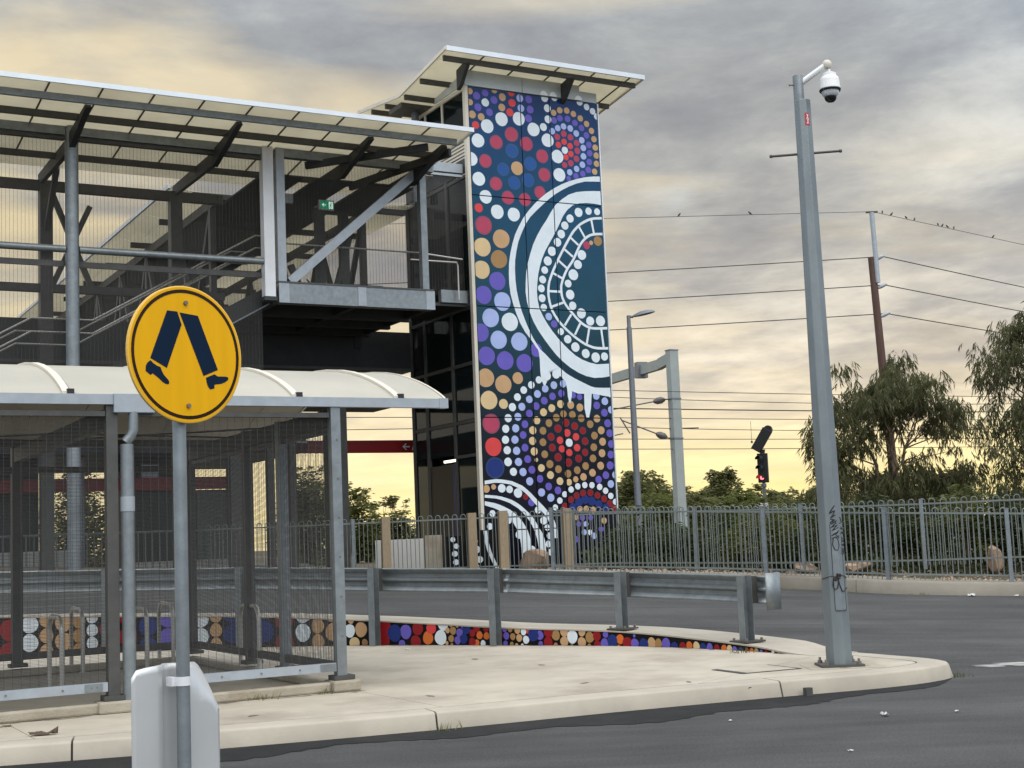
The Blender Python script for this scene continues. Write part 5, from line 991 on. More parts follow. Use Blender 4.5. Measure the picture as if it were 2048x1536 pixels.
hoop(-4.75, 18.9, 'taller looking steel bike hoop directly behind the yellow sign post')
hoop(-3.25, 16.9, 'steel bike hoop right of the yellow sign post near the corner post')

# ------------------------------------------------------------------ crossing sign in the foreground
SY = R(50)
cs = root('crossing_sign', 'round yellow crossing sign with walking legs above a bent white sign back', 'road sign', (-1.51, 6.3, 0), SY)
mb = MB(); mb.tube([(0, 0, 0), (0, 0, 2.74)], 0.0302, 20); mb.build('post', 'galv', cs, smooth=True)
MB().box(-0.14, 0.14, -0.14, 0.14, -0.02, 0.05).build('post_footing', 'kerb', cs)
ZC = 2.4925; YD = -0.055
def disc_ring(r0, r1, y, n=72):
    vs = []; fs = []
    for k in range(n): a = 2 * math.pi * k / n; vs += [(r0 * math.cos(a), y, ZC + r0 * math.sin(a)), (r1 * math.cos(a), y, ZC + r1 * math.sin(a))]
    for k in range(n): q = (k + 1) % n; fs.append((2 * k, 2 * k + 1, 2 * q + 1, 2 * q))
    return vs, fs
RD = 0.312
d = root('dummy', None, None); bpy.data.objects.remove(d)
mb = MB(); prof = [(0.0, 0.010), (0.300, 0.010), (RD, 0.007), (RD, -0.006), (RD - .006, -0.008), (0.0, -0.008)]; n = 72; k0 = len(prof)
for a in range(n):
    for r_, y in prof: mb.v.append((r_ * math.cos(2 * math.pi * a / n), YD + y, ZC + r_ * math.sin(2 * math.pi * a / n)))
for a in range(n):
    for j in range(k0 - 1): q = (a + 1) % n; mb.f.append((a * k0 + j, q * k0 + j, q * k0 + j + 1, a * k0 + j + 1)); mb.m.append(0 if j in (4,) else 1)
disc = mb.build('sign_disc', ['yellow', 'yellow_rim'], cs)
mb = MB(); mb.add(*disc_ring(RD * 0.895, RD * 0.945, YD - 0.0092)); mb.build('sign_ring', 'signring', disc, fixn=False)
def sym(L, y): return [((u + 0.011) * 1.183, y, ZC + (z - 2.4925)) for u, z in L]
for name, L in (('leg_symbol', [(-0.099, 2.683), (-0.052, 2.683), (-0.033, 2.625), (-0.103, 2.423), (-0.177, 2.462)]),
                ('leg_symbol', [(-0.042, 2.68), (0.044, 2.674), (0.135, 2.432), (0.066, 2.399)]),
                ('shoe_symbol', [(-0.176, 2.452), (-0.190, 2.440), (-0.197, 2.426), (-0.198, 2.402), (-0.176, 2.386), (-0.167, 2.394), (-0.143, 2.377), (-0.122, 2.358), (-0.109, 2.351), (-0.098, 2.350), (-0.093, 2.356), (-0.096, 2.368), (-0.117, 2.391), (-0.126, 2.408), (-0.132, 2.425), (-0.147, 2.429), (-0.164, 2.440)]),
                ('shoe_symbol', [(0.077, 2.392), (0.118, 2.411), (0.134, 2.402), (0.172, 2.404), (0.182, 2.402), (0.186, 2.396), (0.183, 2.389), (0.170, 2.378), (0.151, 2.369), (0.117, 2.363), (0.117, 2.346), (0.096, 2.339), (0.085, 2.355), (0.080, 2.372)])):
    mb = MB(); mb.add(sym(L, YD - 0.0094), [tuple(range(len(L)))]); mb.build(name, 'signnavy', disc, fixn=False)
for u, z in ((-.004, 2.726), (0.004, 2.259)): mb = MB(); mb.tube([(u, YD - 0.008, z), (u, YD - 0.018, z)], 0.0105, 8); mb.build('bolt', 'bolt', disc, smooth=True)
# bent bare aluminium sign below, strapped behind the post
L = [(-0.213, 0.056), (-0.190, 0.054), (-0.15, 0.050), (-0.10, 0.044), (-0.075, 0.047), (-0.058, 0.062), (-0.045, 0.085), (-0.030, 0.094), (0.0, 0.092), (0.025, 0.074), (0.06, 0.062), (0.11, 0.055), (0.150, 0.052), (0.172, 0.051), (0.19, 0.050), (0.205, 0.050), (0.216, 0.050)]
mb = MB(); zt_ = [1.070, 1.103, 1.110, 1.115, 1.117, 1.118, 1.118, 1.117, 1.116, 1.115, 1.113, 1.110, 1.105, 1.088, 1.05, 0.985, 0.91]; k = len(L); NZ = 22
L = [(u * 1.083, y) for u, y in L]
for i, (u, y) in enumerate(L):
    for j in range(NZ + 1):
        z = lerp(0.45, zt_[i], j / NZ)
        fold = 0.0
        dd = (u - 0.076) * 0.74 + (z - 1.067) * 0.67          # upper right corner bent backwards along a diagonal crease
        if u > 0.05 and dd > 0: fold = 0.9 * dd
        mb.v.append((u, y + fold, z))
for i in range(k - 1):
    for j in range(NZ): a = i * (NZ + 1) + j; mb.f.append((a, a + NZ + 1, a + NZ + 2, a + 1)); mb.m.append(0)
o = mb.build('sign_back', 'signback', cs, smooth=True); md = o.modifiers.new('thickness', 'SOLIDIFY'); md.thickness = 0.003
mb = MB(); n = 20
for z in (1.020, 1.060):
    for q in range(n + 1): a = R(-205 + 230 * q / n); mb.v.append((0.0335 * math.cos(a), 0.0335 * math.sin(a), z))
for q in range(n): mb.f.append((q, q + 1, n + 2 + q, n + 1 + q)); mb.m.append(0)
mb.box(-0.052, -0.030, 0.010, 0.055, 1.020, 1.060); o = mb.build('strap', 'steel_white', cs, smooth=True)

# ------------------------------------------------------------------ camera pole
cp = root('camera_pole', 'tall octagonal steel camera pole with graffiti at the tip of the island', 'pole', (3.29, 14.85, PATHZ), R(0))
PA = R(12)
def pr(z): return lerp(0.143, 0.092, (z - 0.17) / 6.05)
def octo(z, phi):
    """outline of the octagonal shaft at height z in direction phi"""
    a = ((phi - PA) % (math.pi / 4)) - math.pi / 8; return pr(z) * math.cos(math.pi / 8) / math.cos(a)
mb = MB(); zs = [0.17, 2, 4, 6.22]
for z in zs:
    for q in range(8): a = PA + q * math.pi / 4; mb.v.append((pr(z) * math.cos(a), pr(z) * math.sin(a), z))
for i in range(3):
    for q in range(8): mb.f.append((i * 8 + q, i * 8 + (q + 1) % 8, i * 8 + 8 + (q + 1) % 8, i * 8 + 8 + q)); mb.m.append(0)
mb.f.append(tuple(24 + q for q in range(8))); mb.m.append(0); shaft = mb.build('shaft', 'pole_zinc', cp, bevel=0.006)
MB().box(-0.22, 0.22, -0.20, 0.20, 0.155, 0.178).build('base_plate', 'galv_dark', cp)
mb = MB(); mb.box(-0.36, 0.40, -0.32, 0.3, 0.1505, 0.1535); mb.build('grout_pad', 'plinth', cp)
for u, t in ((-.17, -.15), (.17, -.15), (-.17, .15), (.17, .15)): mb = MB(); mb.tube([(u, t, .178), (u, t, .205)], .026, 6); mb.tube([(u, t, .205), (u, t, .235)], .014, 6); mb.build('anchor_bolt', 'bolt', cp)
mb = MB(); mb.tube([(-.03, 0, 6.2), (-.03, 0, 6.50)], 0.056, 14); mb.build('spigot', 'galv', cp, smooth=True)
mb = MB(); mb.tube([(-.085, 0, 6.40), (-.125, 0, 6.405)], 0.008, 6); mb.tube([(-.122, 0, 6.405), (-.132, 0, 6.406)], .014, 6); mb.build('set_screw', 'bolt', cp)
arm = MB(); arm.tube([(0.0, 0, 6.42), (0.265, -0.05, 6.59)], 0.033, 12); arm = arm.build('arm', 'offwhite', cp, smooth=True)
mb = MB(); mb.lathe([(0.0, .05), (.025, .046), (.045, .028), (.052, 0.0), (.048, -.03), (.04, -.042), (0.0, -.042)], (0.285, -.053, 6.60), 16); mb.build('arm_elbow', 'cream_trim', arm, smooth=True)
camx = (0.30, -0.055)
mb = MB(); mb.lathe([(0, .30), (.018, .30), (.02, .27), (.05, .262), (.075, .25), (.078, .22), (.098, .20), (.105, .17), (.109, .10), (.113, .085), (.113, .075), (0.0, .075)], (camx[0], camx[1], 6.245), 28)
camo = mb.build('camera_housing', 'offwhite', cp, smooth=True)
mb = MB(); mb.lathe([(0.0, .010), (.115, .010), (.119, 0.0), (.112, -.014), (0.0, -.014)], (camx[0], camx[1], 6.31), 28); mb.build('housing_ring', 'camdark', camo, smooth=True)
mb = MB(); mb.lathe([(0.096, .0), (.092, -.02), (.083, -.045), (.066, -.06), (0.0, -.06)], (camx[0], camx[1], 6.297), 24); mb.build('dome_collar', 'fascia', camo, smooth=True)
mb = MB(); mb.lathe([(0.068, .0), (.066, -.02), (.054, -.045), (.032, -.062), (0.0, -.068)], (camx[0], camx[1], 6.238), 24); mb.build('dome', 'camdark', camo, smooth=True)
mb = MB(); mb.tube([(-.385, 0, 5.615), (.39, 0, 5.645)], 0.014, 8); mb.tube([(-.39, 0, 5.615), (-.365, 0, 5.616)], .019, 8); mb.tube([(.368, 0, 5.644), (.394, 0, 5.645)], .019, 8); mb.build('step_bar', 'galv_dark', cp, smooth=True)
def surf(phi, z, e=0.0015): r_ = octo(z, phi) + e; return (r_ * math.cos(phi), r_ * math.sin(phi), z)
def patch(p0, p1, z0, z1, e, n=8):
    mb = MB()
    for i in range(n + 1):
        a = lerp(p0, p1, i / n); mb.v += [surf(a, z0, e), surf(a, z1, e)]
    for i in range(n): mb.f.append((2 * i, 2 * i + 2, 2 * i + 3, 2 * i + 1)); mb.m.append(0)
    return mb
FW = -math.pi / 2
patch(FW - .02, FW + .62, 5.92, 6.06, .0018).build('red_sticker', 'redlabel', cp, fixn=False)
mb = MB()
for a, b in (((.18, 6.045), (.42, 5.99)), ((.42, 5.99), (.18, 5.935)), ((.40, 6.045), (.20, 5.99)), ((.2, 5.99), (.42, 5.935))): mb.tube([surf(FW + a[0], a[1], .003), surf(FW + b[0], b[1], .003)], 0.004, 4)
mb.build_each('sticker_mark', 'white', cp, fixn=False)
# maintenance hatch with wire clasp
patch(FW - .22, FW + .72, 0.735, 1.62, .004, 12).build('hatch', 'galv', cp, fixn=False)
mb = MB(); hp = [(-.25, 1.62), (-.25, .76), (-.21, .725), (.70, .725), (.74, .76), (.74, 1.62)]
P_ = []
for (a, za), (b, zb_) in zip(hp, hp[1:]):
    for i in range(7): P_.append(surf(FW + lerp(a, b, i / 7), lerp(za, zb_, i / 7), .004))
mb.tube(P_, 0.0035, 4); mb.build('hatch_gap', 'joint', cp)
mb = MB()
mb.tube([surf(FW + a, z, .008) for a, z in ((-1.3, 1.055), (-.7, 1.075), (-.35, 1.085), (-.05, 1.075), (.25, 1.09), (.6, 1.085), (1.0, 1.06))], .004, 5)
mb.tube([surf(FW + a, z, .012) for a, z in ((-.05, 1.08), (-.25, 1.05), (-.32, .99), (-.18, .945), (0.02, .96), (.10, 1.02), (.06, 1.08))], .006, 5)
mb.tube([surf(FW + a, z, .012) for a, z in ((.08, 1.08), (.18, .99), (.38, .925), (.62, .925), (.85, .96))], .006, 5)
for k in range(7): a, z = .06 + .26 * math.sin(k * 2.4), 1.075 + .035 * math.cos(k * 1.9); mb.tube([surf(FW + .05, 1.07, .012), surf(FW + a, z, .022)], .011, 5)
mb.build('cable_clasp', 'rubber', cp)
# hand-written tags: strokes read from top to bottom along the shaft
def stroke_set(strokes, r_):
    mb = MB()
    for st_ in strokes:
        pp = []
        for (x0, y0), (x1, y1) in zip(st_, st_[1:]):
            for i in range(4): pp.append((lerp(x0, x1, i / 4), lerp(y0, y1, i / 4)))
        pp.append(st_[-1]); out_ = []
        for x, y in pp:
            px_ = 1560 + x / 4.04; py_ = 980 + y / 4.04
            z = 0.15 + (1331 - py_) * 14.6 / 2800 * 1.0; cxp = 1680 - (1331 - py_) * 0.0675
            s_ = (px_ - cxp) * 14.6 / 2800; phi = FW + math.asin(max(-.99, min(.99, s_ / pr(z)))); out_.append(surf(phi, z, .0025))
        mb.tube(out_, r_, 5)
    return mb
stroke_set([[(420, 128), (398, 160), (378, 190), (424, 168), (408, 204), (386, 228), (428, 204)], [(388, 236), (424, 242), (386, 262), (392, 276), (438, 250)], [(404, 236), (410, 262)], [(436, 266), (390, 306), (446, 284), (398, 332), (456, 304)],
            [(462, 330), (398, 370), (452, 346)], [(420, 352), (462, 392)], [(398, 392), (462, 372)], [(412, 388), (404, 440), (424, 484), (448, 488), (460, 450), (452, 408), (430, 380)]], .0062).build_each('graffiti_tag', 'ink', cp, fixn=False)
stroke_set([[(474, 222), (486, 262), (470, 274)], [(470, 312), (500, 318)], [(484, 300), (486, 326)], [(472, 346), (508, 338)], [(490, 342), (476, 366)], [(490, 346), (510, 372)], [(480, 388), (512, 396), (488, 412), (514, 428)], [(486, 388), (488, 424)], [(482, 444), (512, 456), (496, 440)], [(478, 480), (500, 476), (510, 500), (500, 526), (482, 516), (484, 492), (500, 496), (502, 512)]], .0042).build_each('graffiti_tag', 'ink', cp, fixn=False)

# ------------------------------------------------------------------ street lamp, gantry, power pole, signal
sl_ = root('street_lamp', 'grey street lamp with a single flat head beside the mural tower', 'street lamp', (3.1, 36.0, 0.95))
mb = MB(); mb.tube([(0, 0, .95), (0, 0, 6.95)], 0.095, 14, r1=0.068); mb.build('pole', 'lampgrey', sl_, smooth=True)
mb = MB(); mb.tube([(0, 0, 6.93), (0, 0, 7.26)], 0.05, 12); mb.tube([(0, 0, 7.24), (0.12, 0, 7.22)], 0.035, 10); mb.build('spigot', 'lampgrey', sl_, smooth=True)
mb = MB(); pr_ = [(0.06, .035, .02), (.16, .085, .06), (.30, .14, .10), (.46, .17, .10), (.60, .135, .075), (.69, .05, .025)]
for x, w, h in pr_:
    for q in range(14): a = 2 * math.pi * q / 14; mb.v.append((x, w * math.cos(a), 7.20 + x * .19 + (h if math.sin(a) > 0 else h * .25) * math.sin(a)))
for i in range(len(pr_) - 1):
    for q in range(14): mb.f.append((i * 14 + q, i * 14 + (q + 1) % 14, i * 14 + 14 + (q + 1) % 14, i * 14 + 14 + q)); mb.m.append(0)
mb.f.append(tuple(range(14))); mb.m.append(0); mb.f.append(tuple((len(pr_) - 1) * 14 + q for q in range(14))); mb.m.append(0)
hd = mb.build('lamp_head', 'lampgrey', sl_, smooth=True)
mb = MB(); mb.add([(.20 + .34 * (.5 + .5 * math.cos(q * math.pi / 6)), .10 * math.sin(q * math.pi / 6), 7.222 + .19 * (.17 + .34 * (.5 + .5 * math.cos(q * math.pi / 6)))) for q in range(12)], [tuple(range(12))[::-1]]); mb.build('lens', 'camdark', hd, fixn=False)

gn = root('catenary_gantry', 'pale green steel gantry mast carrying the railway overhead wires', 'gantry', (6.95, 60.0, 0.9), R(30))
mb = MB(); mb.box(-.22, .22, -.17, .17, .9, 9.42); mb.build('mast', 'gantry', gn, bevel=0.01)
mb = MB(); bd = Vector((-0.34, 0.94, 0)); rot = Matrix.Rotation(-R(30), 4, 'Z'); bl = rot @ bd
mb.bar(Vector((0, 0, 9.12)) + bl * 0.15, Vector((0, 0, 9.12)) + bl * 1.2 + Vector((0, 0, -.12)), .26, .46); mb.bar(Vector((0, 0, 8.98)) + bl * 1.2, Vector((0, 0, 8.98)) + bl * 26, .26, .44); mb.build_each('boom', 'gantry', gn)
mb = MB(); c = Vector((0, 0, 8.98)) + bl * 3.0; mb.bar(c, c + bl * .35, .5, .72); mb.build('boom_splice', 'lampgrey', gn)
MB().box(-.24, .24, -.19, .19, 9.42, 9.46).build('mast_cap', 'lampgrey', gn)
left = rot @ Vector((-1, -0.15, 0))
def ins(z, z2, ln):
    p0 = Vector((0, 0, z)) + left * .3; mb = MB(); dv = (left + Vector((0, 0, z2))).normalized(); p1 = p0 + dv * .12; p2 = p0 + dv * .62
    mb.tube([p0 - left * .1, p1], .03, 8); mb.tube([p2, p2 + dv * ln], .03, 8); a = mb.build_each('cantilever_arm', 'insul', gn)[0]
    mb = MB(); mb.tube([p1, p1.lerp(p2, .3), p1.lerp(p2, .7), p2], [.07, .15, .15, .07], 10); mb.build('insulator', 'insul', a, smooth=True)
    mb = MB(); mb.box(-.24, .24, -.19, .19, z - .03, z + .03); mb.build('mast_band', 'lampgrey', gn)
ins(7.33, -0.16, 2.2); ins(5.62, 0.42, 1.6)
mb = MB(); p = Vector((0, 0, 6.05)); mb.tube([p + left * .3, p - left * 1.0], .03, 6); mb.tube([Vector((0, 0, 5.9)) + left * 2.3 , Vector((0, 0, 5.6)) + left * 4.0], .03, 6); mb.tube([Vector((0, 0, 6.6)) + left * 2.4, Vector((0, 0, 5.9)) + left * 2.0], .03, 6); mb.build_each('steady_arm', 'insul', gn)

WD = Vector((math.sin(R(62)), math.cos(R(62)), 0))
for i, (z, l) in enumerate(((7.52, 'highest railway overhead wire beside the gantry mast'), (7.20, 'second highest railway wire just above the upper insulator arm'), (6.93, 'railway overhead wire passing between the gantry insulator arms'), (6.78, 'railway overhead wire a hand below the middle one'),
                         (6.46, 'railway wire crossing the mast between both insulators'), (6.02, 'railway wire from which short droppers hang'), (5.50, 'second lowest railway overhead wire above the bushes'), (5.14, 'lowest railway overhead wire above the bushes'))):
    wv = root('overhead_wire', l, 'overhead wire', (6.95, 60.0 + (i % 3) * .9 - .9, z), 0, 'railway overhead wires'); ROOTZ[wv.name] = 0
    mb = MB(); pts = []
    for k in range(41): s = -22 + 66 * k / 40; sag = 0.0009 * ((s + 6) % 33 - 16.5) ** 2 * (1 if i in (1, 5) else .25); pts.append((WD.x * s, WD.y * s, sag))
    mb.tube(pts, 0.016, 5); mb.build('conductor', 'cable', wv)
    if i == 5:
        for s in (4.2, 14.0, -9.0): mb = MB(); mb.tube([(WD.x * s, WD.y * s, -.52), (WD.x * s, WD.y * s, .42)], .010, 5); mb.box(WD.x * s - .04, WD.x * s + .04, WD.y * s - .04, WD.y * s + .04, -.56, -.46); mb.build('dropper', 'cable', wv)

pp = root('power_pole', 'tall rust brown power pole with a grey steel top section rising behind the gum tree', 'power pole', (15.95, 60.0, 0.9))
mb = MB(); mb.tube([(.28, 0, .9), (-.10, 0, 13.15)], 0.21, 14, r1=.15); mb.build('pole', 'ppole', pp, smooth=True)
mb = MB(); mb.tube([(.08, -.12, 12.0), (.02, -.12, 15.1)], 0.105, 10); mb.build('top_extension', 'galv_light', pp, smooth=True)
MB().box(-.22, .28, -.16, -.02, 15.1, 15.16).build('earth_peak', 'galv_dark', pp)
for z in (13.16, 11.91, 10.65):
    x0 = lerp(.28, -.10, (z - .9) / 12.2); mb = MB(); mb.tube([(x0 + .14, 0, z - .12), (x0 + .3, 0, z - .06), (x0 + .48, 0, z + .02), (x0 + .56, 0, z + .03)], [.07, .09, .08, .03], 10); mb.build('insulator', 'galv_light', pp, smooth=True)
for zl, x0, l in ((13.16, 16.36, 'upper of the three power lines tied to the brown pole'), (11.91, 16.33, 'middle of the three power lines tied to the brown pole'), (10.65, 16.33, 'lower of the three power lines tied to the brown pole')):
    w = root('power_line', l, 'power line', (x0, 60, zl), 0, 'power lines on the brown pole'); ROOTZ[w.name] = 0
    pts = [(-(1 - k / 20) * 30, 0, -.0016 * 0 - .12 * math.sin(math.pi * min(1, (1 - k / 20)))  - .25 * (1 - k / 20)) for k in range(21)]; mb = MB(); mb.tube(pts, .022, 5); mb.build('left_span', 'cable', w)
    pts = [(9.4 * 3 * k / 24, 9.0 * 3 * k / 24, -.15 * math.sin(math.pi * k / 24)) for k in range(25)]; mb = MB(); mb.tube(pts, .024, 5); mb.build('right_span', 'cable', w)
w = root('earth_wire', 'thin topmost wire with birds running over the tip of the power pole', 'power line', (16.03, 60, 15.17)); ROOTZ[w.name] = 0
mb = MB(); mb.tube([(-30 + k * 1.5, 0, .5 * (1 - k / 20)) for k in range(21)], .013, 5); mb.build('left_span', 'cable', w)
mb = MB(); mb.tube([(10.05 * 3 * k / 24, 9.5 * 3 * k / 24, .12 * min(1, k / 8)) for k in range(25)], .013, 5); mb.build('right_span', 'cable', w)
def bird(x, y, z, label, yaw):
    b = root('bird', label, 'bird', (x, y, z), yaw, 'small birds perched on the top wire'); b.scale = (.68, .68, .68); ROOTZ[b.name] = 0
    mb = MB(); mb.tube([(-.15, 0, -.02), (-.10, 0, .01), (-.06, 0, .05), (0, 0, .09), (.05, 0, .14), (.075, 0, .175), (.09, 0, .20), (.105, 0, .205), (.13, 0, .20)], [.008, .014, .040, .058, .052, .036, .036, .022, .004], 8); mb.build('body', 'bird', b, smooth=True)
    mb = MB(); mb.tube([(0, .015, .05), (.005, .015, -.005)], .006, 4); mb.tube([(0, -.015, .05), (.005, -.015, -.005)], .006, 4); mb.build_each('legs', 'bird', b)
def ew(px_, left=False):
    if left: return (px_, 60.0, 15.17 + .5 * min(1, (16.03 - px_) / 30) + .012)
    t = (px_ - 16.03); return (px_, 60 + t * 9.5 / 10.05, 15.17 + .12 * min(1, t / 10.05) + .012)
for xx, l, yw in ((16.62, 'bird closest to the power pole on the right hand top wire', 1.2), (17.15, 'second bird along from the power pole on the top wire', .3), (18.05, 'bird right of the first pair, followed closely by another', 2.0), (18.55, 'fourth bird from the pole before the wide gap', .9), (20.05, 'leftmost bird of the cluster of four on the wire', 1.6), (20.32, 'second bird in the tight cluster of four', .5), (20.66, 'third bird in the tight cluster of four', 2.4), (21.08, 'rightmost bird of the cluster of four on the wire', 1.0), (23.8, 'lone bird far along the top wire above the right hand tree', .2)):
    bird(*ew(xx), l, yw)
bird(*ew(7.6, True), 'lone bird on the left hand top wire nearest the mural tower', .4); bird(*ew(10.7, True), 'lone bird on the left hand top wire near the camera pole', 2.7)

sg = root('rail_signal', 'dark railway signal showing red with a tilted route indicator on top', 'signal', (7.93, 45.0, 0.92), R(-20))
mb = MB(); mb.tube([(0.04, 0, .92), (0, 0, 3.2)], .06, 10, r1=.05); mb.build('post', 'lampgrey', sg, smooth=True)
mb = MB(); mb.tube([(0, 0, 2.95), (0, 0, 3.05)], .085, 10); mb.build('collar', 'lampgrey', sg)
MB().box(-.15, .12, -.075, -.055, 2.33, 2.45).build('number_plate', 'offwhite', sg)
hd = MB().box(-.16, .17, -.06, .09, 3.08, 4.02).build('signal_head', 'signalblack', sg, bevel=.015)
mb = MB(); mb.prism([(-.05, 4.02), (.08, 4.02), (.10, 4.14), (-.08, 4.14)], 1, -.05, .08); mb.build('neck', 'signalblack', sg)
for z, m_ in ((3.85, 'darklens'), (3.55, 'darklens'), (3.24, 'redlamp')):
    mb = MB(); mb.tube([(-.03, -.060, z), (-.03, -.075, z)], .075 if m_ != 'redlamp' else .062, 16); mb.build('lens', m_, hd, smooth=True)
    mb = MB(); n = 12
    for q in range(n + 1):
        a = R(-10 + 200 * q / n); mb.v += [(-.03 + .095 * math.cos(a), -.058, z + .095 * math.sin(a)), (-.09 + .095 * math.cos(a), -.30, z - .01 + .10 * math.sin(a))]
    for q in range(n): mb.f.append((2 * q, 2 * q + 2, 2 * q + 3, 2 * q + 1)); mb.m.append(0)
    o = mb.build('hood', 'signalblack', hd); md = o.modifiers.new('thickness', 'SOLIDIFY'); md.thickness = .006
ri = MB(); c_, s_ = math.cos(R(-33)), math.sin(R(-33))
def rt(u, v): return (.02 + u * c_ - v * s_, 4.46 + u * s_ + v * c_)
ri.prism([rt(-.15, -.40), rt(.16, -.40), rt(.16, .38), rt(-.15, .38)], 1, -.12, .12); ro = ri.build('route_indicator', 'signalblack', sg, bevel=.01)
mb = MB(); mb.prism([rt(.02 + .14 * math.cos(q * math.pi / 8), .36 + .16 * math.sin(q * math.pi / 8)) for q in range(9)], 1, -.10, .10); mb.build('indicator_cap', 'signalblack', ro)

# ------------------------------------------------------------------ station building seen through the shelter
TO = Vector((-0.796, 34.0, 0.9))
st = root('station_building', 'dark station platform building with round columns and a red band behind the shelter', 'building', TO, YAW)
mb = MB(); mb.box(-16, -2.6, 5.0, 12, 4.13, 4.72); mb.build('canopy', 'stationdark', st)
MB().box(-16, -2.6, 4.9, 5.0, 4.36, 4.42).build('canopy_light', 'fascia', st)
for a, b in ((-8.86, -4.2), (-16, -9.2)): MB().box(a, b, 6.42, 6.5, 3.27, 3.60).build('red_band', 'redband', st)
MB().box(-16, -9.1, 6.9, 7.2, .9, 4.12).build('wall', 'stationdark', st)
MB().box(-6.72, -5.14, 6.6, 9.0, .9, 4.12).build('wall', 'stationdark', st)
MB().box(-5.12, -4.1, 6.6, 9.0, .9, 3.26).build('wall', 'stationgreen', st)
for u, r_ in ((-8.27, .16), (-8.98, .11), (-12.0, .16)): mb = MB(); mb.tube([(u, 6.2, .9), (u, 6.2, 4.12)], r_, 16); mb.build('column', 'galv_light', st, smooth=True)
nbx = MB().box(-6.66, -6.12, 6.45, 6.58, 3.30, 3.98).build('notice_frame', 'galv_dark', st); MB().box(-6.61, -6.17, 6.43, 6.448, 3.35, 3.93).build('notice_sheet', 'notice', nbx)
MB().box(-16, -2.4, 5.6, 12, .5, 1.20).build('platform', 'wallconc', st)
MB().box(-16, -8.3, 5.9, 6.05, 1.2, 1.80).build('low_wall', 'wallconc', st); MB().box(-7.0, -4.3, 5.9, 6.05, 1.2, 1.42).build('low_wall', 'wallconc', st)
mb = MB()
for k in range(64): u = -15.8 + k * .18; mb.bar((u, 5.4, .9), (u, 5.4, 2.15), .028)
tag(mb.build('balustrade', 'fence', st), kind='stuff')
for z in (1.05, 2.15): MB().box(-15.9, -4.3, 5.38, 5.42, z, z + .05).build('balustrade_rail', 'fence', st)
for u in (-3.9, -3.3): MB().box(u, u + .18, 4.4, 4.6, .9, 5.4).build('column', 'galv_dark', st)

rs = root('platform_sign', 'dark red platform direction sign with a white arrow hung under the footbridge', 'sign', TO, YAW)
MB().box(-3.9, 0.72, 5.0, 5.06, 4.10, 4.43).build('sign_panel', 'redband', rs)
mb = MB(); y = 4.994; ax, az_ = .30, 4.265
mb.add([(ax - .11, y, az_), (ax - .01, y, az_ + .09), (ax + .03, y, az_ + .09), (ax - .045, y, az_ + .018), (ax + .11, y, az_ + .018), (ax + .11, y, az_ - .018), (ax - .045, y, az_ - .018), (ax + .03, y, az_ - .09), (ax - .01, y, az_ - .09)], [tuple(range(9))])
mb.add([(.47, y, 4.17), (.51, y, 4.17), (.575, y, 4.36), (.535, y, 4.36)], [(0, 1, 2, 3)]); mb.add([(.615, y, 4.17), (.655, y, 4.17), (.585, y, 4.36), (.545, y, 4.36)], [(0, 1, 2, 3)]); mb.add([(.50, y - .001, 4.225), (.63, y - .001, 4.225), (.62, y - .001, 4.255), (.51, y - .001, 4.255)], [(0, 1, 2, 3)])
mb.build_each('arrow_and_letter', 'white', rs, fixn=False)
for u in (-3.7, .6): MB().box(u, u + .04, 5.0, 5.05, 4.43, 5.32).build('hanger', 'galv_dark', rs)

# low walls and boulders behind the fence
lw = root('precast_wall', 'pale precast concrete wall behind the fence left of the tower', 'wall', (-2.6, 34.6, .85), R(2))
MB().box(-.92, .28, -.06, .06, .85, 1.72).build('panel', 'wallconc', lw, bevel=.01); MB().box(.30, .72, -.07, .05, .85, 1.79).build('panel', 'plinth', lw, bevel=.01)
pw = root('painted_wall', 'low black side wall painted with white dots at the foot of the mural tower', 'wall', (-1.08, 33.85, .85), R(4))
MB().box(-.66, -.28, -.06, .06, .85, 1.74).build('panel', 'wallblack', pw); MB().box(-.05, .62, -.06, .06, .85, 1.86).build('panel', 'wallblack', pw)
mb = MB(); y = -.064
for u, z, r_, c in ((-.5, 1.66, .06, 'w'), (-.42, 1.50, .065, 'w'), (-.46, 1.32, .07, 'w'), (-.44, 1.12, .07, 'w'), (-.43, .95, .06, 'w'), (.04, 1.60, .06, 't'), (.07, 1.40, .085, 'w'), (.13, 1.16, .08, 'w'), (.06, .98, .06, 'w')):
    mb.add([(u + r_ * math.cos(q * math.pi / 9), y, z + r_ * math.sin(q * math.pi / 9)) for q in range(18)], [tuple(range(18))], PK.index(c))
q_ = [(.24, 1.84), (.26, 1.6), (.32, 1.35), (.42, 1.1), (.52, .88)]
for a, b in zip(q_, q_[1:]): mb.add([(a[0], y, a[1]), (b[0], y, b[1]), (b[0] + .09, y, b[1]), (a[0] + .09, y, a[1])], [(0, 1, 2, 3)], 0)
mb.build('dot_painting', PM, pw, fixn=False)
def boulder(x, y, z, sx_, sy_, sz_, label, seed):
    rnd = random.Random(seed); bm = bmesh.new(); bmesh.ops.create_icosphere(bm, subdivisions=3, radius=1)
    dirs = [(Vector((rnd.gauss(0, 1), rnd.gauss(0, 1), rnd.gauss(0, .6))).normalized(), rnd.uniform(.50, .85)) for _ in range(16)]
    for v in bm.verts:
        for dv, h in dirs:
            e = v.co.dot(dv)
            if e > h: v.co -= dv * (e - h)
        v.co *= 1 + rnd.uniform(-.015, .015); v.co.x *= sx_; v.co.y *= sy_; v.co.z = v.co.z * sz_
    me = bpy.data.meshes.new('boulder'); bm.to_mesh(me); bm.free(); me.materials.append(M['stone']); o = bpy.data.objects.new('boulder', me); COL.objects.link(o); o.location = (x, y, z); o.rotation_euler = (0, 0, rnd.uniform(0, 3))
    tag(o, label, 'boulder', 'sandstone boulders behind the fence')
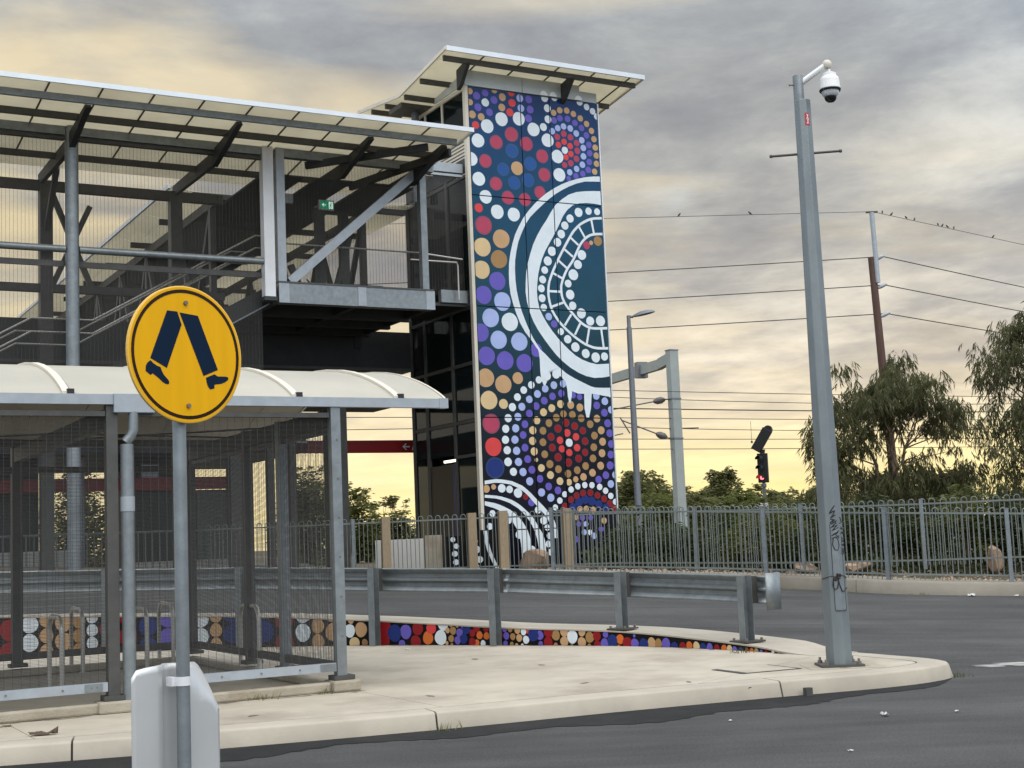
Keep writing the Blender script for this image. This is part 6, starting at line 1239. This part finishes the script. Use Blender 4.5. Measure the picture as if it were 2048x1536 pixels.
boulder(.38, 33.3, 1.02, .52, .45, .34, 'big orange sandstone boulder at the foot of the mural', 2)
boulder(9.72, 28.9, .84, .20, .2, .33, 'upright pinkish boulder behind the fence at far right', 5)
boulder(7.0, 29.5, .74, .55, .4, .15, 'flat pale boulder behind the fence just right of the camera pole', 8)
boulder(6.0, 29.9, .76, .40, .3, .11, 'small squat boulder behind the fence left of the camera pole', 11)

# litter and drains
def scrap(x, y, z, w, h, label, name='litter', m_='litter', cat='litter', seed=0):
    rnd = random.Random(seed + 3); mb = MB(); n = 5
    for i in range(n):
        for j in range(n): mb.v.append((w * (i / (n - 1) - .5) + rnd.uniform(-.1, .1) * w, h * (j / (n - 1) - .5) + rnd.uniform(-.1, .1) * h, abs(rnd.gauss(0, .22)) * min(w, h) + .004))
    for i in range(n - 1):
        for j in range(n - 1): a = i * n + j; mb.f.append((a, a + n, a + n + 1, a + 1)); mb.m.append(0)
    o = mb.build(name, m_, fixn=False); o.location = (x, y, z); o.rotation_euler = (0, 0, rnd.uniform(0, 3)); tag(o, label, cat, 'scraps of litter on the ground')
    md = o.modifiers.new('thickness', 'SOLIDIFY'); md.thickness = .002
scrap(-1.6, 19.6, PATHZ, .07, .05, 'white crumpled scrap on the path in front of the dotted wall', seed=1)
scrap(3.01, 12.0, 0.006, .09, .05, 'white paper scrap on the dark road below the kerb', seed=2)
scrap(3.63, 12.05, 0.006, .035, .03, 'tiny white scrap on the road right of the paper scrap', seed=3)
scrap(8.35, 26.25, road_z(8.35, 26.25) + .006, .20, .12, 'larger white sheet lying in the gutter below the fence kerb', seed=4)
scrap(9.15, 26.15, road_z(9.15, 26.15) + .006, .12, .07, 'crumpled pale scrap in the gutter at far right', seed=5)
scrap(-4.01, 11.85, PATHZ, .20, .09, 'dark dry leaf on the footpath edge at lower left', 'dry_leaf', 'leafdry', 'leaf', 6)
scrap(1.72, 12.05, 0.006, .035, .02, 'small white fleck on the road left of the paper scrap', seed=7)
scrap(2.3, 10.2, 0.006, .04, .025, 'white fleck on the near road at the bottom of the view', seed=9)
scrap(-4.6, 12.55, PATHZ, .16, .06, 'brown leaf against the shelter plinth at left', 'dry_leaf', 'plinth', 'leaf', 8)
def spout_block(x, y, z, r_, label):
    b = root('drain_outlet', label, 'drain', (x, y, z), R(24), 'kerb drain outlets'); ROOTZ[b.name] = 0
    mb = MB(); mb.tube([(0, -.02, 0), (0, .04, 0)], r_, 12); mb.build('pipe_mouth', 'black', b)
spout_block(2.13, 13.545, .088, .030, 'round drain hole in the kerb face left of the open joint'); 
b = root('drain_outlet', 'square grey drain outlet at the kerb foot right of the open joint', 'drain', (2.70, 13.62, .03), R(22), 'kerb drain outlets'); ROOTZ[b.name] = 0
MB().box(-.035, .035, -.03, .03, -.03, .05).build('pipe_mouth', 'galv_dark', b)
# grass tufts in kerb cracks
mb = MB()
for cx, cy in ((-.72, 12.25), (4.42, 14.72), (2.62, 16.9), (-2.0, 14.25), (-2.6, 13.9), (-3.2, 13.55), (5.9, 28.0), (7.5, 26.5)):
    for k in range(26):
        x, y = cx + random.gauss(0, .09), cy + random.gauss(0, .05); h = random.uniform(.03, .09); a = random.uniform(0, 6.3); z = .0 if cy < 13 or cx > 4 else .15
        if cy > 20: z = road_z(x, y)
        dx, dy = .006 * math.cos(a), .006 * math.sin(a); mb.add([(x - dx, y - dy, z), (x + dx, y + dy, z), (x + random.gauss(0, .03), y + random.gauss(0, .03), z + h)], [(0, 1, 2)])
tag(mb.build('grass', 'leaf_olive', fixn=False), kind='stuff')
# ------------------------------------------------------------------ vegetation
def leaf_cloud(mb, c, r, n, size, droop=0.6, narrow=0.25, rnd=random, flat=0.8, fine=1.0):
    """n leaf blades hung in bunches through an uneven ellipsoid"""
    cx, cy, cz = c; bunches = max(3, n // 14)
    for b in range(bunches):
        while True:
            x, y, z = rnd.uniform(-1, 1), rnd.uniform(-1, 1), rnd.uniform(-1, 1); q = x * x + y * y + z * z
            if q <= 1.0 and rnd.random() < 0.30 + 0.70 * q: break
        bx_, by_, bz_ = cx + x * r, cy + y * r, cz + z * r * flat
        for k in range(14):
            px_, py_, pz_ = bx_ + rnd.gauss(0, r * .13 * fine), by_ + rnd.gauss(0, r * .13 * fine), bz_ + rnd.gauss(0, r * .15 * fine)
            L_ = size * rnd.uniform(.6, 1.25); a = rnd.uniform(0, 6.283); dn = rnd.uniform(-.15, 1) * droop
            d = Vector((math.cos(a) * (1 - abs(dn) * .7), math.sin(a) * (1 - abs(dn) * .7), -dn)).normalized(); s = d.cross(Vector((rnd.gauss(0, 1), rnd.gauss(0, 1), rnd.gauss(0, 1)))).normalized() * L_ * narrow * .5
            p = Vector((px_, py_, pz_)); m = p + d * L_ * .45; e = p + d * L_
            mb.add([p, m + s, e, m - s], [(0, 1, 2, 3)])
def strand_cloud(mb, c, r, n, size, rnd):
    """drooping strings of narrow gum leaves"""
    for b in range(n // 7):
        while True:
            x, y, z = rnd.uniform(-1, 1), rnd.uniform(-1, 1), rnd.uniform(-1, 1); q = x * x + y * y + z * z
            if q <= 1.0 and rnd.random() < 0.35 + 0.65 * q: break
        p = Vector((c[0] + x * r * 1.25 + rnd.gauss(0, .06), c[1] + y * r * 1.25, c[2] + z * r + rnd.gauss(0, .08))); a = rnd.uniform(0, 6.283); out_ = Vector((x, y, 0)) * .55 + Vector((math.cos(a), math.sin(a), 0)) * .45; dn = rnd.uniform(-.1, .3)
        for k in range(7):
            dn = min(1.3, dn + .15); st_ = (out_ * (1 - dn * .5) + Vector((0, 0, -dn * .8))) * size * .22; p = p + st_
            L_ = size * rnd.uniform(.6, 1.2); d = Vector((out_.x * .5 + rnd.gauss(0, .28), out_.y * .5 + rnd.gauss(0, .28), -rnd.uniform(.35, 1.2))).normalized()
            s = d.cross(Vector((rnd.gauss(0, 1), rnd.gauss(0, 1), rnd.gauss(0, .4)))).normalized() * L_ * .075; m = p + d * L_ * .4; e = p + d * L_ + Vector((0, 0, -.02))
            mb.add([p, m + s, e, m - s], [(0, 1, 2, 3)])
def limb(mb, a, b, r0, r1, rnd, wob=.06, n=5):
    a, b = Vector(a), Vector(b); L_ = (b - a).length; pts = []
    for i in range(n + 1):
        t = i / n; p = a.lerp(b, t); 
        if 0 < i < n: p += Vector((rnd.gauss(0, wob * L_), rnd.gauss(0, wob * L_), rnd.gauss(0, wob * .4 * L_)))
        pts.append(p)
    mb.tube(pts, r0, 7, r1=r1); return pts
def tree(name, label, cat, base, clumps, trunk_r, leafm, n_per, size, seed, group=None, droop=.6, narrow=.25, stems=1, lean=0, fork=.35, fine=1.0, strands=False):
    rnd = random.Random(seed); t = root(name, label, cat, base, 0, group); bz = base[2]; bx_, by_ = base[0], base[1]
    cs_ = [(c[0] - bx_, c[1] - by_, c[2], c[3]) for c in clumps]
    top = max(c[2] for c in cs_); mb = MB(); nodes = []
    for s in range(stems):
        off_ = (rnd.uniform(-.25, .25) * stems ** .5 * .5, rnd.uniform(-.2, .2)); tgt = cs_[rnd.randrange(len(cs_))] if stems > 1 else (sum(c[0] for c in cs_) / len(cs_), 0, top, 0)
        hz = lerp(bz, top, .55); pts = limb(mb, (off_[0] * .4, off_[1] * .4, bz - .1), (lerp(off_[0], tgt[0], fork) + lean, tgt[1] * fork, hz), trunk_r * (1 if s == 0 else .65), trunk_r * .45, rnd, .03, 6); nodes += pts[2:]
    for c in cs_:
        src = min(nodes, key=lambda p: (p - Vector(c[:3])).length + (0.8 if p.z > c[2] else 0)); limb(mb, src, (c[0], c[1], c[2] + c[3] * .2), trunk_r * .28, trunk_r * .06, rnd, .07, 4)
        for _ in range(3):
            e = Vector((c[0] + rnd.gauss(0, c[3] * .5), c[1] + rnd.gauss(0, c[3] * .5), c[2] + rnd.gauss(0, c[3] * .4))); limb(mb, Vector(c[:3]), e, trunk_r * .09, trunk_r * .03, rnd, .08, 3)
    mb.build('trunk', 'bark', t, smooth=True)
    mb = MB()
    if strands:
        for c in cs_:
            for _ in range(5):
                k = rnd.uniform(.35, .75); strand_cloud(mb, (c[0] + rnd.gauss(0, c[3] * .85), c[1] + rnd.gauss(0, c[3] * .85), c[2] + rnd.gauss(0, c[3] * .7) + .08), c[3] * k, int(n_per * .42 * (c[3] * k / .25) ** 2 * rnd.uniform(.5, 1.3)), size, rnd)
    else:
      for c in cs_: leaf_cloud(mb, c[:3], c[3], int(n_per * (c[3] / .45) ** 2), size, droop, narrow, rnd, fine=fine)
    mb.build('crown', leafm, t, fixn=False); return t
GUM = [(10.79, 42.03, 5.86, 0.42), (11.85, 43.08, 6.17, 0.45), (12.1, 41.15, 5.48, 0.45), (10.54, 43.08, 5.13, 0.45), (11.07, 41.55, 5.12, 0.54), (12.03, 41.82, 4.95, 0.48), (13.2, 42.79, 4.69, 0.42), (9.87, 41.78, 4.14, 0.45), (9.28, 42.12, 3.21, 0.39), (8.82, 40.87, 2.59, 0.3), (10.44, 42.61, 3.11, 0.51), (11.39, 42.09, 3.35, 0.35), (11.34, 41.59, 2.51, 0.45), (12.55, 42.69, 2.49, 0.42), (13.06, 41.53, 2.95, 0.33), (13.0, 41.89, 3.64, 0.24), (11.96, 41.12, 3.64, 0.2), (9.29, 41.77, 2.3, 0.39), (10.35, 41.29, 2.17, 0.51), (13.12, 41.43, 2.21, 0.27),
       (10.2, 42.0, 4.65, .40), (11.4, 42.3, 5.75, .45), (12.7, 42.2, 5.15, .36), (9.6, 41.8, 3.65, .36), (11.2, 42.6, 4.5, .45), (13.5, 42.0, 3.0, .26), (12.2, 42.0, 2.0, .4), (9.4, 42, 4.0, .4), (10.0, 42, 5.2, .4), (12.9, 42, 4.2, .4), (13.3, 42, 4.9, .3), (10.9, 42, 2.6, .5), (12.0, 42, 3.0, .45), (13.0, 42, 2.6, .4), (9.9, 42, 2.6, .45), (11.6, 42, 1.9, .5)]
tree('gum_tree', 'drooping gum tree with a domed open crown standing in front of the brown power pole', 'tree', (11.4, 42.0, .9), GUM, .10, 'leaf_euc', 600, .23, 3, droop=.95, narrow=.17, stems=3, fork=.4, strands=True)
EUC = [(13.98, 38.5, 6.52, 0.38), (13.19, 37.56, 5.87, 0.35), (13.93, 37.97, 5.62, 0.46), (13.56, 38.96, 5.33, 0.27), (14.42, 38.92, 4.87, 0.41), (13.69, 38.45, 4.85, 0.24), (13.36, 38.08, 4.01, 0.41), (13.69, 37.55, 3.68, 0.54), (12.85, 37.32, 3.43, 0.24), (13.85, 38.94, 2.94, 0.52), (13.27, 38.03, 2.31, 0.35), (14.09, 37.23, 6.74, 0.49), (14.67, 38.25, 5.9, 0.68), (14.58, 38.55, 3.44, 0.81), (14.4, 38.2, 7.1, .45), (15.2, 38.3, 6.6, .7), (15.4, 38.2, 4.8, .8), (13.5, 38.0, 5.9, .4), (14.0, 38.0, 4.3, .5), (13.9, 38.1, 2.0, .6)]
tree('gum_tree', 'bushier gum tree cut off by the right edge of the view', 'tree', (14.7, 38.2, .9), EUC, .13, 'leaf_euc', 560, .20, 5, droop=.7, narrow=.24, stems=2, fork=.3, strands=True)
# small trees and shrubs on the skyline
def bush(x, y, w, h, label, m_, seed, name='shrub', zb=.88, dens=1.0, size=.13, group=None, spiky=.0, cat='shrub'):
    rnd = random.Random(seed); n = max(6, int(w * h * 6.5)); cl = []
    for i in range(n):
        u = rnd.uniform(-1, 1); v = rnd.uniform(.12, 1) * (1 - .45 * u * u); cl.append((x + u * w * .42, y + rnd.uniform(-.3, .3) * w * .6, zb + h * v * .86, rnd.uniform(.16, .30) * (w * h) ** .5))
    for _ in range(int(3 + spiky * 6)): u = rnd.uniform(-.8, .8); cl.append((x + u * w * .4, y, zb + h * rnd.uniform(.86, 1.02), rnd.uniform(.08, .15) * (w * h) ** .5))
    return tree(name, label, cat, (x, y, zb), cl, .035 * (w * h) ** .5 + .01, m_, int(430 * dens), size, seed, group, droop=.25, narrow=.36, stems=3, fork=.6)
for i, (x, y, w, h, m_, l) in enumerate([
    (2.9, 33.2, 1.9, 1.25, 'leaf_dark', 'dark leafy shrub behind the fence against the mural foot'), (4.2, 32.3, 1.8, 1.12, 'leaf_dark', 'dark shrub behind the fence below the street lamp'),
    (5.5, 31.3, 1.8, 1.25, 'leaf_olive', 'olive green shrub behind the fence below the gantry mast'), (6.6, 30.7, 1.7, 1.2, 'leaf_dark', 'dark shrub behind the fence between gantry and rail signal'),
    (7.6, 30.2, 1.7, 1.25, 'leaf_dark', 'dense dark shrub behind the fence right under the rail signal'), (8.5, 29.8, 1.6, 1.15, 'leaf_dark', 'dark shrub behind the fence left of the camera pole'),
    (9.3, 29.5, 1.6, 1.3, 'leaf_olive', 'olive shrub behind the fence right of the camera pole'), (10.2, 29.3, 1.7, 1.35, 'leaf_dark', 'dark shrub behind the fence below the gum tree trunk'),
    (11.2, 29.2, 1.7, 1.3, 'leaf_dark', 'dark shrub behind the fence at the second last post'), (12.2, 29.1, 1.8, 1.4, 'leaf_olive', 'broad olive shrub behind the fence near the right edge'), (13.3, 29.1, 1.9, 1.45, 'leaf_dark', 'last dark shrub behind the fence at the right edge')]):
    bush(x, y, w, h, l, m_, 20 + i, size=.12, group='shrubs behind the fence', dens=1.25)
for i, (x, y, w, h, m_, l, sp) in enumerate([
    (6.15, 74, 2.0, 4.1, 'leaf_far', 'rounded far bush on the skyline just right of the mural tower', .4), (7.35, 76, 1.9, 4.0, 'leaf_far', 'far bush on the skyline between street lamp and gantry mast', .5), (8.6, 72, 1.3, 2.8, 'leaf_red', 'low reddish shrub at the foot of the gantry mast', .5),
    (9.6, 74, 1.9, 3.0, 'leaf_far', 'low far bush right of the gantry mast', .3), (10.95, 75, 1.8, 4.0, 'leaf_far', 'wispy taller far bush midway between gantry and rail signal', 1.0), (12.2, 74, 1.9, 3.0, 'leaf_olive', 'low green far bush left of the rail signal', .3),
    (13.9, 75, 1.8, 2.8, 'leaf_olive', 'low far bush right of the rail signal', .3), (15.3, 75, 1.9, 2.9, 'leaf_far', 'low far bush just left of the camera pole', .4), (21.5, 78, 3.2, 2.6, 'leaf_olive', 'low green far bush between the two gum trees', .2), (24.2, 80, 3.6, 3.3, 'leaf_dark', 'dark far tree crown left of the right hand gum tree', .2),
    (6.9, 70, 3.2, 2.5, 'leaf_olive', 'low spreading green far bush in front of the street lamp foot', .2), (8.9, 70, 3.0, 2.35, 'leaf_far', 'low spreading far bush right behind the gantry mast foot', .2), (11.0, 70, 3.4, 2.4, 'leaf_olive', 'low spreading far bush below the wispy taller one', .2),
    (13.0, 70, 3.2, 2.35, 'leaf_far', 'low spreading far bush right behind the rail signal post', .2), (14.9, 69, 2.8, 2.3, 'leaf_olive', 'low spreading far bush beside the camera pole', .2), (18.3, 70, 3.4, 2.9, 'leaf_dark', 'dark far shrub under the drooping gum tree', .3)]):
    bush(x, y, w, h, l, m_, 50 + i, 'far_shrub', size=.22, group='far bushes along the railway', spiky=sp, dens=.6)
for i, (x, y, w, h, m_, l, nm) in enumerate([
    (-8.3, 55, 1.9, 3.7, 'leaf_far', 'leafy small tree seen through the shelter side mesh', 'small_tree'), (-6.5, 56, 1.5, 3.0, 'leaf_olive', 'rounded green bush just right of the shelter corner post', 'shrub'), (-5.5, 57, 1.3, 2.4, 'leaf_olive', 'low green bush behind the fence under the platform sign', 'shrub'),
    (-4.6, 55, 1.3, 2.5, 'leaf_far', 'bush on the skyline close to the lift shaft', 'shrub'), (-17.6, 56, 2.2, 4.4, 'leaf_far', 'sparse tree beyond the platform between the two round columns', 'small_tree'), (-16.0, 57, 1.9, 4.4, 'leaf_far', 'sparse tree beyond the platform right of the thick round column', 'small_tree'), (-18.6, 60, 1.8, 3.0, 'leaf_dark', 'low dark bush beyond the platform at the left', 'shrub')]):
    bush(x, y, w, h, l, m_, 80 + i, nm, size=.18, group='trees beyond the platform', spiky=.5, dens=(.10 if x < -12 else .45), cat='tree' if nm == 'small_tree' else 'shrub')
mb = MB(); rnd = random.Random(99)
for k in range(9000):
    x = rnd.uniform(1.6, 15); y = kline(x) + rnd.uniform(2.6, 6.0); z = ground_z(x, y) + rnd.uniform(0, .35); a = rnd.uniform(0, 6.28); L_ = rnd.uniform(.08, .22)
    d = Vector((math.cos(a), math.sin(a), rnd.uniform(.2, 1.4))).normalized(); s = d.cross(Vector((rnd.gauss(0, 1), rnd.gauss(0, 1), .1))).normalized() * .03; p = Vector((x, y, z)); mb.add([p, p + d * L_ * .5 + s, p + d * L_, p + d * L_ * .5 - s], [(0, 1, 2, 3)])
tag(mb.build('ground_cover', 'leaf_dark', fixn=False), kind='stuff')
mb = MB()
for k in range(900):
    x = rnd.uniform(.2, 14); y = kline(x) + rnd.uniform(.9, 3.2); z = ground_z(x, y) + .02; r_ = rnd.uniform(.015, .06); pts = []
    for q in range(6): a = q * 1.047; pts.append((x + r_ * math.cos(a) * rnd.uniform(.7, 1.2), y + r_ * math.sin(a) * rnd.uniform(.7, 1.2), z))
    pts.append((x, y, z + r_ * .8)); mb.add(pts, [(i, (i + 1) % 6, 6) for i in range(6)])
tag(mb.build('gravel', 'stone', fixn=False), kind='stuff')
for o in bpy.data.objects:
    if o.name.startswith('mesh_screen'): o['kind'] = 'stuff'
